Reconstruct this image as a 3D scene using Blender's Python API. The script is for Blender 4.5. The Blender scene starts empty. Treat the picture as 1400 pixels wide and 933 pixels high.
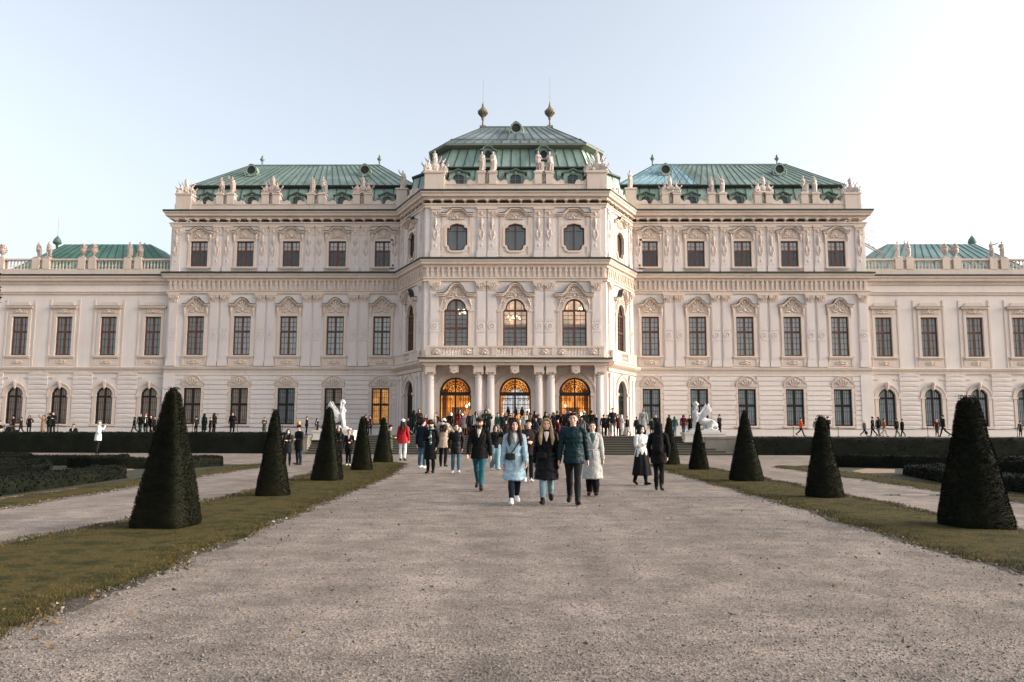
import bpy, math, random
import numpy as np
from mathutils import Vector, Matrix

R = math.radians
rnd = random.Random(7)
scene = bpy.context.scene
COL = scene.collection
# ---------------------------------------------------------------- camera numbers
FPX, CAM_H, CXP, CYP, HYP = 1089.0, 1.45, 700.0, 466.5, 590.0
TILT = math.atan((HYP - CYP) / FPX)
TZ = 1.15                     # height of the terrace above the garden
DW = 62.4                     # distance of the wing facade

def gp(px, py, z=0.0):
    """ground point (x, y) seen at a place of the photo"""
    v = CYP - py
    t = (z - CAM_H) / (FPX * math.sin(TILT) + v * math.cos(TILT))
    return t * (px - CXP), t * (FPX * math.cos(TILT) - v * math.sin(TILT))

def zz(py, d):
    v = CYP - py
    return CAM_H + d * (FPX * math.sin(TILT) + v * math.cos(TILT)) / (FPX * math.cos(TILT) - v * math.sin(TILT))

def xx(px, py, d):
    v = CYP - py
    return d * (px - CXP) / (FPX * math.cos(TILT) - v * math.sin(TILT))

# ---------------------------------------------------------------- object helpers
def link(o, parent=None):
    COL.objects.link(o)
    if parent is not None:
        o.parent = parent
    return o

def tag(o, label=None, cat=None, group=None, kind=None):
    if label: o['label'] = label
    if cat: o['category'] = cat
    if group: o['group'] = group
    if kind: o['kind'] = kind
    return o

def empty(name, loc=(0, 0, 0), rz=0.0):
    o = bpy.data.objects.new(name, None)
    o.empty_display_size = 0.2
    o.location = loc
    o.rotation_euler = (0, 0, rz)
    COL.objects.link(o)
    return o

def children(o):
    return [c for c in COL.objects if c.parent is o]

def copy_tree(o, parent=None, kids=None):
    c = o.copy()
    COL.objects.link(c)
    c.parent = parent
    for ch in (kids[o] if kids is not None else KIDS.get(o, ())):
        copy_tree(ch, c, kids)
    return c

KIDS = {}

class MB:
    """collects shapes and links them as ONE mesh object"""
    def __init__(s):
        s.v = []; s.f = []; s.m = []; s.M = Matrix.Identity(4); s.mi = 0

    def add(s, verts, faces):
        b = len(s.v)
        M = s.M
        s.v.extend((M @ Vector(p))[:] for p in verts)
        s.f.extend(tuple(b + i for i in f) for f in faces)
        s.m.extend([s.mi] * len(faces))
        return s

    def box(s, x0, x1, y0, y1, z0, z1, taper=0.0):
        if x0 > x1: x0, x1 = x1, x0
        if y0 > y1: y0, y1 = y1, y0
        t = taper
        return s.add([(x0, y0, z0), (x1, y0, z0), (x1, y1, z0), (x0, y1, z0),
                      (x0 + t, y0 + t, z1), (x1 - t, y0 + t, z1), (x1 - t, y1 - t, z1), (x0 + t, y1 - t, z1)],
                     [(3, 2, 1, 0), (4, 5, 6, 7), (0, 1, 5, 4), (1, 2, 6, 5), (2, 3, 7, 6), (3, 0, 4, 7)])

    def prism(s, poly, y0, y1):
        """outline in (x, z), counter-clockwise seen from the front (-y), from y0 (front) to y1"""
        n = len(poly)
        vs = [(p[0], y0, p[1]) for p in poly] + [(p[0], y1, p[1]) for p in poly]
        fs = [tuple(range(n)), tuple(range(2 * n - 1, n - 1, -1))]
        fs += [(i, n + i, n + (i + 1) % n, (i + 1) % n) for i in range(n)]
        return s.add(vs, fs)

    def ribbon(s, pts, th, y0, y1):
        """a moulding of height th that follows a line in (x, z)"""
        n = len(pts)
        nor = []
        for i in range(n):
            a = Vector(pts[max(0, i - 1)]); b = Vector(pts[min(n - 1, i + 1)])
            d = (b - a).normalized()
            nor.append((-d.y, d.x))
        vs = []
        for (x, z), (nx, nz) in zip(pts, nor):
            vs += [(x, y0, z), (x + nx * th, y0, z + nz * th), (x + nx * th, y1, z + nz * th), (x, y1, z)]
        fs = [(0, 1, 2, 3), (4 * n - 1, 4 * n - 2, 4 * n - 3, 4 * n - 4)]
        for i in range(n - 1):
            for k in range(4):
                fs.append((4 * i + k, 4 * i + 4 + k, 4 * i + 4 + (k + 1) % 4, 4 * i + (k + 1) % 4))
        return s.add(vs, fs)

    def sweep(s, path, prof, closed=False):
        """profile (out, z) carried along a plan line with mitred corners; out is to the right of the walk"""
        n = len(path); P = [Vector(p) for p in path]
        offs = []
        for i in range(n):
            def nrm(a, b):
                d = (b - a).normalized(); return Vector((d.y, -d.x))
            if closed or 0 < i < n - 1:
                n1 = nrm(P[i - 1], P[i]); n2 = nrm(P[i], P[(i + 1) % n])
                m = (n1 + n2).normalized(); offs.append(m / max(0.25, m.dot(n1)))
            elif i == 0: offs.append(nrm(P[0], P[1]))
            else: offs.append(nrm(P[-2], P[-1]))
        k = len(prof); vs = []
        for p, o in zip(P, offs):
            vs += [(p.x + o.x * a, p.y + o.y * a, z) for a, z in prof]
        fs = []
        for i in range(n if closed else n - 1):
            j = (i + 1) % n
            for q in range(k):
                fs.append((i * k + q, j * k + q, j * k + (q + 1) % k, i * k + (q + 1) % k))
        if not closed:
            fs.append(tuple(range(k - 1, -1, -1))); fs.append(tuple((n - 1) * k + q for q in range(k)))
        return s.add(vs, fs)

    def lathe(s, prof, seg=12, c=(0, 0, 0), squash=1.0):
        k = len(prof); vs = []
        for i in range(seg):
            a = 2 * math.pi * i / seg
            vs += [(c[0] + r * math.cos(a), c[1] + r * math.sin(a) * squash, c[2] + z) for r, z in prof]
        fs = []
        for i in range(seg):
            j = (i + 1) % seg
            for q in range(k - 1):
                fs.append((i * k + q, j * k + q, j * k + q + 1, i * k + q + 1))
        fs.append(tuple(i * k for i in range(seg - 1, -1, -1))); fs.append(tuple(i * k + k - 1 for i in range(seg)))
        return s.add(vs, fs)

    def blob(s, c, r, seg=8, rings=5, rot=None):
        vs = [(0, 0, -1)]; fs = []
        for i in range(1, rings):
            t = math.pi * i / rings
            vs += [(math.sin(t) * math.cos(2 * math.pi * j / seg), math.sin(t) * math.sin(2 * math.pi * j / seg), -math.cos(t)) for j in range(seg)]
        vs.append((0, 0, 1)); L = len(vs) - 1
        for j in range(seg): fs.append((0, 1 + (j + 1) % seg, 1 + j))
        for i in range(rings - 2):
            for j in range(seg):
                a = 1 + i * seg
                fs.append((a + j, a + (j + 1) % seg, a + seg + (j + 1) % seg, a + seg + j))
        a = 1 + (rings - 2) * seg
        for j in range(seg): fs.append((a + j, a + (j + 1) % seg, L))
        q = []
        for p in vs:
            p = Vector((p[0] * r[0], p[1] * r[1], p[2] * r[2]))
            if rot is not None: p = rot @ p
            q.append(p + Vector(c))
        return s.add(q, fs)

    def limb(s, pts, rad, seg=10, ref=(1, 0, 0), cap=0.6, fold=0.0, nf=7):
        """closed tapered loft: rad is a list of r or (r along ref, r across)"""
        P = [Vector(p) for p in pts]; Rr = [(r, r) if not isinstance(r, tuple) else r for r in rad]
        n = len(P)
        rings = []
        def frame(i):
            a = P[max(0, i - 1)]; b = P[min(n - 1, i + 1)]
            t = (b - a).normalized(); x = Vector(ref); x = x - t * x.dot(t)
            if x.length < 1e-3: x = Vector((0, 1, 0)); x = x - t * x.dot(t)
            x.normalize(); return t, x, t.cross(x)
        for i in range(n):
            t, x, y = frame(i)
            if i == 0 and cap > 0:
                m = min(Rr[0]) * cap
                rings.append((P[0] - t * m, x, y, Rr[0][0] * .45, Rr[0][1] * .45)); rings.append((P[0] - t * m * .6, x, y, Rr[0][0] * .82, Rr[0][1] * .82))
            rings.append((P[i], x, y, *Rr[i]))
            if i == n - 1 and cap > 0:
                m = min(Rr[-1]) * cap
                rings.append((P[-1] + t * m * .6, x, y, Rr[-1][0] * .82, Rr[-1][1] * .82)); rings.append((P[-1] + t * m, x, y, Rr[-1][0] * .45, Rr[-1][1] * .45))
        vs = []
        for c, x, y, a, b in rings:
            for j in range(seg):
                w = 2 * math.pi * j / seg
                k = 1 + fold * math.sin(w * nf + c.z * 2.0)
                vs.append(c + x * a * k * math.cos(w) + y * b * k * math.sin(w))
        fs = []
        for i in range(len(rings) - 1):
            for j in range(seg):
                fs.append((i * seg + j, i * seg + (j + 1) % seg, (i + 1) * seg + (j + 1) % seg, (i + 1) * seg + j))
        fs.append(tuple(range(seg - 1, -1, -1))); L = (len(rings) - 1) * seg
        fs.append(tuple(L + j for j in range(seg)))
        return s.add(vs, fs)

    def ring(s, c, r0, r1, y0, y1, seg=16, a0=0.0, a1=2 * math.pi):
        """flat annulus (or arc of one) in the facade plane"""
        full = abs(a1 - a0 - 2 * math.pi) < 1e-6
        n = seg if full else seg + 1
        vs = []
        for i in range(n):
            a = a0 + (a1 - a0) * i / seg
            cx, sx = math.cos(a), math.sin(a)
            vs += [(c[0] + r0 * cx, y0, c[1] + r0 * sx), (c[0] + r1 * cx, y0, c[1] + r1 * sx), (c[0] + r1 * cx, y1, c[1] + r1 * sx), (c[0] + r0 * cx, y1, c[1] + r0 * sx)]
        fs = []
        for i in range(seg):
            j = (i + 1) % n
            for k in range(4):
                fs.append((4 * i + k, 4 * i + (k + 1) % 4, 4 * j + (k + 1) % 4, 4 * j + k))
        if not full:
            fs.append((3, 2, 1, 0)); L = 4 * (n - 1); fs.append((L, L + 1, L + 2, L + 3))
        return s.add(vs, fs)

    def mesh(s, me, M=None):
        M = M or Matrix.Identity(4)
        return s.add([M @ v.co for v in me.vertices], [tuple(p.vertices) for p in me.polygons])

    def build(s, name, mats, parent=None, smooth=False, loc=None):
        me = bpy.data.meshes.new(name)
        me.from_pydata(s.v, [], s.f)
        if not isinstance(mats, (list, tuple)): mats = [mats] + ([SEAM] if s.m and max(s.m) == 1 else [])
        for m in mats: me.materials.append(m)
        if len(mats) > 1: me.polygons.foreach_set('material_index', s.m)
        if smooth: me.polygons.foreach_set('use_smooth', [True] * len(me.polygons))
        me.update()
        o = bpy.data.objects.new(name, me)
        link(o, parent)
        if parent is not None: KIDS.setdefault(parent, []).append(o)
        if loc is not None: o.location = loc
        return o

def np_mesh(name, verts, faces, mats, parent=None, mi=None, smooth=False):
    """fast mesh from numpy arrays, all faces with the same number of corners"""
    me = bpy.data.meshes.new(name)
    nv, nf, k = len(verts), len(faces), faces.shape[1]
    me.vertices.add(nv); me.vertices.foreach_set('co', np.asarray(verts, np.float32).ravel())
    me.loops.add(nf * k); me.loops.foreach_set('vertex_index', np.asarray(faces, np.int32).ravel())
    me.polygons.add(nf); me.polygons.foreach_set('loop_start', np.arange(0, nf * k, k, dtype=np.int32))
    if not isinstance(mats, (list, tuple)): mats = [mats]
    for m in mats: me.materials.append(m)
    if mi is not None: me.polygons.foreach_set('material_index', np.asarray(mi, np.int32))
    if smooth: me.polygons.foreach_set('use_smooth', np.ones(nf, bool))
    me.update(calc_edges=True)
    o = bpy.data.objects.new(name, me)
    return link(o, parent)

def plate(outer, holes, th):
    """wall plate in (x, z) with real openings, front face at y = 0, thickness th behind it; returns a mesh"""
    cu = bpy.data.curves.new('plate', 'CURVE'); cu.dimensions = '2D'; cu.fill_mode = 'BOTH'; cu.extrude = th / 2
    for poly in [outer] + list(holes):
        sp = cu.splines.new('POLY'); sp.points.add(len(poly) - 1); sp.use_cyclic_u = True
        for q, p in zip(sp.points, poly): q.co = (p[0], p[1], 0, 1)
    o = bpy.data.objects.new('plate', cu); COL.objects.link(o)
    dg = bpy.context.evaluated_depsgraph_get()
    me = bpy.data.meshes.new_from_object(o.evaluated_get(dg))
    COL.objects.unlink(o); bpy.data.objects.remove(o); bpy.data.curves.remove(cu)
    # curve (x, y, z) -> facade (x, depth, z)
    me.transform(Matrix(((1, 0, 0, 0), (0, 0, -1, th / 2), (0, 1, 0, 0), (0, 0, 0, 1))))
    return me

# ---------------------------------------------------------------- materials
MAT = {}
def newmat(name):
    m = bpy.data.materials.new(name); m.use_nodes = True
    nt = m.node_tree; nt.nodes.clear()
    out = nt.nodes.new('ShaderNodeOutputMaterial'); b = nt.nodes.new('ShaderNodeBsdfPrincipled')
    nt.links.new(b.outputs[0], out.inputs[0]); MAT[name] = m
    return m, nt, b, out

def N(nt, kind, **kw):
    n = nt.nodes.new('ShaderNode' + kind)
    for k, v in kw.items():
        if k in n.inputs: n.inputs[k].default_value = v
        else: setattr(n, k, v)
    return n

def coords(nt, scale=(1, 1, 1), kind='Object', loc=(0, 0, 0)):
    t = N(nt, 'TexCoord'); mp = N(nt, 'Mapping'); mp.inputs['Scale'].default_value = scale; mp.inputs['Location'].default_value = loc
    nt.links.new(t.outputs[kind], mp.inputs[0]); return mp.outputs[0]

def noise(nt, vec, scale, detail=4, rough=.6):
    n = N(nt, 'TexNoise', Scale=scale, Detail=detail, Roughness=rough); nt.links.new(vec, n.inputs['Vector']); return n.outputs['Fac']

def ramp(nt, fac, stops):
    r = N(nt, 'ValToRGB'); e = r.color_ramp.elements
    while len(e) < len(stops): e.new(0.5)
    for el, (p, c) in zip(e, stops):
        el.position = p; el.color = (*c, 1) if len(c) == 3 else c
    nt.links.new(fac, r.inputs[0]); return r.outputs[0]

def mixc(nt, fac, a, b, mode='MIX'):
    m = N(nt, 'Mix', data_type='RGBA', blend_type=mode)
    for sock, val in ((m.inputs[0], fac), (m.inputs[6], a), (m.inputs[7], b)):
        if hasattr(val, 'is_linked') or hasattr(val, 'links'): nt.links.new(val, sock)
        elif isinstance(val, (int, float)): sock.default_value = val
        else: sock.default_value = (*val, 1)
    return m.outputs[2]

def bump(nt, b, h, strength=.3, dist=.02):
    n = N(nt, 'Bump', Strength=strength, Distance=dist); nt.links.new(h, n.inputs['Height']); nt.links.new(n.outputs[0], b.inputs['Normal'])

def sc(c, k): return tuple(min(1, x * k) for x in c)

def stone(name, col, var=.18, streak=.25, rough=.85, dark=.55):
    m, nt, b, _ = newmat(name)
    v = coords(nt)
    big = noise(nt, v, .35, 5, .62)
    c = ramp(nt, big, [(.25, sc(col, 1 - var)), (.5, col), (.8, sc(col, 1 + var * .5))])
    vs = coords(nt, (2.2, 2.2, .16))
    st = noise(nt, vs, 1.6, 6, .7)
    f = ramp(nt, st, [(.52, (0, 0, 0)), (.78, (streak,) * 3)])
    c = mixc(nt, f, c, sc(col, dark))
    fine = noise(nt, v, 28, 3, .7)
    c = mixc(nt, .12, c, ramp(nt, fine, [(.3, (.2, .18, .16)), (.7, (.95, .9, .85))]), 'OVERLAY')
    nt.links.new(c, b.inputs['Base Color']); b.inputs['Roughness'].default_value = rough
    bump(nt, b, fine, .12, .01)
    return m

def plain(name, col, rough=.7, metal=0.0, var=.15, scale=6.0, spec=.4, bmp=.0, bscale=40):
    m, nt, b, _ = newmat(name)
    v = coords(nt)
    n = noise(nt, v, scale, 4, .6)
    c = ramp(nt, n, [(.25, sc(col, 1 - var)), (.75, sc(col, 1 + var))])
    nt.links.new(c, b.inputs['Base Color'])
    b.inputs['Roughness'].default_value = rough; b.inputs['Metallic'].default_value = metal
    b.inputs['Specular IOR Level'].default_value = spec
    if bmp: bump(nt, b, noise(nt, v, bscale, 3, .6), bmp, .02)
    return m

def glow(name, stops, strength, scale=1.5, stretch=(1, 1, 1)):
    m, nt, b, _ = newmat(name)
    v = coords(nt, stretch)
    c = ramp(nt, noise(nt, v, scale, 3, .6), stops)
    b.inputs['Base Color'].default_value = (.3, .2, .1, 1)
    nt.links.new(c, b.inputs['Emission Color']); b.inputs['Emission Strength'].default_value = strength
    return m

def copper(name, col, dark, light):
    m, nt, b, _ = newmat(name)
    v = coords(nt)
    big = noise(nt, v, .5, 6, .65)
    c = ramp(nt, big, [(.28, sc(col, .72)), (.5, col), (.72, light)])
    st = noise(nt, coords(nt, (3.0, 3.0, .3)), 1.2, 6, .7)
    c = mixc(nt, ramp(nt, st, [(.5, (0, 0, 0)), (.72, (.55,) * 3)]), c, dark)
    # sheets of slightly different age
    bk = N(nt, 'TexVoronoi', Scale=.55, Randomness=.8); nt.links.new(coords(nt, (1.6, .7, .7)), bk.inputs['Vector'])
    hs = N(nt, 'HueSaturation'); nt.links.new(c, hs.inputs['Color'])
    mr = N(nt, 'MapRange'); mr.inputs[3].default_value = .78; mr.inputs[4].default_value = 1.18
    nt.links.new(bk.outputs['Color'], mr.inputs[0]); nt.links.new(mr.outputs[0], hs.inputs['Value'])
    nt.links.new(hs.outputs[0], b.inputs['Base Color'])
    b.inputs['Roughness'].default_value = .62; b.inputs['Metallic'].default_value = 0.0
    bump(nt, b, noise(nt, v, 5, 4, .6), .15, .02)
    return m

WALL = stone('stucco_cream', (.73, .645, .595), var=.13, streak=.42, dark=.68)
PIER = stone('stucco_rose', (.675, .595, .56), var=.11, streak=.34, dark=.68)
TRIM = stone('stone_trim', (.655, .54, .46), var=.17, streak=.45, dark=.5)
STAT = stone('stone_statue', (.50, .40, .345), var=.3, streak=.45, dark=.32)
STATW = stone('stone_statue_pale', (.52, .445, .395), var=.18, streak=.3, dark=.45)
MARB = stone('marble_white', (.50, .505, .51), var=.28, streak=.45, dark=.6)
STEPM = stone('step_stone', (.045, .042, .034), var=.35, streak=.5, dark=.4)
STEPN = stone('step_nosing', (.115, .105, .082), var=.35, streak=.3, dark=.5)
CHEEK = stone('cheek_stone', (.17, .155, .13), var=.4, streak=.7, dark=.3)
COPG = copper('copper_green', (.175, .24, .21), (.05, .072, .062), (.275, .345, .31))
COPG2 = copper('copper_vivid', (.105, .235, .17), (.03, .07, .055), (.17, .32, .24))
COPB = copper('copper_teal', (.12, .215, .215), (.04, .07, .075), (.19, .30, .30))
COPN = copper('copper_blue', (.23, .37, .41), (.10, .19, .21), (.34, .49, .52))
SLATE = copper('copper_grey', (.155, .19, .195), (.05, .06, .065), (.26, .31, .31))
DARKM = plain('lead_flashing', (.028, .036, .030), .6)
SEAM = plain('copper_seam', (.05, .085, .07), .65, var=.3)
WOOD = plain('window_wood', (.12, .042, .028), .5, var=.25)
WOODD = plain('window_wood_dark', (.03, .018, .014), .5, var=.25)
IRON = plain('wrought_iron', (.012, .012, .012), .5)
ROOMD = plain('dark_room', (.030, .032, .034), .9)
CURT = None
def curtain(name, col, k=14):
    m, nt, b, _ = newmat(name)
    v = coords(nt, (1, 1, .03))
    c = ramp(nt, noise(nt, v, k, 2, .5), [(.3, sc(col, .72)), (.6, col)])
    c = mixc(nt, ramp(nt, noise(nt, coords(nt), .9, 3), [(.35, (.0,) * 3), (.75, (.45,) * 3)]), c, sc(col, .5))
    nt.links.new(c, b.inputs['Base Color']); b.inputs['Roughness'].default_value = .9
    return m
CURT = curtain('net_curtain', (.86, .92, .90))
CURTP = curtain('rose_curtain', (.88, .68, .56), 16)
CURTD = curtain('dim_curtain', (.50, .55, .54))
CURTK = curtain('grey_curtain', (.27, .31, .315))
BLIND = curtain('white_blind', (.86, .83, .80), 4)
WARM = glow('hall_wall_glow', [(.30, (.10, .03, .006)), (.48, (.55, .17, .025)), (.60, (.9, .33, .06)), (.75, (1.0, .55, .18))], .40, 1.6, (1, 1, .5))
WARMW = glow('lit_window', [(.3, (.25, .08, .015)), (.55, (.75, .33, .08)), (.8, (1, .6, .22))], .26, 2.6)
WARML = glow('lit_room_upper', [(.3, (.10, .07, .05)), (.55, (.22, .15, .10)), (.8, (.75, .36, .12))], .95, 1.2)
SKYL = glow('daylight_arch', [(.3, (.62, .66, .68)), (.7, (.85, .86, .86))], .30, 1.0)
LAMP = glow('lamp_glow', [(0, (1, .75, .42)), (1, (1, .85, .6))], 2.6)
def glassmat():
    m, nt, b, out = newmat('window_glass')
    nt.nodes.remove(b)
    tr = N(nt, 'BsdfTransparent'); tr.inputs[0].default_value = (.95, .97, .97, 1)
    gl = N(nt, 'BsdfGlossy'); gl.inputs['Roughness'].default_value = .03
    wn = noise(nt, coords(nt), 1.3, 2); bp = N(nt, 'Bump', Strength=.05, Distance=.05); nt.links.new(wn, bp.inputs['Height']); nt.links.new(bp.outputs[0], gl.inputs['Normal'])
    fr = N(nt, 'LayerWeight'); fr.inputs[0].default_value = .28
    mr = N(nt, 'MapRange'); mr.inputs[3].default_value = .06; mr.inputs[4].default_value = .9; nt.links.new(fr.outputs['Fresnel'], mr.inputs[0])
    mx = N(nt, 'MixShader'); nt.links.new(mr.outputs[0], mx.inputs[0]); nt.links.new(tr.outputs[0], mx.inputs[1]); nt.links.new(gl.outputs[0], mx.inputs[2])
    nt.links.new(mx.outputs[0], out.inputs[0])
    return m
GLASS = glassmat()
# ================================================================ the palace
PAL = empty('palace', (0.30, DW, TZ), R(-0.8))
tag(PAL, 'long pale baroque palace with green copper roofs and a central pavilion above the garden', 'palace')
def part(mb, name, mats, smooth=False): return mb.build(name, mats, PAL, smooth)

CXW, CXF, YF = 9.28, 6.6, -5.3          # inner corner with the wing, front corner, pavilion front
WEND, OEND = 27.75, 50.0
CHL = math.hypot(CXW - CXF, YF)
A_L = math.atan2(YF, CXW - CXF); A_R = -A_L
CH_L = ((-CXW - CXF) / 2, YF / 2); CH_R = ((CXW + CXF) / 2, YF / 2)
def FM(x, y, a=0.0): return Matrix.Translation((x, y, 0)) @ Matrix.Rotation(a, 4, 'Z')
WINX = [10.6 + 3.71 * k for k in range(5)]
OUTX = [29.0 + 3.57 * k for k in range(6)]
FX = (-4.28, 0.0, 4.28)

# ---------------------------------------------------------------- window outlines (x, z), counter-clockwise
def rect(w, z0, z1): return [(-w, z0), (w, z0), (w, z1), (-w, z1)]
def arch(w, z0, zs, n=14, rise=None):
    h = rise or w
    return [(-w, z0), (w, z0)] + [(w * math.cos(math.pi * i / n), zs + h * math.sin(math.pi * i / n)) for i in range(n + 1)]
def shoulder(w, z0, zs, wi, zc, n=12):
    return [(-w, z0), (w, z0), (w, zs)] + [(wi * math.cos(math.pi * i / n), zc + wi * math.sin(math.pi * i / n)) for i in range(n + 1)] + [(-w, zs)]
def notched(w, z0, z1):
    h = [(.0, z1), (-.55 * w, z1 - .10), (-.70 * w, z1 - .16), (-.72 * w, z1 - .30), (-w, z1 - .36)]
    lo = [(-w, z0 + .42), (-.80 * w, z0 + .36), (-.70 * w, z0 + .10), (-.5 * w, z0)]
    left = h + lo
    right = [(-x, z) for x, z in reversed(lo)] + [(-x, z) for x, z in reversed(h[1:])]
    return left + right
def inset(poly, d):
    n = len(poly); cx = sum(p[0] for p in poly) / n
    out = []
    for i in range(n):
        a, b, c = Vector(poly[i - 1]), Vector(poly[i]), Vector(poly[(i + 1) % n])
        d1 = (b - a); d2 = (c - b)
        if d1.length < 1e-6 or d2.length < 1e-6: out.append(b[:]); continue
        d1.normalize(); d2.normalize()
        n1 = Vector((-d1.y, d1.x)); n2 = Vector((-d2.y, d2.x)); m = n1 + n2
        if m.length < 1e-4: m = n1
        m.normalize(); out.append((b + m * d / max(.5, m.dot(n1)))[:])
    return out
def zrange(poly, x):
    zs = []
    for i in range(len(poly)):
        (x0, z0), (x1, z1) = poly[i - 1], poly[i]
        if (x0 - x) * (x1 - x) <= 0 and abs(x1 - x0) > 1e-9: zs.append(z0 + (z1 - z0) * (x - x0) / (x1 - x0))
    return (min(zs), max(zs)) if len(zs) > 1 else None
def xrange_(poly, z):
    q = zrange([(b, a) for a, b in poly], z)
    return q

O_ATT = rect(.70, 13.33, 15.41); O_MAIN = rect(.69, 6.22, 9.33); O_GRD = rect(.69, .78, 3.63)
O_OMAIN = rect(.65, 6.22, 9.33); O_OGRD = arch(.66, .78, 3.02)
O_PMAIN = shoulder(.88, 6.30, 8.98, .71, 9.14); O_PATT = notched(.76, 13.42, 15.45)
O_DOOR = arch(1.13, 0.0, 3.0, 20); O_CDOOR = arch(.95, 0.0, 3.1, 16)

def shift(poly, u): return [(x + u, z) for x, z in poly]

# ---------------------------------------------------------------- walls: one part, real openings
def walls():
    mb = MB()
    def seg(M, outer, holes, th=.5):
        me = plate(outer, holes, th); mb.mesh(me, M); bpy.data.meshes.remove(me)
    for s in (-1, 1):
        hs = []
        for x in WINX:
            hs += [shift(O_ATT, s * x), shift(O_MAIN, s * x), shift(O_GRD, s * x)]
        a, b = sorted((s * CXW, s * WEND))
        seg(FM(0, 0), [(a, 0), (b, 0), (b, 17.0), (a, 17.0)], hs)
        hs = []
        for x in OUTX: hs += [shift(O_OMAIN, s * x), shift(O_OGRD, s * x)]
        a, b = sorted((s * WEND, s * OEND))
        seg(FM(0, .32), [(a, 0), (b, 0), (b, 12.3), (a, 12.3)], hs)
        # end walls and the back
        mb.box(s * WEND, s * (WEND - .5), .5, 14, 0, 17.0)
    for cx, a in ((CH_L, A_L), (CH_R, A_R)):
        seg(FM(*cx, a), [(-CHL / 2, 0), (CHL / 2, 0), (CHL / 2, 17.0), (-CHL / 2, 17.0)], [O_PMAIN, O_PATT, O_CDOOR])
    hs = []
    for x in FX: hs += [shift(O_PMAIN, x), shift(O_PATT, x), shift(O_DOOR, x)]
    seg(FM(0, YF), [(-CXF, 0), (CXF, 0), (CXF, 17.0), (-CXF, 17.0)], hs)
    mb.box(-WEND + .5, WEND - .5, 13.5, 14, 0, 17.0)
    mb.box(-OEND, -WEND, 13.2, 13.7, 0, 12.3); mb.box(OEND, WEND, 13.2, 13.7, 0, 12.3)
    mb.box(-OEND - .3, -OEND, .32, 13.7, 0, 12.3); mb.box(OEND, OEND + .3, .32, 13.7, 0, 12.3)
    part(mb, 'wall', WALL)
walls()

# ---------------------------------------------------------------- ground storey rustication, plinth
def courses():
    for s in (-1, 1):
        mb = MB()
        z = .52
        while z < 4.74:
            h = .315
            cut = []
            for x in WINX:
                w = .92 if .3 < z < 3.9 else (.80 if z < 4.55 else 0)
                if w: cut.append((x - w, x + w))
            u = CXW + .06
            for a, b in cut + [(WEND + .04, None)]:
                if a - u > .05: mb.box(s * u, s * a, -.085, .01, z, z + h)
                u = b
            # the outer wings: only the piers between the arches
            edges = [WEND + .02] + OUTX + [OEND]
            for i in range(len(OUTX) - 1):
                a = OUTX[i] + 1.02; b = OUTX[i + 1] - 1.02
                mb.box(s * a, s * b, .235, .33, z, z + h)
                # swelling middle of each rusticated block
                mb.add([(s * a, 0.235, z + .03), (s * b, 0.235, z + .03), (s * (a + b) / 2, .20, z + h * .72), (s * b, 0.235, z + h - .02), (s * a, 0.235, z + h - .02)],
                       [(0, 1, 2), (1, 3, 2), (3, 4, 2), (4, 0, 2)] if s > 0 else [(1, 0, 2), (3, 1, 2), (4, 3, 2), (0, 4, 2)])
            z += .375
        a, b = sorted((s * (CXW + .1), s * (WEND + .06)))
        mb.box(a, b, -.12, .01, 0, .5)
        a, b = sorted((s * (WEND + .07), s * OEND)); mb.box(a, b, .22, .33, 0, .5)
        # quoin pier where the taller block meets the low wing
        a, b = sorted((s * (WEND - .9), s * (WEND + .02))); mb.box(a, b, -.115, -.085, .52, 4.76)
        part(mb, 'rustication', WALL)
courses()

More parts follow.
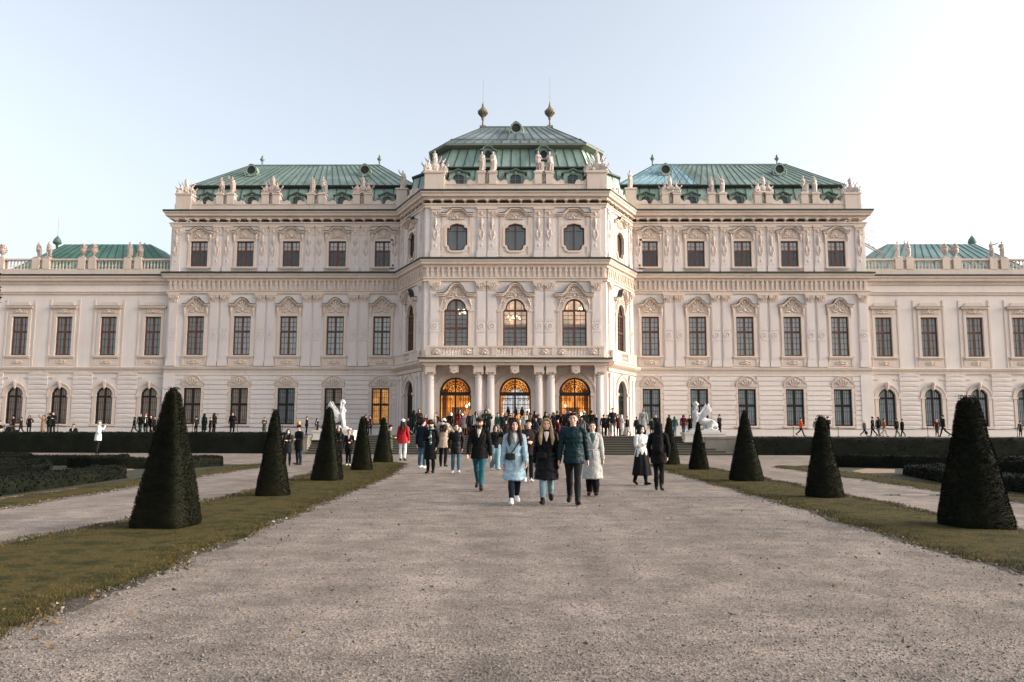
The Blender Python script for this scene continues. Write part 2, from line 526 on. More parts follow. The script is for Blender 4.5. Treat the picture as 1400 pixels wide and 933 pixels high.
# ---------------------------------------------------------------- cornices
PATH = [(-WEND, 13.8), (-WEND, 0), (-CXW, 0), (-CXF, YF), (CXF, YF), (CXW, 0), (WEND, 0), (WEND, 13.8)]
def cornices():
    c = MB(); c.mi = 0
    # string course above the ground storey
    for a, b in ((-WEND, -CXW), (CXW, WEND)):
        c.sweep([(a, 0), (b, 0)], [(0, 4.80), (.10, 4.80), (.12, 5.0), (.22, 5.12), (.26, 5.27), (0, 5.33)])
    c.sweep([(-OEND, .32), (-WEND, .32)], [(0, 4.82), (.10, 4.82), (.12, 5.0), (.2, 5.12), (.24, 5.24), (0, 5.3)])
    c.sweep([(WEND, .32), (OEND, .32)], [(0, 4.82), (.10, 4.82), (.12, 5.0), (.2, 5.12), (.24, 5.24), (0, 5.3)])
    for p in (PATH[2:4], PATH[4:6]):
        c.sweep(p, [(0, 4.62), (.16, 4.62), (.18, 4.85), (.42, 5.0), (.55, 5.12), (.55, 5.26), (.2, 5.36), (0, 5.36)])
    # architrave, second cornice
    c.sweep(PATH, [(0, 11.12), (.12, 11.14), (.13, 11.30), (.2, 11.34), (.2, 11.42), (0, 11.42)])
    c.sweep(PATH, [(0, 12.16), (.13, 12.16), (.17, 12.30), (.34, 12.38), (.37, 12.52), (.46, 12.62), (.47, 12.74), (0, 12.86)])
    # attic architrave and main cornice
    c.sweep(PATH, [(0, 16.62), (.10, 16.64), (.11, 16.80), (.18, 16.84), (.18, 16.92), (0, 16.92)])
    c.sweep(PATH, [(0, 17.20), (.16, 17.22), (.2, 17.36), (.40, 17.42), (.43, 17.58), (.53, 17.68), (.54, 17.80), (0, 17.88)])
    # outer wings
    for s in (-1, 1):
        p = sorted([(s * WEND, .32), (s * OEND, .32)])
        c.sweep(p, [(0, 11.1), (.1, 11.12), (.12, 11.26), (.18, 11.3), (.18, 11.36), (0, 11.36)])
        c.sweep(p, [(0, 11.9), (.10, 11.92), (.16, 12.08), (.34, 12.2), (.37, 12.36), (.46, 12.46), (.47, 12.6), (0, 12.7)])
        # panels framing the bays of the low wings
        for i in range(len(OUTX)):
            u = s * OUTX[i]
            
    f = MB()
    f.sweep(PATH, [(.0, 12.86), (.42, 12.755), (.50, 12.70), (.50, 12.84), (.0, 12.97)])
    f.sweep(PATH, [(.0, 17.885), (.50, 17.815), (.57, 17.76), (.57, 17.90), (.0, 17.98)])
    f.sweep([(-OEND, .32), (-WEND, .32)], [(0, 12.71), (.42, 12.62), (.50, 12.57), (.50, 12.70), (0, 12.81)])
    f.sweep([(WEND, .32), (OEND, .32)], [(0, 12.71), (.42, 12.62), (.50, 12.57), (.50, 12.70), (0, 12.81)])
    part(f, 'cornice_flashing', DARKM)
    # brackets under the cornices
    b = c
    for i in range(1, 6):
        p, q = Vector(PATH[i]), Vector(PATH[i + 1]); d = q - p; L = d.length
        b.M = FM(p.x, p.y, math.atan2(d.y, d.x))
        n = int(L / .74); g = L / n
        for k in range(n):
            for o in (-.17, .17):
                u = (k + .5) * g + o
                if not .15 < u < L - .15: continue
                b.add([(u - .085, -.10, 11.46), (u + .085, -.10, 11.46), (u + .085, -.20, 12.15), (u - .085, -.20, 12.15), (u - .085, 0, 11.46), (u + .085, 0, 11.46), (u + .085, 0, 12.15), (u - .085, 0, 12.15), (u - .085, -.13, 11.72), (u + .085, -.13, 11.72)],
                      [(0, 1, 9, 8), (8, 9, 2, 3), (0, 8, 3, 7, 4), (1, 5, 6, 2, 9), (4, 5, 1, 0), (3, 2, 6, 7)])
                b.box(u - .11, u + .11, -.17, .0, 11.85, 11.97)
            b.box((k + .5) * g - .3, (k + .5) * g + .3, -.05, 0, 11.5, 11.62)
        n = int(L / .82); g = L / n
        for k in range(n):
            u = (k + .5) * g
            b.box(u - .12, u + .12, -.32, 0, 17.10, 17.205)
            b.box(u - .05, u + .05, -.14, 0, 16.96, 17.10)
    part(b, 'cornice', TRIM)
cornices()

# ---------------------------------------------------------------- relief ornament
def relief(mb, cx, cz, w, h, y=-.04, seed=0):
    r = random.Random(seed)
    for i in range(5):                       # central shell
        a = math.pi * (.5 + (i - 2) * .17)
        mb.limb([(cx, y, cz - h * .1), (cx + .42 * h * math.cos(a), y - .05, cz - h * .1 + .55 * h * math.sin(a))], [.04, .075], 6)
    for s in (-1, 1):
        mb.ring((cx + s * w * .36, cz - h * .05), .06, .13, y - .08, y + .03, 10)
        mb.ring((cx + s * w * .62, cz - h * .22), .04, .10, y - .06, y + .03, 10)
        mb.limb([(cx + s * w * .14, y, cz - h * .3), (cx + s * w * .3, y - .03, cz - h * .38), (cx + s * w * .55, y - .02, cz - h * .36), (cx + s * w * .8, y, cz - h * .42)], [.05, .07, .06, .03], 6)
        mb.limb([(cx + s * w * .5, y, cz + h * .05), (cx + s * w * .7, y - .02, cz + h * .06), (cx + s * w * .86, y, cz - h * .2)], [.06, .05, .03], 6)
    mb.blob((cx, y - .03, cz - h * .22), (.12, .09, .13), 8, 5)

# ---------------------------------------------------------------- pilasters
def pilaster_main(z0=5.36, z1=11.14):
    mb = MB(); w = .33
    mb.box(-w - .06, w + .06, -.16, 0, z0, z0 + .34); mb.box(-w - .03, w + .03, -.13, 0, z0 + .34, z0 + .44)
    mb.box(-w, w, -.09, 0, z0 + .44, 10.45)
    mb.box(-w + .07, w - .07, -.105, -.09, z0 + .6, 7.35); mb.box(-w + .07, w - .07, -.105, -.09, 8.35, 10.3)
    mb.box(-w, w, -.125, -.09, 7.42, 7.47); mb.box(-w, w, -.125, -.09, 8.22, 8.27)
    mb.ring((0, 7.85), .17, .24, -.13, -.09, 14); mb.blob((0, -.09, 7.85), (.09, .05, .09), 8, 4)
    o = mb.build('pilaster', PIER, PAL)
    c = MB()
    c.box(-w - .01, w + .01, -.13, 0, 10.45, 10.53)
    c.add([(-w, -.10, 10.53), (w, -.10, 10.53), (w + .07, -.2, 11.0), (-w - .07, -.2, 11.0), (-w, 0, 10.53), (w, 0, 10.53), (w + .07, 0, 11.0), (-w - .07, 0, 11.0)], [(0, 1, 2, 3), (4, 0, 3, 7), (1, 5, 6, 2), (3, 2, 6, 7)])
    c.box(-w - .1, w + .1, -.23, 0, 11.0, 11.115)
    for s in (-1, 1):
        c.ring((s * .27, 10.88), .03, .10, -.26, -.12, 10)
        c.limb([(s * .1, -.12, 10.55), (s * .13, -.18, 10.72), (s * .2, -.24, 10.8)], [.05, .06, .03], 6)
    c.limb([(0, -.11, 10.55), (0, -.2, 10.8), (0, -.25, 10.86)], [.06, .07, .04], 6)
    c.build('capital', TRIM, o)
    return o
def pilaster_attic():
    mb = MB(); w = .32
    mb.box(-w - .04, w + .04, -.13, 0, 12.93, 13.32)
    mb.box(-w, w, -.08, 0, 13.32, 15.95)
    mb.box(-w + .06, w - .06, -.095, -.08, 13.5, 15.0)
    o = mb.build('pilaster', PIER, PAL)
    c = MB()
    c.box(-w - .03, w + .03, -.12, 0, 15.90, 15.98); c.box(-w - .06, w + .06, -.16, 0, 16.5, 16.62); c.box(-w, w, -.1, 0, 15.98, 16.5)
    for s in (-1, 1):
        c.ring((s * .2, 16.33), .03, .1, -.17, -.08, 10); c.ring((s * .12, 15.3), .03, .07, -.14, -.08, 8); c.limb([(s * .12, -.09, 14.9), (s * .15, -.12, 14.6), (s * .03, -.1, 14.2)], [.05, .06, .04], 6)
    c.blob((0, -.1, 16.2), (.12, .09, .2), 8, 5); c.limb([(0, -.09, 15.85), (0, -.14, 15.5), (0, -.1, 15.0)], [.06, .11, .05], 8); c.blob((0, -.09, 14.45), (.07, .06, .16), 6, 4)
    c.blob((0, -.09, 13.8), (.08, .05, .14), 6, 4)
    c.build('capital', TRIM, o)
    return o

def place(proto, M, first, over=None, parent=PAL):
    """the first use moves the prototype itself, later ones copy it with its sub-parts"""
    o = proto if first else copy_tree(proto, parent)
    o.location = M.translation; o.rotation_euler = (0, 0, M.to_euler().z)
    if over:
        kids = KIDS.get(proto, []) if first else [c for c in COL.objects[-12:] if c.parent is o]
        for c in kids:
            for k, m in over.items():
                if c.name.split('.')[0] == k:
                    c.material_slots[0].link = 'OBJECT'; c.material_slots[0].material = m
    return o

PILS = []
for s in (-1, 1):
    PILS += [(FM(s * 27.28, 0), 0), (FM(s * 9.72, 0), 2)]
    for k in range(4):
        u = s * (12.455 + 3.71 * k)
        PILS += [(FM(u - .43, 0), 0), (FM(u + .43, 0), 0)]
for x in (1.70, 2.47, 5.85): PILS += [(FM(x, YF), 0), (FM(-x, YF), 0)]
for cx, a in ((CH_L, A_L), (CH_R, A_R)):
    m = FM(*cx, a)
    for u in (-2.3, 2.3): PILS.append((m @ Matrix.Translation((u, 0, 0)), 0))
pm, pa = pilaster_main(), pilaster_attic()
for i, (M, k) in enumerate(PILS):
    if k != 2: place(pm, M, i == 0)
    place(pa, M, i == 0)

# ---------------------------------------------------------------- windows
def bars(mb, poly, xs, zs, t, y0, y1):
    for x in xs:
        q = zrange(poly, x)
        if q: mb.box(x - t, x + t, y0, y1, q[0], q[1])
    for z in zs:
        q = xrange_(poly, z)
        if q: mb.box(q[0], q[1], y0 + .004, y1 - .004, z - t, z + t)

def window(poly, cols, zs, transom, wood=WOOD, curt=None, fw=.10, y=.11, name='window', mull=.075):
    mb = MB()
    me = plate(poly, [inset(poly, fw)], .09); mb.mesh(me, Matrix.Translation((0, y, 0))); bpy.data.meshes.remove(me)
    w = max(p[0] for p in poly)
    bars(mb, poly, [0], transom, mull, y + .008, y + .075)
    xs = [-w + 2 * w * i / cols for i in range(1, cols) if abs(-w + 2 * w * i / cols) > .05]
    bars(mb, poly, xs, zs, .016, y + .015, y + .055)
    o = mb.build(name, wood, PAL)
    p = MB(); ip = inset(poly, fw * .6)
    p.add([(a, y + .035, b) for a, b in ip], [tuple(range(len(ip)))]); p.build('pane', GLASS, o)
    c = MB(); ip = inset(poly, -.03)
    c.add([(a, y + .10, b) for a, b in ip], [tuple(range(len(ip)))]); c.build('curtain', curt or CURT, o)
    return o

def surround(o, poly, wd=.2, pr=.08, sill=None, skip_bottom=False, mat=TRIM):
    mb = MB()
    op = inset(poly, -wd)
    me = plate(op, [poly], pr + .0); mb.mesh(me, Matrix.Translation((0, -pr, 0))); bpy.data.meshes.remove(me)
    if sill:
        z, hw = sill
        mb.box(-hw, hw, -.2, 0, z - .14, z - .02); mb.box(-hw + .06, hw - .06, -.13, 0, z - .24, z - .14)
    return mb.build('surround', mat, o)

HM_A = [(-1.06, 10.08), (-.66, 10.10), (-.50, 10.18), (-.38, 10.38), (-.22, 10.55), (0, 10.62), (.22, 10.55), (.38, 10.38), (.50, 10.18), (.66, 10.10), (1.06, 10.08)]
HM_B = [(-1.06, 10.08), (-.70, 10.10), (-.48, 10.30), (-.30, 10.46), (-.20, 10.62), (0, 10.66), (.20, 10.62), (.30, 10.46), (.48, 10.30), (.70, 10.10), (1.06, 10.08)]
HA_A = [(-1.05, 16.02), (-.68, 16.04), (-.50, 16.18), (-.28, 16.33), (0, 16.38), (.28, 16.33), (.50, 16.18), (.68, 16.04), (1.05, 16.02)]
HA_B = [(-1.05, 16.02), (-.66, 16.04), (-.46, 16.26), (-.32, 16.36), (.32, 16.36), (.46, 16.26), (.66, 16.04), (1.05, 16.02)]
def hood(o, line, zb, seed, w=.72, y=0.0, apron=None, k=1.0):
    mb = MB()
    mb.ribbon(line, .10, -.20 + y, 0); up = [(a, b + .10) for a, b in line]
    mb.ribbon(up, .07, -.31 + y, 0); mb.mi = 1; mb.ribbon([(a * 1.01, b + .172) for a, b in line], .05, -.33 + y, 0); mb.mi = 0
    z0 = line[0][1]; top = max(b for a, b in line)
    mb.prism([(-.84 * k, zb), (.84 * k, zb)] + [(a, b) for a, b in reversed(line) if abs(a) < .8 * k], -.05 + y, 0)
    for s in (-1, 1):                        # ears at the sides
        mb.box(s * .80 * k, s * .98 * k, -.12, 0, zb - .02, z0); mb.limb([(s * .89 * k, -.12, z0 - .1), (s * .89 * k, -.15, z0 - .3), (s * .89 * k, -.08, zb - .25)], [.07, .08, .03], 6)
    relief(mb, 0, (zb + top) / 2 + .0, w, (top - zb) * .95, -.06, seed)
    if apron:
        hm = mb; mb = MB()
        a0, a1 = apron
        mb.box(-.92, .92, -.06, 0, a0, a1); mb.box(-.98, -.80, -.10, 0, a0, a1); mb.box(.80, .98, -.10, 0, a0, a1); relief(mb, 0, (a0 + a1) / 2, .55, .3, -.07, seed + 3)
        mb.build('apron_panel', TRIM, o); mb = hm
    return mb.build('hood', [TRIM, DARKM], o)

def std(z0, z1, n): return [z0 + (z1 - z0) * i / n for i in range(1, n)]
# piano nobile of the wings
zt = 8.12
WM = []
for ln, sd_ in ((HM_A, 1), (HM_B, 2)):
    o = window(O_MAIN, 4, std(6.29, zt, 4) + std(zt, 9.25, 3), [zt])
    surround(o, O_MAIN, .19, .09, (6.22, 1.0)); hood(o, ln, 9.53, sd_, apron=(5.42, 6.0)); WM.append(o)
# attic of the wings
WA = []
for ln, sd_ in ((HA_A, 5), (HA_B, 6)):
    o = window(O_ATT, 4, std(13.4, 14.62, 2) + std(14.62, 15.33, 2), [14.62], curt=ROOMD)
    b = MB(); b.box(-.66, .66, .16, .19, 14.60, 15.43); b.build('blind', BLIND, o)
    surround(o, O_ATT, .17, .08, (13.33, .92)); hood(o, ln, 15.6, sd_, .62); WA.append(o)
# ground storey of the wings: barred
def grille_bars(o, poly, n, zs, name='grille'):
    mb = MB(); w = max(p[0] for p in poly)
    bars(mb, inset(poly, .02), [-w + 2 * w * (i + .5) / n for i in range(n)], zs, .011, .02, .045)
    return mb.build(name, IRON, o)
WG = window(O_GRD, 2, [], [2.35], wood=WOODD, curt=CURTP, mull=.085)
surround(WG, O_GRD, .16, .05, (.78, .98)); grille_bars(WG, O_GRD, 9, [1.15, 1.9, 2.9, 3.3])
h = MB()
h.prism([(-.86, 3.80), (.86, 3.80), (.86, 4.0), (.72, 4.16), (.6, 4.2), (.45, 4.42), (.2, 4.56), (0, 4.6), (-.2, 4.56), (-.45, 4.42), (-.6, 4.2), (-.72, 4.16), (-.86, 4.0)], -.10, 0)
h.ribbon([(-.86, 4.0), (-.72, 4.16), (-.6, 4.2), (-.45, 4.42), (-.2, 4.56), (0, 4.6), (.2, 4.56), (.45, 4.42), (.6, 4.2), (.72, 4.16), (.86, 4.0)], .07, -.16, 0)
for i in range(5): h.limb([(.0 + (i - 2) * .09, -.10, 3.88), ((i - 2) * .2, -.14, 4.15 + .12 * (2 - abs(i - 2)))], [.05, .09], 6)
h.build('hood', TRIM, WG)
for sgn in (-1, 1):
    h = MB()
    for k in range(6): h.box(sgn * .69, sgn * (.98 if k % 2 else .90), -.075, 0, .9 + .48 * k, .9 + .48 * k + .43)
    h.build('quoin', TRIM, WG)
# outer wings
WOM = window(O_OMAIN, 4, std(6.29, zt, 3) + std(zt, 9.25, 2), [zt], curt=CURTD)
surround(WOM, O_OMAIN, .22, .07, (6.22, 1.0))
h = MB()
h.box(-.86, .86, -.06, 0, 9.58, 9.98); h.box(-1.02, 1.02, -.26, 0, 9.98, 10.08); h.box(-1.08, 1.08, -.32, 0, 10.08, 10.15)
h.mi = 1; h.box(-1.09, 1.09, -.33, 0, 10.152, 10.18); h.mi = 0
h.prism([(-.8, 10.18), (.8, 10.18), (.6, 10.5), (-.6, 10.5)], -.08, 0); relief(h, 0, 9.8, .66, .34, -.06, 9)
h.box(-1.22, -1.1, -.05, 0, 5.36, 10.7); h.box(1.1, 1.22, -.05, 0, 5.36, 10.7); h.build('hood', [TRIM, DARKM], WOM)
h = MB(); h.box(-1.0, 1.0, -.05, 0, 5.42, 5.95); relief(h, 0, 5.7, .5, .25, -.05, 4); h.build('apron_panel', TRIM, WOM)
WOG = window(O_OGRD, 2, [], [2.95], wood=WOODD, curt=CURTP, mull=.075)
grille_bars(WOG, O_OGRD, 9, [1.15, 1.9, 2.5])
h = MB()
h.ring((0, 3.02), .68, .92, -.09, 0, 18, 0, math.pi); h.ring((0, 3.02), .92, 1.0, -.13, 0, 18, 0, math.pi)
for sgn in (-1, 1): h.box(sgn * .68, sgn * .92, -.09, 0, .5, 2.92); h.box(sgn * .62, sgn * 1.06, -.15, 0, 2.90, 3.03)
h.box(-1.0, 1.0, -.16, 0, .6, .74); h.limb([(0, -.1, 3.6), (0, -.16, 3.85), (0, -.2, 4.12)], [.09, .13, .17], 8)
h.box(-1.25, -.62, -.06, 0, 4.36, 4.48); h.box(.62, 1.25, -.06, 0, 4.36, 4.48)
h.build('surround', TRIM, WOG)
# pavilion
WPM = window(O_PMAIN, 4, std(6.4, 7.72, 4) + std(7.72, 8.98, 4), [7.72, 9.0], curt=CURT)
surround(WPM, O_PMAIN, .15, .08)
hp = [(-1.42, 10.0), (-.86, 10.02), (-.62, 10.2), (-.46, 10.5), (-.24, 10.72), (0, 10.78), (.24, 10.72), (.46, 10.5), (.62, 10.2), (.86, 10.02), (1.42, 10.0)]
h = MB(); h.ribbon(hp, .12, -.24, 0); h.ribbon([(a, b + .12) for a, b in hp], .08, -.36, 0); h.mi = 1; h.ribbon([(a, b + .203) for a, b in hp], .05, -.38, 0); h.mi = 0
h.prism([(-.72, 9.98), (.72, 9.98)] + [(a, b) for a, b in reversed(hp) if abs(a) < .7], -.06, 0); relief(h, 0, 10.25, .9, .75, -.07, 21)
for sgn in (-1, 1):
    h.box(sgn * 1.02, sgn * 1.22, -.07, 0, 6.3, 8.9); h.box(sgn * .98, sgn * 1.3, -.12, 0, 8.9, 9.04); h.box(sgn * 1.06, sgn * 1.2, -.05, 0, 9.04, 10.0)
    h.limb([(sgn * .8, -.06, 9.6), (sgn * .95, -.14, 9.86), (sgn * 1.1, -.06, 9.4)], [.06, .09, .04], 6)
h.build('hood', [TRIM, DARKM], WPM)
WPA = window(O_PATT, 2, [14.9], [], curt=CURTD, mull=.05)
surround(WPA, O_PATT, .16, .09)
hp = [(-1.22, 15.98), (-.74, 16.0), (-.52, 16.22), (-.34, 16.36), (.34, 16.36), (.52, 16.22), (.74, 16.0), (1.22, 15.98)]
h = MB(); h.ribbon(hp, .10, -.22, 0); h.ribbon([(a, b + .10) for a, b in hp], .08, -.33, 0); h.mi = 1; h.ribbon([(a, b + .183) for a, b in hp], .05, -.35, 0); h.mi = 0
h.prism([(-.6, 15.72), (.6, 15.72)] + [(a, b) for a, b in reversed(hp) if abs(a) < .6], -.05, 0); relief(h, 0, 15.98, .7, .5, -.06, 22)
for sgn in (-1, 1): h.box(sgn * .92, sgn * 1.12, -.06, 0, 13.0, 15.98)
h.box(-1.1, 1.1, -.05, 0, 12.95, 13.15)
h.build('hood', [TRIM, DARKM], WPA)

first = {}
def put(o, M, over=None):
    f = o not in first; first[o] = 1
    return place(o, M, f, over)
LITG = {(-1, 0): WARMW, (-1, 2): CURTD}
for s in (-1, 1):
    for k, x in enumerate(WINX):
        M = FM(s * x, 0)
        put(WM[(k + (s < 0)) % 2 if s > 0 else (k + 1) % 2], M, None if s > 0 or k < 3 else {'curtain': CURTD if k == 4 else CURT})
        put(WA[k % 2], M)
        cu = LITG.get((s, k), CURTP if s < 0 else CURT)
        put(WG, M, {'curtain': cu})
    for k, x in enumerate(OUTX):
        M = FM(s * x, .32)
        put(WOM, M); put(WOG, M, {'curtain': CURTP if s < 0 else CURT})
for k, x in enumerate(FX):
    M = FM(x, YF)
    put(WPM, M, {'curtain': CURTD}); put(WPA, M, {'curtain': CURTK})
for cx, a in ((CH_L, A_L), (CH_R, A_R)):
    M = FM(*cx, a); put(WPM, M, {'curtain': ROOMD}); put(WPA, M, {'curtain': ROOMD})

for x in (0.0, 4.28):
    mb = MB(); me = plate([(a, b) for a, b in inset(O_PMAIN, .02) if b > 8.2] + [(-.85, 8.0), (.85, 8.0)], [], .01); mb.mesh(me, FM(x, YF + .20)); bpy.data.meshes.remove(me); part(mb, 'room_glow', WARML)  # glowing plate behind the upper panes, the room's light put into its colour
# chandeliers seen through the upper windows
for x, z in ((-.10, 8.45), (4.70, 9.05), (-3.75, 8.9)):
    mb = MB(); r = random.Random(3)
    for i in range(14):
        a = r.uniform(0, 6.28); q = r.uniform(.1, .5)
        mb.blob((x + q * math.cos(a), YF + .185, z + r.uniform(-.12, .22)), (.035, .02, .045), 6, 4)
    part(mb, 'chandelier', LAMP)

# ---------------------------------------------------------------- portal doors with iron grilles, the lit hall behind
def portal(poly, lit, w, zs, top_z):
    mb = MB(); y = .18
    me = plate(poly, [inset(poly, .10)], .1); mb.mesh(me, Matrix.Translation((0, y, 0))); bpy.data.meshes.remove(me)
    mb.box(-w, w, y - .02, y + .1, zs - .16, zs + .1)
    o = mb.build('portal_door', IRON, PAL)
    g = MB()
    bars(g, [p for p in rect(w - .06, 0.02, zs - .16)], [0], [], .07, y, y + .06)
    bars(g, rect(w - .06, 0.02, zs - .16), [-w * k for k in (.82, .64, .5, .32, .16)] + [w * k for k in (.82, .64, .5, .32, .16)], [.35, .8, 1.05, 1.95], .016, y + .01, y + .05)
    for s in (-1, 1):
        for k in range(3):
            g.ring((s * w * .55 + (k - 1) * .26, zs - .42), .06, .10, y + .01, y + .05, 10)
            g.ring((s * w * .55 + (k - 1) * .26, .92), .06, .10, y + .01, y + .05, 10)
    if top_z:
        # fanlight: scrolls between two arcs
        for rr, t in ((w * .52, .03), (w * .86, .03)): g.ring((0, zs + .08), rr - t, rr + t, y + .01, y + .05, 20, 0, math.pi)
        for i in range(9):
            a = math.pi * (i + .5) / 9
            for rr, q in ((w * .69, .12), (w * .33, .10)):
                if rr < w * .5 and i % 2: continue
                c = (rr * math.cos(a), zs + .08 + rr * math.sin(a))
                g.ring(c, q - .045, q, y + .01, y + .05, 10); g.ring((c[0] + .05, c[1] + .03), .02, .055, y + .01, y + .05, 8)
            if 0 < i: 
                a = math.pi * i / 9; g.limb([(.2 * math.cos(a), y + .03, zs + .08 + .2 * math.sin(a)), (w * .92 * math.cos(a), y + .03, zs + .08 + w * .92 * math.sin(a))], [.014, .014], 4)
        g.limb([(0, y + .03, zs), (0, y + .03, zs + w)], [.05, .05], 6)
    g.build('grille', IRON, o)
    s_ = MB()
    ww = w + .02
    s_.ring((0, zs), ww, ww + .30, -.10, 0, 22, 0, math.pi); s_.ring((0, zs), ww + .30, ww + .40, -.16, 0, 22, 0, math.pi)
    for q in (-1, 1): s_.box(q * ww, q * (ww + .30), -.10, 0, 0, zs - .1); s_.box(q * (ww - .04), q * (ww + .44), -.18, 0, zs - .16, zs + .02); s_.box(q * (ww - .02), q * (ww + .36), -.15, 0, 0, .4)
    s_.build('surround', TRIM, o)
    return o
PD = portal(O_DOOR, True, 1.13, 3.0, True)
for x in FX: put(PD, FM(x, YF))
PC = portal(O_CDOOR, False, .95, 3.1, True)
for cx, a in ((CH_L, A_L), (CH_R, A_R)): put(PC, FM(*cx, a))
mb = MB()                                     # the hall; its back wall glows by itself in place of lamp light
mb.mi = 0; mb.add([(-6.2, -2.2, 0), (6.2, -2.2, 0), (6.2, -2.2, 4.4), (-6.2, -2.2, 4.4)], [(0, 1, 2, 3)])
mb.mi = 1; mb.box(-6.2, 6.2, -4.75, -2.25, 4.4, 4.5); mb.box(-6.2, 6.2, -4.8, -2.25, -.1, 0.003)
mb.box(-6.3, -6.2, -4.75, -2.2, 0, 4.4); mb.box(6.2, 6.3, -4.75, -2.2, 0, 4.4)
for q in (-5.3, -3.3, -1.5, 1.5, 3.3, 5.3): mb.box(q - .16, q + .16, -2.75, -2.45, 0, 3.2); mb.box(q - .24, q + .24, -2.8, -2.4, 3.2, 3.4)
for q in (-4.28, 4.28): mb.box(q - .5, q + .5, -2.35, -2.25, 0, 2.1)
HALLW = plain('hall_plaster', (.55, .38, .22), .8)
part(mb, 'entrance_hall', [WARM, HALLW])
mb = MB()                                     # far arch with daylight and its bars
pts = arch(.98, 1.62, 2.45, 14)
mb.mi = 0; mb.add([(a + .05, -2.26, b) for a, b in pts], [tuple(range(len(pts)))])
mb.mi = 1
for x in (-.6, -.2, .2, .6): mb.box(x + .03, x + .07, -2.30, -2.265, 1.62, 3.2)
for z in (1.62, 2.3, 2.75): mb.box(-.95, 1.05, -2.30, -2.265, z - .025, z + .025)
for x in (-.55, .02, .5): mb.blob((x, -2.30, 1.72), (.16, .02, .3), 8, 5); mb.blob((x, -2.30, 2.05), (.08, .02, .10), 8, 5)
mb.box(-1.0, 1.1, -2.34, -2.265, 1.18, 1.25); mb.box(.0, .07, -2.34, -2.265, 0, 1.2); mb.mi = 2; mb.box(-.95, -.05, -2.3, -2.265, 0, .8); mb.box(.12, 1.0, -2.3, -2.265, 0, .8)
part(mb, 'courtyard_arch', [SKYL, IRON, plain('door_glass_grey', (.25, .22, .2), .4)])
for x, z in ((-4.75, 1.55), (-3.9, 1.5), (-3.4, 2.3), (-3.62, 2.15), (1.0, 1.85), (4.9, 1.6), (3.7, 2.2)):
    mb = MB(); mb.blob((x, -3.0, z), (.07, .07, .10), 8, 6); part(mb, 'hall_lamp', LAMP)
for cx, a, m in ((CH_L, A_L, 1), (CH_R, A_R, 0)):
    mb = MB(); mb.M = FM(*cx, a); q = .35
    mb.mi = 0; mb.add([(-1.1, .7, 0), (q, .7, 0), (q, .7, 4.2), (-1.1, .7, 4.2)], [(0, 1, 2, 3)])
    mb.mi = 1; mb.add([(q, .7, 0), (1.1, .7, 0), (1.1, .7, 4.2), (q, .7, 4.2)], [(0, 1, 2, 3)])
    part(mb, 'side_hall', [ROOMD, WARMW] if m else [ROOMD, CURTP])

# ---------------------------------------------------------------- portico: columns, balcony
YP = -6.35
def column(r=.285):
    mb = MB()
    mb.box(-.38, .38, -.38, .38, 0, .30); mb.lathe([(.37, .30), (.38, .36), (.33, .42), (.35, .47), (r + .02, .52), (r, .6), (r * 1.0, 1.6), (r * .86, 4.05), (r * .98, 4.1), (r * .86, 4.14)], 20)
    o = mb.build('column', PIER, PAL, smooth=False)
    c = MB(); c.lathe([(r * .86, 4.13), (r * .9, 4.25), (r * 1.15, 4.40), (r * 1.2, 4.42)], 16); c.box(-.37, .37, -.37, .37, 4.42, 4.54); c.box(-.34, .34, -.34, .34, 4.54, 4.82); c.box(-.40, .40, -.40, .40, 4.82, 4.92)
    for sx in (-1, 1): c.ring((sx * .27, 4.36), .03, .09, -.36, .36, 10)
    c.build('capital', TRIM, o)
    return o
pc = column()
for i, x in enumerate((-5.95, -2.55, -1.70, 1.70, 2.55, 5.95)): place(pc, FM(x, YP), i == 0)
mb = MB()
YB = -7.05
BX = 6.5
mb.box(-BX, BX, YB + .25, YF, 4.92, 5.12); mb.box(-BX - .18, BX + .18, YB, YF, 5.12, 5.30); mb.box(-BX - .26, BX + .26, YB - .08, YF, 5.30, 5.38)
for x in FX: mb.box(x - .30, x + .30, YP - .3, YF, 4.40, 4.92, .0); mb.ring((x, 4.52), .06, .2, YP - .36, YP - .2, 12)
for x in (-5.95, -2.12, 2.12, 5.95): mb.box(x - .3, x + .3, YP + .2, YF, 4.5, 4.92)
part(mb, 'balcony', TRIM)
mb = MB(); mb.box(-BX - .30, BX + .30, YB - .12, YB + .3, 5.32, 5.43); part(mb, 'balcony_flashing', DARKM)
def baluster_at(mb, x, y, z0, z1, r=.065, seg=8):
    h = z1 - z0
    mb.lathe([(r, z0), (r, z0 + h * .1), (r * .5, z0 + h * .16), (r * 1.0, z0 + h * .38), (r * .85, z0 + h * .5), (r * .45, z0 + h * .8), (r * .9, z0 + h * .88), (r * .9, z1)], seg, (x, y, 0))
mb = MB()
y0, y1 = YB + .02, YB + .26
mb.box(-6.22, 6.22, y0, y1, 5.43, 5.56); mb.box(-6.24, 6.24, y0 - .04, y1 + .04, 6.10, 6.24)
for x in (-6.05, -2.75, -1.45, 1.45, 2.75, 6.05): mb.box(x - .18, x + .18, y0 - .02, y1 + .02, 5.56, 6.10)
for a, b in ((-5.85, -5.15), (-3.65, -2.95), (-2.55, -1.65), (1.65, 2.55), (2.95, 3.65), (5.15, 5.85)):
    mb.box(a, b, y0 + .03, y1 - .03, 5.56, 6.10); relief(mb, (a + b) / 2, 5.83, .3, .36, y0 + .02, 5)
for a, b in ((-5.15, -3.65), (-1.25, 1.25), (3.65, 5.15)):
    n = int((b - a) / .19)
    for k in range(n):
        u = a + (k + .5) * (b - a) / n
        if abs(u) < .13: continue
        baluster_at(mb, u, (y0 + y1) / 2, 5.56, 6.10)
mb.box(-.14, .14, y0, y1, 5.56, 6.10)
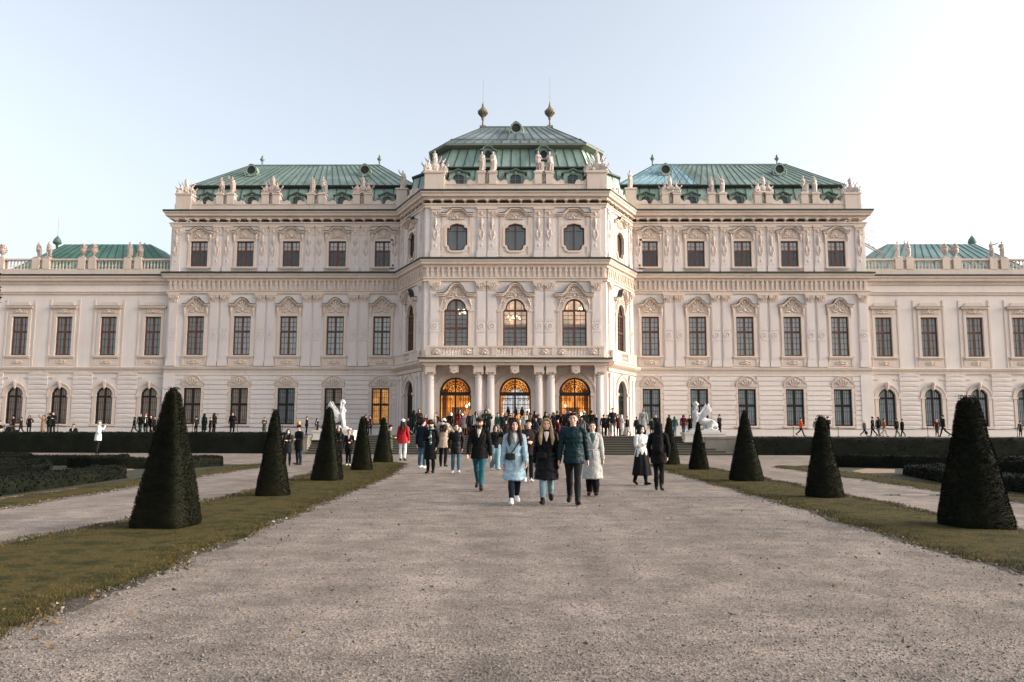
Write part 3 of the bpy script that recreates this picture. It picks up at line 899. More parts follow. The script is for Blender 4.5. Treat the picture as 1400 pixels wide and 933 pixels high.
mb.box(-6.22, -5.98, y1, YF, 5.43, 6.22); mb.box(5.98, 6.22, y1, YF, 5.43, 6.22)
part(mb, 'balustrade', TRIM)
for cx, a in ((CH_L, A_L), (CH_R, A_R)):
    mb = MB(); mb.M = FM(*cx, a)
    mb.box(-2.6, 2.6, -.34, -.16, 5.36, 5.5); mb.box(-2.6, 2.6, -.36, -.14, 6.05, 6.18)
    for u in (-2.3, -1.0, 1.0, 2.3): mb.box(u - .3, u + .3, -.33, -.17, 5.5, 6.05)
    for k in range(8): baluster_at(mb, -.62 + k * .177, -.25, 5.5, 6.05)
    for u in (-1.65, 1.65): mb.box(u - .4, u + .4, -.31, -.19, 5.5, 6.05)
    part(mb, 'balustrade', TRIM)

# pilasters of the ground storey of the pavilion
def gpil(w, d, z):
    mb = MB(); mb.box(-w, w, -d, 0, 0, z); mb.box(-w - .06, w + .06, -d - .06, 0, z, z + .32); mb.box(-w - .06, w + .06, -d - .05, 0, 0, .4)
    return mb.build('ground_pilaster', PIER, PAL)
g1, g2 = gpil(.28, .12, 4.3), gpil(.25, .14, 4.2)
for i, x in enumerate((-5.95, -2.55, -1.70, 1.70, 2.55, 5.95)): place(g1, FM(x, YF), i == 0)
i = 0
for cx, a in ((CH_L, A_L), (CH_R, A_R)):
    for u in (-2.45, -1.75, 1.75, 2.45): place(g2, FM(*cx, a) @ Matrix.Translation((u, 0, 0)), i == 0); i += 1
    mb = MB(); mb.M = FM(*cx, a); relief(mb, 0, 4.35, .7, .4, -.03, 8); part(mb, 'arch_relief', TRIM)

# ---------------------------------------------------------------- parapets
PEDW = [12.455 + 3.71 * k for k in range(4)]
def scroll(mb, x, s, z, y0, y1, k=1.0):
    pts = [(0, 0), (1.02 * k, 0), (1.02 * k, .12), (.92 * k, .30), (.70 * k, .36), (.52 * k, .26), (.36 * k, .22), (.16 * k, .34), (0, .62 * k)]
    p = [(x + s * a, z + b) for a, b in pts]
    if s < 0: p.reverse()
    mb.prism(p, y0, y1)
def parapet():
    mb = MB()
    IN = .32
    for s in (-1, 1):
        a, b = sorted((s * (CXW + .25), s * (WEND - .1)))
        mb.box(a, b, IN - .22, IN + .28, 17.9, 18.45)
        mb.box(a, b, IN - .26, IN + .30, 18.45, 18.50)
        for u in PEDW:
            u *= s
            for o in (-.45, .45):
                mb.box(u + o - .28, u + o + .28, IN - .28, IN + .36, 18.5, 19.28); mb.box(u + o - .33, u + o + .33, IN - .34, IN + .42, 19.28, 19.40)
            for o in (-.08, .08): baluster_at(mb, u + o, IN, 18.5, 19.3, .05)
            mb.box(u - .18, u + .18, IN - .1, IN + .2, 19.29, 19.38)
            scroll(mb, u + .73, 1, 18.5, IN - .2, IN + .24, .80); scroll(mb, u - .73, -1, 18.5, IN - .2, IN + .24, .80)
        u = s * 26.95
        mb.box(u - .62, u + .62, IN - .30, IN + 1.1, 17.9, 19.26); mb.box(u - .68, u + .68, IN - .36, IN + 1.16, 19.26, 19.40)
        scroll(mb, u - s * .62, -s, 18.5, IN - .2, IN + .24, .85)
        mb.box(s * (WEND - .2), s * (WEND - .7), 1.7, 13, 17.9, 18.5)
        u = s * 9.15
        mb.box(u - .42, u + .42, IN - .9, IN + .1, 17.9, 19.5); mb.box(u - .5, u + .5, IN - .98, IN + .18, 19.5, 19.62)
        scroll(mb, u + s * .42, s, 18.5, IN - .2, IN + .24, 1.0)
    # pavilion front and its slanted sides
    y = YF + .32
    mb.box(-CXF + .1, CXF - .1, y - .22, y + .28, 17.9, 18.42); mb.box(-CXF + .1, CXF - .1, y - .26, y + .3, 18.42, 18.47)
    for u in (-2.1, 2.1):
        for o in (-.42, .42):
            mb.box(u + o - .27, u + o + .27, y - .28, y + .36, 18.47, 19.30); mb.box(u + o - .32, u + o + .32, y - .34, y + .42, 19.30, 19.42)
        for o in (-.06, .06): baluster_at(mb, u + o, y, 18.47, 19.32, .055)
        scroll(mb, u + .69, 1, 18.47, y - .2, y + .24, .8); scroll(mb, u - .69, -1, 18.47, y - .2, y + .24, .8)
    for s in (-1, 1):
        u = s * 6.0
        mb.box(u - .72, u + .72, y - .34, y + 1.1, 17.9, 19.28); mb.box(u - .8, u + .8, y - .42, y + 1.18, 19.28, 19.44)
        scroll(mb, u - s * .72, -s, 18.47, y - .2, y + .24, .85)
        M = FM(*(CH_L if s < 0 else CH_R), A_L if s < 0 else A_R); mb.M = M
        mb.box(-2.7, 2.6, .1, .6, 17.9, 18.45); mb.box(-2.7, 2.6, .06, .62, 18.45, 18.5)
        q = .6 * s
        mb.box(q - .4, q + .4, .04, .7, 18.5, 19.0); scroll(mb, q + .4, 1, 18.5, .14, .56, .9); scroll(mb, q - .4, -1, 18.5, .14, .56, .9)
        mb.M = Matrix.Identity(4)
    part(mb, 'parapet', TRIM)
    # balustrades of the low wings
    OPED = [30.9 + 3.73 * k for k in range(5)]
    for s in (-1, 1):
        mb = MB(); y = .42
        a, b = sorted((s * (WEND + .05), s * OEND)); mb.box(a, b, y - .16, y + .26, 12.72, 13.20); mb.box(a, b, y - .14, y + .22, 13.92, 14.06)
        us = [WEND]
        for u in OPED: us += [u - .76, u + .76]
        us.append(OEND)
        for u in OPED:
            for o in (-.43, .43): mb.box(s * u + o - .29, s * u + o + .29, y - .2, y + .3, 13.2, 14.12)
            for o in (-.06, .06): baluster_at(mb, s * u + o, y + .04, 13.2, 13.92, .06)
        for i in range(0, len(us), 2):
            n = max(2, int((us[i + 1] - us[i]) / .25))
            for k in range(n): baluster_at(mb, s * (us[i] + (k + .5) * (us[i + 1] - us[i]) / n), y + .04, 13.2, 13.92, .075)
        part(mb, 'balustrade', TRIM)
    return OPED
OPED = parapet()

# ---------------------------------------------------------------- roofs
def loft(mb, rings, cap=True):
    """rings: list of ([plan corners], z); faces between consecutive rings"""
    n = len(rings[0][0]); vs = []; fs = []
    for plan, z in rings: vs += [(x, y, z) for x, y in plan]
    for i in range(len(rings) - 1):
        for j in range(n): fs.append((i * n + j, i * n + (j + 1) % n, (i + 1) * n + (j + 1) % n, (i + 1) * n + j))
    if cap: fs.append(tuple((len(rings) - 1) * n + j for j in range(n))); fs.append(tuple(range(n - 1, -1, -1)))
    mb.add(vs, fs)
def octo(a, y0, b, y1, y2): return [(-a, y0), (a, y0), (b, y1), (b, y2), (-b, y2), (-b, y1)]
def boxp(x0, x1, y0, y1): return [(x0, y0), (x1, y0), (x1, y1), (x0, y1)]
def seams(mb, p0, p1, q0, q1, n, t=.028, h=.05):
    """standing seams running up a roof slope from edge p0-p1 to edge q0-q1"""
    for i in range(n + 1):
        f = i / n
        a = Vector(p0).lerp(Vector(p1), f); b = Vector(q0).lerp(Vector(q1), f)
        mb.add([a + Vector((-t, -h, 0)), a + Vector((t, -h, 0)), b + Vector((t, -h, 0)), b + Vector((-t, -h, 0)),
                a + Vector((-t, 0, -.02)), a + Vector((t, 0, -.02)), b + Vector((t, 0, -.02)), b + Vector((-t, 0, -.02))],
               [(0, 1, 2, 3), (4, 0, 3, 7), (1, 5, 6, 2)])
def vseams(mb, plan0, z0, plan1, z1, i, step):
    n = len(plan0); j = (i + 1) % n
    p0, p1 = (*plan0[i], z0), (*plan0[j], z0); q0, q1 = (*plan1[i], z1), (*plan1[j], z1)
    k = max(2, int((Vector(p1) - Vector(p0)).length / step)); mb.mi = 1; seams(mb, p0, p1, q0, q1, k); mb.mi = 0

# wings
COPM = copper('copper_mansard', (.30, .42, .365), (.10, .15, .13), (.42, .54, .48))  # paler copper, the sky light on the steep slopes put into the colour
RW = {}
for s in (-1, 1):
    def bx(x0, x1, y0, y1):
        a, b = sorted((s * x0, s * x1)); return boxp(a, b, y0, y1)
    E0 = bx(8.6, 27.1, 1.3, 12.9); E1 = bx(8.6, 26.75, 1.75, 12.5)
    mb = MB(); loft(mb, [(E0, 17.9), (E1, 20.3)]); vseams(mb, E0, 17.9, E1, 20.3, 0, .8)
    for zz_ in (18.7, 19.5): pass
    mb.build('mansard_roof', COPM, PAL)
    mb = MB(); loft(mb, [(bx(8.3, 27.0, 1.55, 12.7), 20.3), (bx(8.3, 27.05, 1.42, 12.8), 20.42), (bx(8.3, 27.1, 1.40, 12.85), 20.50)]); part(mb, 'roof_band', DARKM)
    T0 = bx(8.3, 27.0, 1.45, 12.8); T1 = bx(12.0, 23.6, 5.4, 8.8)
    mb = MB(); loft(mb, [(T0, 20.5), (T1, 23.55)])
    vseams(mb, T0, 20.5, T1, 23.55, 0, .62)
    mb.box(min(T1[0][0], T1[1][0]), max(T1[0][0], T1[1][0]), 5.3, 5.5, 23.5, 23.6)
    mb.build('upper_roof', COPG, PAL)
    if s > 0:      # newer blue sheets near the pavilion, laid on the slope
        mb = MB()
        def onslope(x, f):                    # point on the front slope
            xa = 8.3 + (12.0 - 8.3) * f; 
            return (x, 1.45 + 3.95 * f - .02, 20.5 + 3.05 * f + .018)
        pts = [onslope(8.6, .02), onslope(15.0, .02), onslope(13.9, .98), onslope(12.05, .98)]
        mb.add(pts + [(p[0], p[1] + .03, p[2] - .03) for p in pts], [(0, 1, 2, 3), (7, 6, 5, 4), (0, 4, 5, 1), (1, 5, 6, 2), (2, 6, 7, 3), (3, 7, 4, 0)])
        seams(mb, onslope(8.8, .02), onslope(15.0, .02), onslope(12.1, .98), onslope(13.9, .98), 9)
        o = mb.build('roof_patch', COPN, PAL); o['label'] = 'newer pale blue copper sheets'
# pavilion
L0 = octo(5.95, -4.35, 8.45, -1.6, 13.5); L1 = octo(5.65, -3.95, 8.05, -1.7, 13.0)
B1 = octo(5.8, -4.15, 8.2, -1.75, 13.2); L2 = octo(5.45, -3.75, 7.6, -1.75, 12.6); L3 = octo(4.95, -3.35, 6.4, -1.65, 11.5)
E = octo(5.35, -3.95, 6.85, -1.95, 12.2); T = octo(2.75, -.3, 2.75, 0.2, 6.5)
mb = MB(); loft(mb, [(L0, 17.9), (L1, 19.95)])
for i in (0, 1, 5): vseams(mb, L0, 17.9, L1, 19.95, i, .9)
part(mb, 'mansard_roof', COPM)
mb = MB(); loft(mb, [(L1, 19.95), (B1, 20.05), (B1, 20.16), (L2, 20.26)]); part(mb, 'roof_band', DARKM)
mb = MB(); loft(mb, [(L2, 20.26), (L3, 21.8)])
for i in (0, 1, 5): vseams(mb, L2, 20.26, L3, 21.8, i, .72)
part(mb, 'middle_roof', COPM)
mb = MB(); loft(mb, [(L3, 21.8), (octo(5.2, -3.75, 6.7, -1.9, 12), 21.86), (E, 21.92), (E, 22.08)]); part(mb, 'roof_eave', plain('eave_wood', (.17, .19, .15), .7))
EM = octo(5.05, -3.55, 6.4, -1.75, 11.8)
mb = MB(); loft(mb, [(E, 22.08), (EM, 22.42), (T, 24.75)])
for i in (0, 1, 5): vseams(mb, E, 22.08, EM, 22.42, i, .7); vseams(mb, EM, 22.42, T, 24.75, i, .7)
mb.box(-2.8, 2.8, -.38, -.2, 24.7, 24.82)
for q in (-1, 1): mb.limb([(-5.0, -3.5, 22.55), (5.0, -3.5, 22.55)], [.03, .03], 5) if q > 0 else None
for k in range(15): mb.limb([(-5.0 + k * .714, -3.5, 22.38), (-5.0 + k * .714, -3.5, 22.56)], [.02, .02], 4)
part(mb, 'upper_roof', SLATE)
mb = MB()
for s in (-1, 1):
    for kk, (a0, a1) in enumerate(((5.55, 22.25), (4.9, 22.62))): pass
# low wings
for s in (-1, 1):
    def bx(x0, x1, y0, y1):
        a, b = sorted((s * x0, s * x1)); return boxp(a, b, y0, y1)
    T0 = bx(28.0, 42.3, 1.6, 12.6); T1 = bx(32.1, 39.6, 5.6, 8.6)
    mb = MB(); loft(mb, [(bx(27.8, 43, 1.3, 13), 12.5), (T0, 13.1), (T1, 16.5)]); vseams(mb, T0, 13.1, T1, 16.5, 0, .85); vseams(mb, T0, 13.1, T1, 16.5, 1 if s > 0 else 3, .85)
    part(mb, 'low_roof', COPG2 if s < 0 else COPB)
    mb = MB(); mb.box(*sorted((s * 27.8, s * OEND)), .7, 13.3, 12.3, 12.62); part(mb, 'roof_terrace', DARKM)

# dormers in the mansard
DORM = copper('dormer_copper', (.26, .35, .29), (.10, .15, .12), (.36, .45, .38))
def dormer(w=.50, h=1.15, sc_=1.0):
    mb = MB()
    # front wall as a plate with an arched opening, cheeks and a roof running back into the slope
    op = arch(.36, .12, .78, 10, .22)
    me = plate([(-.62, 0), (.62, 0), (.62, 1.12), (-.62, 1.12)], [op], .12); mb.mesh(me); bpy.data.meshes.remove(me)
    mb.box(-.62, -.54, .12, 1.5, 0, 1.12); mb.box(.54, .62, .12, 1.5, 0, 1.12); mb.box(-.54, .54, .12, 1.5, 1.02, 1.12)
    for s in (-1, 1): mb.limb([(s * .55, -.04, .9), (s * .60, -.06, .6), (s * .66, -.04, .15)], [.06, .08, .10], 6)
    mb.limb([(0, -.02, .98), (0, -.08, 1.12)], [.06, .09], 6)
    o = mb.build('dormer', DORM, PAL)
    r = MB()
    ln = [(-.76, 1.06), (-.54, 1.09), (-.38, 1.15), (0, 1.34), (.38, 1.15), (.54, 1.09), (.76, 1.06)]
    r.ribbon(ln, .09, -.15, 1.6); r.prism([(-.58, 1.10), (.58, 1.10), (.40, 1.15), (0, 1.35), (-.40, 1.15)], -.04, 1.5)
    r.build('dormer_hood', plain('dormer_hood_copper', (.10, .15, .12), .65, var=.4, scale=3), o)
    w_ = MB(); w_.box(-.40, .40, .10, .12, .1, 1.05); w_.build('dormer_pane', plain('dormer_glass', (.03, .035, .035), .12, spec=.6), o)
    f = MB(); f.box(-.02, .02, .06, .1, .1, 1.0); f.box(-.36, .36, .065, .095, .62, .66); f.build('dormer_frame', plain('dormer_frame_grey', (.16, .17, .16), .6), o)
    return o
dm = dormer(); nd = 0
for s in (-1, 1):
    for x in WINX:
        o = place(dm, FM(s * x, 1.12), nd == 0); o.location.z = 18.42; nd += 1
for x in FX:
    o = place(dm, FM(x, YF + .75), False); o.location.z = 18.4; o.scale = (1.12, 1, 1.02)
def small_dormer():
    mb = MB(); op = [(.27 * math.cos(2 * math.pi * i / 12), .42 + .30 * math.sin(2 * math.pi * i / 12)) for i in range(12)]
    me = plate([(-.45, 0), (.45, 0), (.45, .72), (.3, .92), (0, 1.0), (-.3, .92), (-.45, .72)], [op], .1); mb.mesh(me); bpy.data.meshes.remove(me)
    mb.box(-.45, .45, .1, 1.2, 0, .72)
    mb.ribbon([(-.6, .70), (-.4, .74), (-.26, .94), (0, 1.02), (.26, .94), (.4, .74), (.6, .70)], .08, -.16, 1.0)
    for s in (-1, 1): mb.limb([(s * .46, -.03, .6), (s * .52, -.04, .1)], [.06, .09], 6)
    o = mb.build('dormer', COPG, PAL)
    p = MB(); p.box(-.3, .3, .085, .1, .1, .74); p.build('dormer_pane', ROOMD, o)
    return o
sd2 = small_dormer()
for i, x in enumerate((-2.1, 2.1)):
    o = place(sd2, FM(x, -4.0), i == 0); o.location.z = 20.75
def oeil():
    mb = MB()
    mb.ring((0, 0), .36, .48, -.08, .7, 18)
    for s in (-1, 1): mb.limb([(s * .46, -.02, .1), (s * .54, -.02, -.2), (s * .50, -.02, -.42)], [.05, .07, .04], 6)
    mb.limb([(-.5, -.02, -.46), (0, -.05, -.54), (.5, -.02, -.46)], [.05, .07, .05], 6); mb.limb([(-.2, -.04, .46), (0, -.08, .52), (.2, -.04, .46)], [.04, .06, .04], 6)
    o = mb.build('round_window', DORM, PAL)
    p = MB(); p.lathe([(.0, -.01), (.37, -.01), (.37, .01), (0, .01)], 16); o2 = p.build('round_pane', ROOMD, o); o2.rotation_euler = (R(90), 0, 0)
    return o
oe = oeil()
for i, (x, z, y) in enumerate(((-22.6, 22.35, 3.1), (-12.9, 22.35, 3.1), (12.6, 22.35, 3.1), (22.2, 22.35, 3.1), (0.0, 24.05, -1.9))):
    o = place(oe, FM(x, y), i == 0); o.location.z = z
# finials
def finial(k=1.0):
    mb = MB(); mb.lathe([(.16, 0), (.10, .1), (.06, .7), (.09, .85), (.05, .9), (.16, 1.15), (.24, 1.35), (.14, 1.42), (.10, 1.6), (.12, 1.66), (.03, 1.9), (.0, 2.05)], 12)
    return mb.build('roof_finial', plain('finial_copper', (.13, .2, .16), .6, var=.4), PAL, smooth=True)
fn = finial()
for i, x in enumerate((-22.5, -12.1, 11.9, 22.8)):
    o = place(fn, FM(x, 5.4 if abs(x) < 20 else 5.5), i == 0); o.location.z = 22.55
    o.location.z = 23.3; o.scale = (.95, .95, .62)
def spire():
    mb = MB(); mb.box(-.42, .42, -.3, .3, 0, .45, .03)
    mb.lathe([(.22, .45), (.15, .55), (.10, .9), (.11, 1.0), (.2, 1.2), (.24, 1.45), (.20, 1.5), (.42, 1.62), (.66, 1.82), (.70, 1.95), (.62, 2.02), (.36, 2.22), (.18, 2.42), (.12, 2.6), (.14, 2.68), (.05, 2.8), (.06, 2.95), (.018, 3.0), (.008, 5.5)], 14)
    for k in range(12):
        a = math.pi * k / 6; mb.limb([(.2 * math.cos(a), .2 * math.sin(a), 1.35), (.62 * math.cos(a), .62 * math.sin(a), 1.78)], [.03, .06], 5)
    return mb.build('roof_urn', plain('urn_bronze', (.17, .145, .10), .5, var=.4), PAL)
sp = spire()
for i, x in enumerate((-2.72, 2.72)):
    o = place(sp, FM(x, .0), i == 0); o.location.z = 24.6; o.scale = (.64, .64, .82)
def ballspire():
    mb = MB(); mb.lathe([(.3, 0), (.14, .4), (.12, 1.2), (.2, 1.3), (.2, 1.5), (.62, 1.7), (.66, 1.82), (.52, 2.15), (.22, 2.45), (.06, 2.6), (.02, 2.7), (.012, 5.2)], 14)
    return mb.build('roof_ball', plain('ball_copper', (.10, .18, .14), .6, var=.4), PAL, smooth=True)
bs = ballspire()
for i, x in enumerate((-40.9, 39.9)):
    o = place(bs, FM(x, 6.5), i == 0); o.location.z = 15.5; o.scale = (.55, .55, .76)
# iron ladder and cables on the right end of the main block
mb = MB()
for q in (0, .35): mb.limb([(27.5, 3.0 + q, 16.9), (30.6, 3.0 + q, 15.0)], [.05, .05], 5)
for k in range(9): mb.limb([(27.6 + k * .37, 3.0, 16.84 - k * .227), (27.6 + k * .37, 3.35, 17.1 - k * .227)], [.06, .06], 5)
for k in range(3): mb.limb([(27.5, 3.0, 18.0 - .45 * k), (30.0, 3.2, 16.9 - .45 * k)], [.015, .015], 4)
part(mb, 'roof_ladder', plain('ladder_steel', (.30, .27, .25), .5))
# ================================================================ figures
def V3(*a): return Vector(a)
ARMS = {
 'down': ((.13, .02, -1), (.03, -.16, -1)), 'front': ((.12, -.30, -1), (.0, -.5, -1)), 'back': ((.12, .30, -1), (.06, .10, -1)),
 'phone': ((.14, -.18, -1), (-.42, -.85, .42)), 'photo': ((.30, -.62, -.30), (-.52, -.30, .85)), 'pocket': ((.24, .12, -1), (-.12, -.30, -1)),
 'up': ((.55, -.25, .55), (.10, -.25, .95)), 'hold': ((.12, -.08, -1), (-.50, -.85, .05)), 'hip': ((.55, .12, -.8), (-.75, -.25, -.45)),
 'chest': ((.16, -.12, -1), (-.78, -.50, .30)), 'reach': ((.35, -.75, .05), (.1, -.9, .35)), 'out': ((.9, -.2, .1), (.8, -.3, .5)), 'hand': ((.21, .0, -1), (.10, -.10, -1)), 'swingf': ((.18, -.28, -1), (.06, -.48, -1)), 'swingb': ((.20, .28, -1), (.10, .05, -1)),
}
def skel(h, stride=0.0, al='down', ar='down', fem=False, crouch=0.0):
    J = {}; sw = .090 if fem else .104; hw = .052
    hipz = .52 * h
    for s, a in ((1, stride), (-1, -stride)):
        bend = .10 if a >= 0 else .10 + 1.0 * abs(a)
        a2 = a + crouch; b2 = bend + 2 * crouch
        hip = V3(s * hw * h, 0, hipz)
        kn = hip + .245 * h * V3(s * (.03 if abs(stride) < .1 else -.035), -math.sin(a2), -math.cos(a2))
        an = kn + .235 * h * V3(0, -math.sin(a2 - b2), -math.cos(a2 - b2))
        J['hip', s], J['knee', s], J['ank', s] = hip, kn, an
        p = 0.15 if a >= 0 else -.55 * min(1, abs(a) * 2.4) - .05
        J['toe', s] = an + .125 * h * V3(s * .12, -math.cos(p), math.sin(p) - .18).normalized()
    lo = min(min(J['ank', s].z - .042 * h, J['toe', s].z - .016 * h) for s in (1, -1))
    for s in (1, -1):
        for k in ('hip', 'knee', 'ank', 'toe'): J[k, s] = J[k, s] - V3(0, 0, lo)
    dz = -lo
    J['dz'] = dz
    def T(x, y, z): return V3(x * h, y * h, z * h + dz)
    J['T'] = T
    for s, nm in ((1, al), (-1, ar)):
        u, f = ARMS[nm]
        sh = T(s * sw, 0.005, .805)
        el = sh + .172 * h * V3(u[0] * s, u[1], u[2]).normalized()
        wr = el + .150 * h * V3(f[0] * s, f[1], f[2]).normalized()
        J['sh', s], J['el', s], J['wr', s] = sh, el, wr
    return J

def add_hand(mb, J, s, h, fine):
    wr, el = J['wr', s], J['el', s]; d = (wr - el).normalized()
    side = V3(-s, -.25, 0); side = (side - d * side.dot(d)).normalized()      # towards the body: the palm faces in
    across = d.cross(side).normalized()                                      # across the knuckles
    if across.y > 0: across = -across                                        # thumb forward
    pal = wr + d * .045 * h
    mb.limb([wr - d * .005 * h, wr + d * .02 * h, pal + d * .008 * h], [(.013 * h, .017 * h), (.011 * h, .024 * h), (.010 * h, .024 * h)], 8, ref=side)
    if fine:
        for i, (o, L) in enumerate(((.019, .040), (.0065, .046), (-.006, .043), (-.0175, .033))):
            b = pal + across * o * h
            k1 = b + d * L * .45 * h + side * .006 * h; k2 = k1 + d * L * .32 * h + side * .012 * h; k3 = k2 + d * L * .2 * h + side * .014 * h
            mb.limb([b - d * .012 * h, b, k1, k2, k3], [.0055 * h, .0056 * h, .005 * h, .0046 * h, .0038 * h], 7, ref=side)
        b = wr + d * .016 * h + across * .020 * h
        mb.limb([b - across * .006 * h, b + across * .013 * h + d * .014 * h + side * .004 * h, b + across * .017 * h + d * .034 * h + side * .010 * h], [.0075 * h, .0062 * h, .0046 * h], 7, ref=side)
    else:
        for o, L in ((.016, .036), (.005, .042), (-.006, .039), (-.016, .030)):
            b = pal + across * o * h; mb.limb([b, b + d * L * .6 * h + side * .008 * h, b + d * L * h + side * .018 * h], [.007 * h, .0065 * h, .005 * h], 5, ref=side)
        b = wr + d * .018 * h + across * .018 * h; mb.limb([b, b + across * .014 * h + d * .03 * h], [.008 * h, .006 * h], 5, ref=side)

def add_head(mb, J, h, fine, look=0.0, nod=0.0):
    T = J['T']
    c = T(0, -.008, .930); rot = Matrix.Rotation(look, 3, 'Z') @ Matrix.Rotation(nod, 3, 'X')
    def P(x, y, z): return c + rot @ V3(x * h, y * h, z * h)
    mb.limb([T(0, .004, .82), T(0, 0, .86), P(0, .008, -.035)], [(.040 * h, .036 * h), (.032 * h, .033 * h), (.031 * h, .034 * h)], 10)
    n = 12 if fine else 8
    mb.blob(P(0, .004, .012), (.0455 * h, .056 * h, .056 * h), n, 8, rot)
    mb.blob(P(0, -.010, -.026), (.036 * h, .041 * h, .042 * h), n, 7, rot)
    mb.blob(P(0, -.034, -.050), (.016 * h, .014 * h, .013 * h), 8, 5, rot)          # chin
    mb.limb([P(0, -.050, .012), P(0, -.060, -.006), P(0, -.058, -.012)], [.005 * h, .0075 * h, .0085 * h], 6)   # nose
    for s in (-1, 1):
        mb.blob(P(s * .046, .004, -.004), (.006 * h, .012 * h, .018 * h), 6, 5, rot)  # ears
        if fine:
            mb.blob(P(s * .026, -.038, -.014), (.014 * h, .012 * h, .012 * h), 8, 5, rot)
            mb.limb([P(s * .006, -.052, .018), P(s * .02, -.051, .021), P(s * .034, -.042, .016)], [.005 * h, .0055 * h, .004 * h], 6)
    if fine:
        mb.limb([P(-.014, -.049, -.031), P(0, -.0535, -.029), P(.014, -.049, -.031)], [.003 * h, .0048 * h, .003 * h], 6)
        mb.limb([P(-.012, -.048, -.036), P(0, -.052, -.037), P(.012, -.048, -.036)], [.003 * h, .005 * h, .003 * h], 6)
    return P, rot

def add_torso(mb, J, h, e=0.0, fem=False, puff=1.0):
    T = J['T']; w = .92 if fem else 1.0
    prof = [(.475, .080, .064), (.52, .092 if not fem else .096, .070), (.585, .080 * w, .060), (.64, .080 * w, .058), (.70, .088 * w, .066), (.755, .097 * w, .067), (.795, .102 * w, .055), (.825, .075 * w, .046), (.84, .045, .040)]
    mb.limb([T(0, .004 - (.006 if .66 < z < .78 else 0), z) for z, a, b in prof], [((a * puff + e) * h, (b * puff + e) * h) for z, a, b in prof], 16, cap=.4)

def add_arm(mb, J, s, h, e=0.0, k=1.0, to_wrist=1.0, bell=0.0):
    sh, el, wr = J['sh', s], J['el', s], J['wr', s]
    end = el.lerp(wr, to_wrist)
    m1 = sh.lerp(el, .5); m2 = el.lerp(end, .4)
    top = sh + V3(-s * .03 * h, 0, .008 * h)
    mb.limb([top, sh, m1, el, m2, end], [(.034 * k + e) * h, (.036 * k + e) * h, (.031 * k + e) * h, (.026 * k + e) * h, (.025 * k + e) * h, (.0175 * k + e + bell) * h], 10, ref=(0, 1, 0), cap=.7)

def add_leg(mb, J, s, h, e=0.0, k=1.0, flare=0.0, end=1.0):
    hip, kn, an = J['hip', s], J['knee', s], J['ank', s]
    b = kn.lerp(an, end)
    c1 = kn.lerp(an, .35) + V3(0, .008 * h, 0)
    mb.limb([hip + V3(0, 0, .02 * h), hip.lerp(kn, .25), hip.lerp(kn, .6), kn, c1, b], [(.050 * k + e) * h, (.048 * k + e) * h, (.040 * k + e + flare * .3) * h, (.031 * k + e + flare * .6) * h, (.032 * k + e + flare * .8) * h, (.021 * k + e + flare) * h], 12, ref=(1, 0, 0), cap=.5)

def add_foot(mb, J, s, h, k=1.0):
    an, toe = J['ank', s], J['toe', s]
    d = toe - an; d.z *= .6; d.normalize(); heel = an - d * .030 * h - V3(0, 0, .018 * h)
    ball = an.lerp(toe, .62); ball.z = ball.z - .006 * h
    mb.limb([heel, an - V3(0, 0, .012 * h), ball, toe - d * .01 * h], [(.020 * k * h, .022 * k * h), (.023 * k * h, .027 * k * h), (.027 * k * h, .019 * k * h), (.021 * k * h, .013 * k * h)], 10, ref=(1, 0, 0), cap=.7)
    mb.limb([an + V3(0, 0, .035 * h), an - V3(0, 0, .02 * h)], [.024 * k * h, .026 * k * h], 10)

def remesh(o, voxel, smooth=2, fac=.5):
    m = o.modifiers.new('surface', 'REMESH'); m.mode = 'VOXEL'; m.voxel_size = voxel; m.use_smooth_shade = True
    if smooth:
        s = o.modifiers.new('soften', 'SMOOTH'); s.iterations = smooth; s.factor = fac
    return o

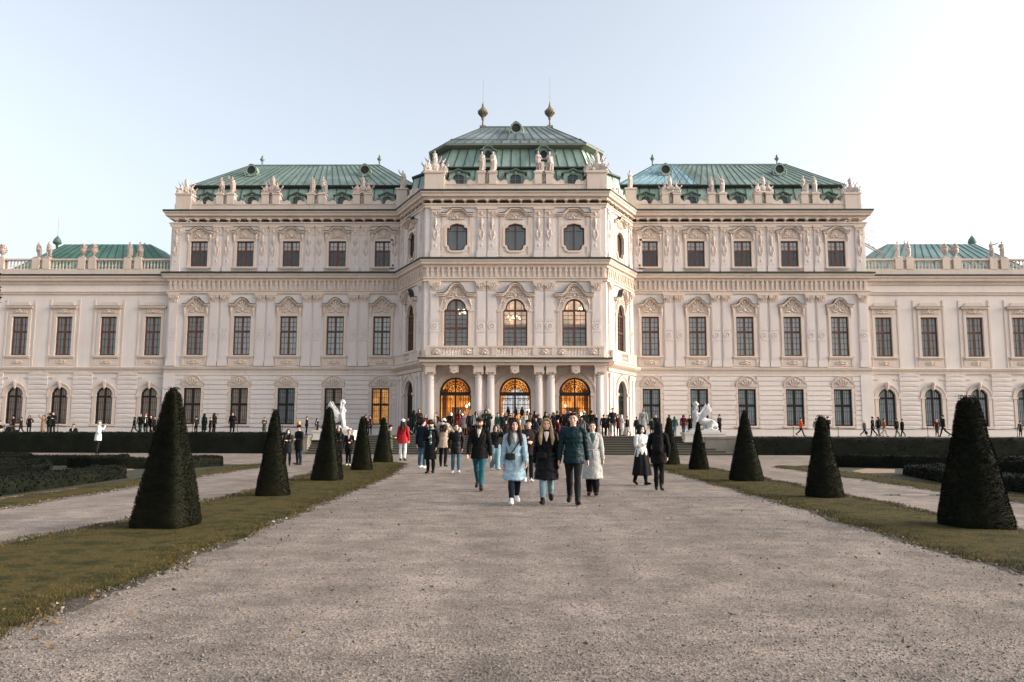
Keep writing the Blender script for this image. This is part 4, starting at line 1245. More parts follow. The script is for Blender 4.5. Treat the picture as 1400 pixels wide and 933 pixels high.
# ================================================================ statues on the parapets
PM = Matrix.Translation(PAL.location) @ Matrix.Rotation(PAL.rotation_euler.z, 4, 'Z')
def robe_figure(mb, h=1.5, al='chest', ar='hip', robe=True, crown=False, seed=0, stride=.12, off=V3(0, 0, 0), look=0.0, helmet=False):
    keep = mb.M.copy(); mb.M = mb.M @ Matrix.Translation(off)
    J = skel(h, stride, al, ar, True); T = J['T']
    add_torso(mb, J, h, .008, True); 
    for s in (1, -1): add_arm(mb, J, s, h, .010, 1.1); add_hand(mb, J, s, h, False); add_leg(mb, J, s, h, .006, 1.1); add_foot(mb, J, s, h, 1.2)
    P, rot = add_head(mb, J, h, False, look)
    mb.blob(P(0, .012, .022), (.054 * h, .062 * h, .060 * h), 8, 6)
    mb.blob(P(0, .055, .0), (.03 * h, .03 * h, .03 * h), 6, 5)
    if helmet: mb.limb([P(0, .03, .07), P(0, -.01, .115), P(0, .07, .10)], [.012 * h, .022 * h, .012 * h], 6)
    if robe:
        mb.limb([T(0, 0, .66), T(.01, 0, .5), T(.02, .0, .3), T(.0, 0, .12), T(-.01, .01, .0)], [(.10 * h, .075 * h), (.125 * h, .095 * h), (.13 * h, .10 * h), (.135 * h, .11 * h), (.15 * h, .125 * h)], 28, cap=.1, fold=.12, nf=6)
        mb.limb([T(.1, -.03, .80), T(.02, -.085, .66), T(-.10, -.08, .54), T(-.13, .02, .45)], [.03 * h, .045 * h, .05 * h, .03 * h], 8)      # sash
        mb.limb([T(.1, .05, .82), T(.14, .06, .55), T(.13, .08, .15)], [(.03 * h, .05 * h), (.05 * h, .06 * h), (.05 * h, .07 * h)], 10, fold=.1)  # cloak
    else:
        mb.limb([T(0, 0, .60), T(0, 0, .5), T(.01, 0, .40)], [(.10 * h, .075 * h), (.125 * h, .09 * h), (.14 * h, .10 * h)], 24, cap=.1, fold=.12, nf=7)
        mb.limb([T(.09, .06, .82), T(.12, .09, .5), T(.10, .10, .1)], [(.03 * h, .05 * h), (.07 * h, .05 * h), (.08 * h, .06 * h)], 10, fold=.12)
    mb.M = keep

def statue_mesh(seed):
    spec = [('chest', 'hip', True, False, .10), ('down', 'chest', True, False, -.12), ('hip', 'down', False, True, .14), ('out', 'chest', False, False, .12), ('hold', 'up', True, False, -.1), ('chest', 'down', False, True, -.14)][seed]
    mb = MB(); mb.box(-.30, .30, -.26, .26, 0, .09)
    robe_figure(mb, 1.42, spec[0], spec[1], spec[2], False, seed, spec[4], V3(0, 0, .07), .3 * (-1) ** seed, spec[3])
    if seed in (2, 5): mb.limb([(.30, -.12, .1), (.26, -.14, .75)], [(.14, .03), (.16, .03)], 12)
    if seed == 3: mb.limb([(-.25, .05, .1), (-.22, .05, .5)], [.09, .07], 8)
    return mb
def trophy_mesh(seed):
    r = random.Random(seed); mb = MB(); mb.box(-.82, .82, -.36, .36, 0, .12)
    robe_figure(mb, 1.12, 'chest', 'hold' if seed % 2 else 'hip', True, False, seed, .1, V3(-.05 if seed % 2 else .05, .02, .55), .2)
    mb.blob((0, .05, .4), (.42, .26, .40), 10, 7)
    for s in (-1, 1):
        mb.limb([(s * .42, -.06, .1), (s * .52, -.1, .45), (s * .48, -.05, .72)], [(.16, .12), (.2, .14), (.1, .1)], 10, fold=.08)
        mb.blob((s * .5, -.1, .86), (.085, .09, .11), 8, 6)
        mb.limb([(s * .55, -.05, .66), (s * .72, -.16, .5), (s * .62, -.22, .28)], [.06, .06, .05], 8)
        mb.limb([(s * .62, .1, .3), (s * .95, .08, .62 + .12 * r.random()), (s * 1.0, .06, .78)], [(.04, .11), (.06, .12), (.02, .04)], 8)
        mb.limb([(s * .3, .15, .5), (s * .62, .2, 1.0), (s * .82, .2, 1.25 + .2 * r.random())], [.03, .06, .015], 6)
        mb.limb([(s * .15, .2, .6), (s * .40, .22, 1.15), (s * .5, .22, 1.42)], [.03, .045, .012], 6)
        mb.limb([(s * .70, -.2, .1), (s * .74, -.24, .34)], [(.18, .05), (.19, .05)], 10)
    for i in range(8): mb.blob((r.uniform(-.7, .7), r.uniform(-.25, .1), r.uniform(.15, .5)), (r.uniform(.07, .14),) * 3, 7, 5)
    return mb
def urn_mesh():
    mb = MB(); mb.box(-.24, .24, -.24, .24, 0, .1); mb.lathe([(.2, .1), (.1, .2), (.08, .3), (.2, .42), (.31, .62), (.33, .78), (.28, .86), (.34, .94), (.36, 1.0), (.2, 1.04), (.1, 1.12)], 14)
    for k in range(7): a = k * .9; mb.blob((.16 * math.cos(a), .16 * math.sin(a), 1.10 + .08 * (k % 3)), (.11, .11, .11), 7, 5)
    for s in (-1, 1): mb.limb([(s * .33, 0, .8), (s * .46, 0, .74), (s * .40, 0, .55), (s * .28, 0, .55)], [.03, .04, .035, .03], 6)
    return mb
SPROTO = {}
def put_statue(kind, seed, x, y, z, label, cat, group, yaw=0.0, mat=None, k=1.0):
    key = (kind, seed); k *= .93 if kind == 'trophy' else .96
    if key not in SPROTO:
        mb = statue_mesh(seed) if kind == 'statue' else trophy_mesh(seed) if kind == 'trophy' else urn_mesh()
        nm = {'statue': 'stone_statue', 'trophy': 'trophy_group', 'urn': 'stone_urn'}[kind]
        o = mb.build(nm, STAT)
        if kind != 'urn': remesh(o, .028, 2)
        else: remesh(o, .025, 1)
        SPROTO[key] = o
    else:
        o = SPROTO[key].copy(); COL.objects.link(o)
    o.matrix_world = PM @ Matrix.Translation((x, y, z)) @ Matrix.Rotation(yaw, 4, 'Z') @ Matrix.Scale(k, 4)
    if mat: o.material_slots[0].link = 'OBJECT'; o.material_slots[0].material = mat
    tag(o, label, cat, group)
    return o
ORD = ['first', 'second', 'third', 'fourth', 'fifth', 'sixth']
GS = 'stone figures along the roof parapets'
look_ = ['robed figure, hand on hip', 'robed figure, hand at breast', 'stone warrior with shield', 'figure flinging out an arm', 'robed figure raising an arm', 'stone warrior in cloak']
for s in (-1, 1):
    wing = 'left' if s < 0 else 'right'
    for k, u in enumerate(PEDW):
        nth = ORD[k]
        if k % 2 == 0:
            put_statue('trophy', 1 + k // 2 + (0 if s < 0 else 2), s * u, .34, 19.40, 'seated stone figure group on the %s double pedestal, %s wing, counted from the pavilion' % (nth, wing), 'sculpture group', GS, rnd.uniform(-.15, .15), STAT if s < 0 else STATW)
        else:
            for o in (-.45, .45):
                sd_ = (k + (0 if o < 0 else 1) + (2 if s > 0 else 0)) % 6
                put_statue('statue', sd_, s * u + o, .34, 19.40, '%s, %s one of the %s pair on the %s wing' % (look_[sd_], 'left' if o < 0 else 'right', nth, wing), 'statue', GS, rnd.uniform(-.4, .4), STATW if (s > 0 or o > 0 and k == 1) else STAT)
    put_statue('trophy', 5 if s < 0 else 6, s * 26.95, .55, 19.40, 'stone trophy group with flags on the outer corner of the %s wing parapet' % wing, 'sculpture group', GS, s * -.3, STAT if s < 0 else STATW, .92)
    put_statue('statue', 4 if s < 0 else 1, s * 9.15, -.1, 19.62, 'stone figure standing alone where the %s wing meets the pavilion' % wing, 'statue', GS, s * .5, STATW, 1.1)
    for o in (-.42, .42):
        sd_ = (0 if s < 0 else 2) + (0 if o < 0 else 1)
        put_statue('statue', sd_, s * 2.1 + o, YF + .36, 19.42, '%s, %s one on the %s pavilion pedestal' % (look_[sd_], 'left' if o < 0 else 'right', wing), 'statue', GS, rnd.uniform(-.3, .3), STATW, 1.12)
    put_statue('trophy', 7 if s < 0 else 8, s * 6.0, YF + .55, 19.44, 'large stone trophy group with a figure on the %s front corner of the pavilion' % wing, 'sculpture group', GS, s * -.25, STATW, 1.12)
    for k, u in enumerate(OPED):
        for o in (-.42, .42):
            sd_ = (k + (0 if o < 0 else 3) + (1 if s > 0 else 0)) % 6
            side = 'left' if o < 0 else 'right'
            if k in (1, 3): put_statue('urn', 0, s * u + o, .47, 14.12, 'stone flower urn, %s of the two on the %s pedestal of the low %s wing' % (side, ORD[k], wing), 'urn', 'stone urns on the low wings', 0, STAT if s < 0 else STATW, .92)
            else: put_statue('statue', sd_, s * u + o, .47, 14.12, '%s, %s one of the %s pair on the low %s wing' % (look_[sd_], side, ORD[k], wing), 'statue', GS, rnd.uniform(-.3, .3), STAT if s < 0 else STATW, .95)

# ================================================================ sphinxes beside the steps
def sphinx(name, x, y, z, sgn, label):
    mb = MB(); s = 1
    mb.box(-1.0, 1.0, -.42, .42, 0, .12)
    mb.limb([(.42, 0, 1.08), (.25, 0, .92), (-.15, 0, .66), (-.55, 0, .52), (-.85, 0, .42)], [(.24, .26), (.27, .30), (.25, .27), (.32, .32), (.2, .2)], 16, ref=(0, 1, 0))
    for q in (-1, 1):
        mb.limb([(.42, q * .19, 1.0), (.50, q * .2, .7), (.56, q * .19, .4), (.60, q * .19, .18)], [.16, .11, .085, .08], 12)
        mb.limb([(.56, q * .19, .19), (.78, q * .19, .17)], [(.10, .075), (.11, .06)], 10, ref=(0, 1, 0))
        mb.limb([(-.58, q * .22, .62), (-.42, q * .3, .42), (-.22, q * .31, .26)], [(.2, .26), (.17, .22), (.1, .12)], 12)      # haunch
        mb.limb([(-.55, q * .3, .19), (-.2, q * .31, .18), (.02, q * .31, .17)], [.09, .09, .075], 10)
        # wing: three tiers of feathers
        for t in range(6):
            f = t / 5
            mb.limb([(.28 - .1 * f, q * .24, 1.0 - .22 * f), (.02 - .1 * f, q * .34, 1.26 - .16 * f), (-.22 - .16 * f, q * .38, 1.62 - .30 * f), (-.30 - .22 * f, q * .36, 1.88 - .42 * f)], [(.09, .05), (.10, .05), (.085, .04), (.03, .02)], 8, ref=(1, 0, 1))
    mb.limb([(.44, 0, 1.1), (.47, 0, 1.35), (.46, 0, 1.55)], [(.2, .26), (.15, .21), (.075, .08)], 14, ref=(1, 0, 0))             # bust
    for q in (-1, 1): mb.blob((.60, q * .09, 1.28), (.09, .09, .09), 8, 6)
    mb.limb([(.46, 0, 1.5), (.48, 0, 1.66)], [.075, .07], 10)
    mb.blob((.50, 0, 1.82), (.125, .105, .145), 12, 8); mb.blob((.55, 0, 1.75), (.085, .075, .09), 10, 6); mb.limb([(.615, 0, 1.83), (.645, 0, 1.78)], [.012, .022], 6)
    mb.blob((.44, 0, 1.87), (.15, .125, .135), 10, 7); mb.blob((.30, 0, 1.82), (.08, .08, .09), 8, 6); mb.limb([(.38, .1, 1.8), (.34, .14, 1.5), (.36, .16, 1.3)], [.05, .05, .03], 8); mb.limb([(.38, -.1, 1.8), (.34, -.14, 1.5), (.36, -.16, 1.3)], [.05, .05, .03], 8)
    mb.limb([(-.8, 0, .4), (-.95, .2, .25), (-.8, .36, .16), (-.5, .4, .16)], [.05, .045, .04, .05], 8)
    o = mb.build(name, MARB); remesh(o, .022, 2)
    o.location = (x, y, z); o.rotation_euler = (0, 0, 0 if sgn > 0 else math.pi); tag(o, label, 'statue', 'marble sphinxes flanking the steps')
    p = MB(); p.box(-1.3, 1.3, -.62, .62, 0, .50); p.box(-1.36, 1.36, -.68, .68, .50, .62); p.box(-1.36, 1.36, -.68, .68, -.02, .1)
    po = p.build('statue_plinth', stone('plinth_stone_' + ('a' if sgn > 0 else 'b'), (.58, .53, .48), var=.2, streak=.4)); po.location = (x, y, z - .62)
    tag(po, 'pale stone plinth under the winged marble sphinx on the %s of the steps' % ('left' if sgn > 0 else 'right'), 'plinth', 'plinths of the sphinxes')
sphinx('marble_sphinx', xx(459, 570, 52.2), 52.2, zz(589, 52.2), 1, 'white winged marble sphinx facing right at the left end of the steps')
sphinx('marble_sphinx', xx(961, 570, 52.2), 52.2, zz(590.5, 52.2), -1, 'white winged marble sphinx facing left at the right end of the steps')
# ================================================================ garden
def foliage_mat(name, a, b_, c_, scale=9):
    m, nt, b, _ = newmat(name)
    v = coords(nt)
    g = N(nt, 'NewGeometry')
    n = noise(nt, v, scale * .12, 4, .6)
    c = ramp(nt, n, [(.3, a), (.55, b_), (.8, c_)])
    rr = ramp(nt, g.outputs['Random Per Island'], [(0, (.45,) * 3), (1, (1.35,) * 3)])
    c = mixc(nt, 1.0, c, rr, 'MULTIPLY')
    nt.links.new(c, b.inputs['Base Color']); b.inputs['Roughness'].default_value = .8; b.inputs['Specular IOR Level'].default_value = .1
    return m
YEW = foliage_mat('yew_leaves', (.005, .006, .0035), (.009, .0098, .005), (.018, .017, .007))
BOXH = foliage_mat('box_leaves', (.006, .007, .005), (.009, .011, .007), (.016, .018, .009))
BOXF = foliage_mat('box_leaves_green', (.004, .005, .003), (.007, .009, .005), (.014, .015, .008))
rng = np.random.default_rng(11)

def leaf_cards(P, Nn, size, tilt=.9, long=1.8):
    """P (n,3) points with outward directions Nn: one small pointed leaf each"""
    n = len(P)
    d = Nn + rng.normal(0, tilt, (n, 3)); d /= np.linalg.norm(d, axis=1)[:, None]
    t = np.cross(d, rng.normal(0, 1, (n, 3))); t /= np.linalg.norm(t, axis=1)[:, None] + 1e-9
    s = size * rng.uniform(.6, 1.3, n)[:, None]
    a = P - t * s * .35; c = P + t * s * .35; b0 = P - d * s * .3; tip = P + d * s * long * .6
    V = np.stack([b0, c, tip, a], 1).reshape(-1, 3)
    F = np.arange(4 * n).reshape(n, 4)
    return V, F

def grid_faces(nu, nv, wrap=True):
    i, j = np.meshgrid(np.arange(nv - 1), np.arange(nu if wrap else nu - 1), indexing='ij')
    a = i * nu + j; b = i * nu + (j + 1) % nu
    return np.stack([a, b, b + nu, a + nu], -1).reshape(-1, 4)

def wob(P, k, amp, seed):
    r = np.random.default_rng(seed); out = np.zeros(len(P))
    for f in (1, 2.3, 4.7, 9.1):
        w = r.normal(0, k * f, 3); out += np.sin(P @ w + r.uniform(0, 6.28)) / f ** .7
    return out * amp

def topiary(x, y, H, wb, wt, p, rot, nleaf, size, seed, label):
    nu, nv = 64, 60
    f = np.linspace(0, 1, nv); th = np.linspace(0, 2 * np.pi, nu, endpoint=False)
    def rad(f, th):
        base = (wb + (wt - wb) * f) / 2
        base = base * np.where(f < .06, .90 + .10 * np.sqrt(np.clip(f / .06, 0, 1)), 1) * np.where(f > .95, np.sqrt(np.clip(1 - ((f - .95) / .05) ** 2, 0, 1)), 1)
        c, s_ = np.abs(np.cos(th)), np.abs(np.sin(th))
        return base / (c ** p + s_ ** p) ** (1 / p)
    def pos(f, th):
        r = rad(f, th); a = th + rot
        return np.stack([r * np.cos(a), r * np.sin(a), f * H], -1)
    F, TH = np.meshgrid(f, th, indexing='ij')
    P = pos(F.ravel(), TH.ravel()); out = P * [1, 1, 0]; out /= np.linalg.norm(out, axis=1)[:, None] + 1e-6
    P = P + out * wob(P, 3.0, .007, seed)[:, None] - out * .02
    faces = grid_faces(nu, nv)
    f2 = 1 - np.sqrt(rng.uniform(0, 1, nleaf) * (1 - (wt / wb) ** 1.2) + (wt / wb) ** 1.2); f2 = np.clip((f2 - f2.min()) / (1 - (wt / wb) ** .6 - f2.min() + 1e-6), 0, .995)
    t2 = rng.uniform(0, 2 * np.pi, nleaf)
    Q = pos(f2, t2); o2 = Q * [1, 1, 0]; o2 /= np.linalg.norm(o2, axis=1)[:, None] + 1e-6; o2[:, 2] = .35
    o2[f2 > .96, 2] = 1.5
    Q = Q + o2 * wob(Q, 3.0, .007, seed)[:, None] * [1, 1, 0] - o2 * rng.uniform(0, .02, nleaf)[:, None]
    # a few shoots stick out at the tip
    k = nleaf // 160
    Q[:k] = np.stack([rng.normal(0, wt * .3, k), rng.normal(0, wt * .3, k), H + rng.uniform(-.03, .02, k)], -1); o2[:k] = [0, 0, 2]
    V, F4 = leaf_cards(Q, o2, size, .32)
    o = np_mesh('topiary_yew', np.concatenate([P, V]), np.concatenate([faces, F4 + len(P)]), YEW)
    o.location = (x, y, 0)
    tag(o, label, 'topiary', 'clipped yew cones beside the gravel walk')
TOP = [  # centre px, base y, top y, width px at the base, tip width, squareness, turn
    (228, 728, 533, 80, .17, 5.5, -.10, 32000, .015, 'largest dark yew pyramid with a squared edge nearest on the left lawn'),
    (373, 682, 562, 48, .12, 2.6, .2, 15000, .018, 'second dark yew cone of the left row behind the largest one'),
    (448, 660, 558, 41, .16, 4.5, -.12, 13000, .021, 'third yew of the left row in front of the left sphinx'),
    (495, 645, 571, 30, .16, 3.0, .1, 9000, .025, 'fourth yew cone of the left row just before the steps'),
    (524, 634, 572, 28, .17, 3.0, .1, 8000, .026, 'last and farthest yew of the left row beside the woman in red'),
    (1335, 725, 541, 94, .25, 2.5, .2, 32000, .016, 'largest yew cone nearest on the right lawn with a ragged rounded tip'),
    (1128, 682, 568, 48, .17, 2.8, .3, 15000, .018, 'second yew cone of the right row with a blunt tip'),
    (1021, 659, 561, 46, .13, 2.7, .1, 13000, .021, 'third and tall pointed yew cone of the right row'),
    (956, 643, 577, 27, .10, 2.6, .2, 9000, .025, 'slender yew cone of the right row in front of the right sphinx'),
    (916, 636, 570, 28, .13, 2.8, .1, 8000, .026, 'farthest yew cone of the right row close to the person in black'),
]
for i, (px, by, ty, wpx, wt, p, rot, nl, sz, lab) in enumerate(TOP):
    x, d = gp(px, by); wb = wpx * d / FPX; d2 = d + wb * .45
    topiary(xx(px, by, d2), d2, zz(ty, d2), wb * 1.0, wt, p, rot, nl, sz, 100 + i, lab)

# ---------------------------------------------------------------- ground
def gravel_mat(name, c0, c1, c2):
    m, nt, b, _ = newmat(name)
    v = coords(nt)
    big = noise(nt, v, .22, 5, .6); mid = noise(nt, v, 1.7, 5, .65)
    c = ramp(nt, big, [(.3, c0), (.55, c1), (.75, c2)])
    c = mixc(nt, .55, c, ramp(nt, mid, [(.3, (.16, .15, .14)), (.5, (.5, .5, .5)), (.70, (.80, .78, .76))]), 'OVERLAY')
    vo = N(nt, 'TexVoronoi', Scale=58.0); nt.links.new(v, vo.inputs['Vector'])
    c = mixc(nt, .75, c, ramp(nt, vo.outputs['Color'], [(.1, (.22, .21, .2)), (.5, (.5, .49, .48)), (.95, (.82, .80, .78))]), 'OVERLAY')
    vo2 = N(nt, 'TexVoronoi', Scale=17.0); nt.links.new(v, vo2.inputs['Vector'])
    spots = ramp(nt, vo2.outputs['Distance'], [(.05, (1, 1, 1)), (.16, (0, 0, 0))])
    dk = mixc(nt, 1.0, spots, ramp(nt, noise(nt, v, 6, 3), [(.52, (0, 0, 0)), (.62, (1, 1, 1))]), 'MULTIPLY')
    c = mixc(nt, dk, c, sc(c1, .22))
    trk = noise(nt, coords(nt, (.8, .05, 1)), 1.0, 4, .6)
    c = mixc(nt, .45, c, ramp(nt, trk, [(.3, (.28, .27, .26)), (.5, (.5, .5, .5)), (.7, (.72, .72, .72))]), 'OVERLAY')
    # damp, trodden and leaf-littered streaks across the walk
    wet = ramp(nt, noise(nt, coords(nt, (.5, 1.6, 1)), 1.1, 6, .7), [(.52, (0, 0, 0)), (.68, (.55,) * 3)])
    c = mixc(nt, wet, c, sc(c1, .55))
    nt.links.new(c, b.inputs['Base Color']); b.inputs['Roughness'].default_value = .9; b.inputs['Specular IOR Level'].default_value = .25
    hsum = N(nt, 'Math', operation='ADD'); nt.links.new(vo.outputs['Distance'], hsum.inputs[0]); nt.links.new(mid, hsum.inputs[1])
    bump(nt, b, hsum.outputs[0], .4, .025)
    return m
GRAV = gravel_mat('gravel', (.180, .149, .126), (.225, .188, .163), (.272, .232, .206))
def sheet(name, poly, z, mat, kind='structure', sub=None):
    mb = MB(); mb.add([(x, y, z) for x, y in poly], [tuple(range(len(poly)))])
    o = mb.build(name, mat); tag(o, kind=kind); return o
mb = MB(); mb.add([(-3000, -300, 0), (3000, -300, 0), (3000, 5000, 0), (-3000, 5000, 0)], [(0, 1, 2, 3)])
tag(mb.build('ground', GRAV), kind='structure')

def lawn_mat():
    m, nt, b, _ = newmat('lawn')
    v = coords(nt)
    n1 = noise(nt, v, 1.3, 6, .7); n2 = noise(nt, v, 30, 3, .7)
    c = ramp(nt, n1, [(.32, (.019, .020, .008)), (.43, (.040, .038, .012)), (.53, (.080, .058, .019)), (.60, (.030, .031, .010)), (.72, (.066, .045, .018))])
    c = mixc(nt, .6, c, ramp(nt, n2, [(.3, (.25,) * 3), (.7, (.75,) * 3)]), 'OVERLAY')
    nt.links.new(c, b.inputs['Base Color']); b.inputs['Roughness'].default_value = .95; b.inputs['Specular IOR Level'].default_value = .1
    bump(nt, b, n2, .6, .03)
    return m
LAWN = lawn_mat()
def blade_mat():
    m, nt, b, _ = newmat('grass_blades')
    v = coords(nt); g = N(nt, 'NewGeometry')
    n1 = noise(nt, v, 1.3, 6, .7)
    c = ramp(nt, n1, [(.32, (.022, .026, .009)), (.43, (.047, .046, .013)), (.53, (.094, .069, .022)), (.60, (.036, .038, .012)), (.72, (.078, .053, .02))])
    c = mixc(nt, 1.0, c, ramp(nt, g.outputs['Random Per Island'], [(0, (.5, .55, .5)), (1, (1.35, 1.25, 1.1))]), 'MULTIPLY')
    nt.links.new(c, b.inputs['Base Color']); b.inputs['Roughness'].default_value = .8; b.inputs['Specular IOR Level'].default_value = .2
    return m
BLADE = blade_mat()
def edge_fn(pts):
    ys = np.array([p[1] for p in pts]); xs = np.array([p[0] for p in pts])
    return lambda y: np.interp(y, ys, xs)
def strip(name, e0, e1, y0, y1, z, seed, endr=1.0):
    """lawn between two edge curves with worn uneven borders and a rounded far end"""
    n = 260; m = 9
    ys = np.linspace(y0, y1, n)
    def wv(y, k): return .07 * np.sin(y * 2.1 + k) + .05 * np.sin(y * 5.3 + 2 * k) + .035 * np.sin(y * 13.1 + k * 3) + .02 * np.sin(y * 31 + k)
    a = e0(ys) + wv(ys, seed); b = e1(ys) + wv(ys, seed + 1.7)
    sh = np.sqrt(np.clip(1 - np.clip((ys - (y1 - endr)) / endr, 0, 1) ** 2, 0.0, 1))
    mid = (a + b) / 2; a = mid + (a - mid) * sh; b = mid + (b - mid) * sh
    u = np.linspace(0, 1, m)
    X = a[:, None] + (b - a)[:, None] * u[None]; Y = np.repeat(ys[:, None], m, 1); Z = z + (.03 if name == 'lawn' else 0) * np.minimum(1, 4 * u * (1 - u) * 1.6)[None] * np.ones_like(X)
    P = np.stack([X, Y, Z], -1).reshape(-1, 3)
    o = np_mesh(name, P, grid_faces(m, n, False)[:, ::-1], SOIL if name == 'soil' else LAWN, smooth=True); tag(o, kind='structure')
    return (ys, a, b)
S_L = strip('lawn', edge_fn([(-6.6, -12), (-6.5, 10), (-6.2, 13), (-6.25, 20), (-6.9, 29), (-7.0, 36)]), edge_fn([(-3.7, -12), (-3.7, 6), (-3.7, 9), (-3.85, 17), (-4.0, 26), (-4.5, 32), (-4.9, 37)]), -12, 37.5, .004, 1, 2.2)
S_R = strip('lawn', edge_fn([(5.3, -12), (5.32, 8.5), (5.35, 12), (5.56, 15.4), (5.68, 21), (5.75, 29), (6.0, 35)]), edge_fn([(7.6, -12), (7.65, 14), (7.85, 24), (8.0, 30), (7.9, 36)]), -12, 36.5, .004, 2.5, 2.2)
V_L = strip('lawn', edge_fn([(-11.2, -12), (-10.6, 14), (-10.9, 21), (-11.2, 31), (-11.2, 35)]), edge_fn([(-9.4, -12), (-9.4, 14), (-9.8, 21), (-10.0, 31), (-9.9, 35)]), -12, 35.5, .004, 4.1, 1.6)
V_R = strip('lawn', edge_fn([(10.5, -12), (10.6, 19), (10.85, 26), (10.9, 34)]), edge_fn([(11.8, -12), (11.9, 19), (12.1, 26), (12.2, 34)]), -12, 34.5, .004, 5.9, 1.6)
SOIL = plain('soil_edge', (.060, .045, .034), .95, var=.5, scale=14, bmp=.8, bscale=30)
strip('soil', edge_fn([(-6.75, -12), (-6.66, 10), (-6.36, 13), (-6.42, 20), (-7.05, 29), (-7.1, 36)]), edge_fn([(-3.58, -12), (-3.6, 6), (-3.6, 9), (-3.75, 17), (-3.9, 26), (-4.35, 32), (-4.75, 37)]), -12, 37.7, .002, 3.3, 2.2)
strip('soil', edge_fn([(5.2, -12), (5.22, 8.5), (5.25, 12), (5.46, 15.4), (5.58, 21), (5.65, 29), (5.9, 35)]), edge_fn([(7.75, -12), (7.8, 14), (8.0, 24), (8.15, 30), (8.05, 36)]), -12, 36.7, .002, 7.5, 2.2)
strip('soil', edge_fn([(-10.8, -12), (-10.4, 14), (-10.5, 35)]), edge_fn([(-9.25, -12), (-9.25, 14), (-9.65, 21), (-9.85, 31), (-9.75, 35)]), -12, 35.6, .002, 4.6, 1.6)
def blades(strips):
    Vs = []
    for (ys, a, b), n in strips:
        yy = 5 + (ys[-1] - 5) * rng.uniform(0, 1, n) ** 2.3
        f = rng.uniform(0, 1, n); f = np.where(rng.uniform(0, 1, n) < .12, rng.choice([-.02, 1.02], n) + rng.normal(0, .02, n), f)
        A = np.interp(yy, ys, a); B = np.interp(yy, ys, b)
        x = A + (B - A) * f
        far = 1 + np.clip((yy - 8) / 14, 0, 2.2)
        hgt = rng.uniform(.018, .05, n) * np.where(far > 2, 1.1, 1); w = .0035 * far * rng.uniform(.7, 1.4, n)
        an = rng.uniform(0, 6.28, n); le = rng.normal(0, .022, (n, 2))
        z0 = np.full(n, .012)
        p0 = np.stack([x - w * np.cos(an), yy - w * np.sin(an), z0], -1); p1 = np.stack([x + w * np.cos(an), yy + w * np.sin(an), z0], -1)
        p2 = np.stack([x + le[:, 0], yy + le[:, 1], z0 + hgt], -1)
        Vs.append(np.stack([p0, p1, p2], 1).reshape(-1, 3))
    V = np.concatenate(Vs); o = np_mesh('grass', V, np.arange(len(V)).reshape(-1, 3), BLADE); tag(o, 'short worn grass on the lawn strips', kind='stuff')
blades([(S_L, 70000), (S_R, 60000), (V_L, 18000), (V_R, 16000)])

# stones: loose gravel close by, and cobbles along the edges
def peb_mat(name, stops):
    m, nt, b, _ = newmat(name); g = N(nt, 'NewGeometry')
    nt.links.new(ramp(nt, g.outputs['Random Per Island'], stops), b.inputs['Base Color']); b.inputs['Roughness'].default_value = .85
    return m
PEB = peb_mat('pebble', [(0, (.05, .045, .04)), (.25, (.13, .115, .10)), (.6, (.20, .175, .155)), (.9, (.24, .21, .19)), (1, (.32, .30, .28))])
COB = peb_mat('cobble', [(0, (.05, .04, .03)), (.4, (.12, .095, .075)), (.8, (.20, .165, .14)), (.96, (.30, .27, .25)), (1, (.5, .48, .46))])
OCT = np.array([(1, 0, 0), (0, 1, 0), (-1, 0, 0), (0, -1, 0), (0, 0, 1), (0, 0, -1)], float)
OCF = np.array([(0, 1, 4), (1, 2, 4), (2, 3, 4), (3, 0, 4), (1, 0, 5), (2, 1, 5), (3, 2, 5), (0, 3, 5)])
def stones(name, x, y, s, mat, label, flat=.6):
    n = len(x)
    V = OCT[None] * (s[:, None] * rng.uniform(.6, 1.3, (n, 3)) * [1, 1, flat])[:, None, :] + rng.normal(0, .12, (n, 6, 3)) * s[:, None, None]
    a = rng.uniform(0, 6.28, n); c, q = np.cos(a)[:, None], np.sin(a)[:, None]
    X = V[..., 0] * c - V[..., 1] * q + x[:, None]; Y = V[..., 0] * q + V[..., 1] * c + y[:, None]; Z = V[..., 2] + (s * .2)[:, None] + .003
    F = (OCF[None] + 6 * np.arange(n)[:, None, None]).reshape(-1, 3)
    o = np_mesh(name, np.stack([X, Y, Z], -1).reshape(-1, 3), F, mat); tag(o, label, kind='stuff')
n = 52000
yy = 4.6 + 15 * rng.uniform(0, 1, n) ** 1.7; lim = (yy * .70)
xs_ = rng.uniform(-1, 1, n) * lim
inL = (xs_ < np.interp(yy, S_L[0], S_L[2]) + .02); inR = xs_ > np.interp(yy, S_R[0], S_R[1]) - .02
k = ~(inL | inR)
stones('gravel', xs_[k], yy[k], (.0035 + .0075 * rng.uniform(0, 1, n) ** 3)[k] * (1 + np.clip(yy[k] - 8, 0, 10) * .05), PEB, 'loose small stones on the gravel walk')
ex, ey = [], []
for (st, which, nn, sp) in ((S_L, 1, 2000, .14), (S_L, 2, 1300, .12), (S_R, 1, 1100, .12), (S_R, 2, 1700, .14), (V_L, 2, 1700, .14), (V_R, 1, 1500, .14)):
    y_ = 5.5 + (st[0][-1] - 6) * rng.uniform(0, 1, nn) ** 1.4; e = np.interp(y_, st[0], st[which])
    out = (-1 if which == 1 else 1)
    ex.append(e + out * (np.abs(rng.normal(0, sp, nn)) + .02) - out * .05); ey.append(y_)
ex = np.concatenate(ex); ey = np.concatenate(ey)
stones('pebbles', ex, ey, .007 + .022 * rng.uniform(0, 1, len(ex)) ** 2.6 * (1 + ey * .015), COB, 'loose cobbles and chips along the lawn edges')
nl = 620
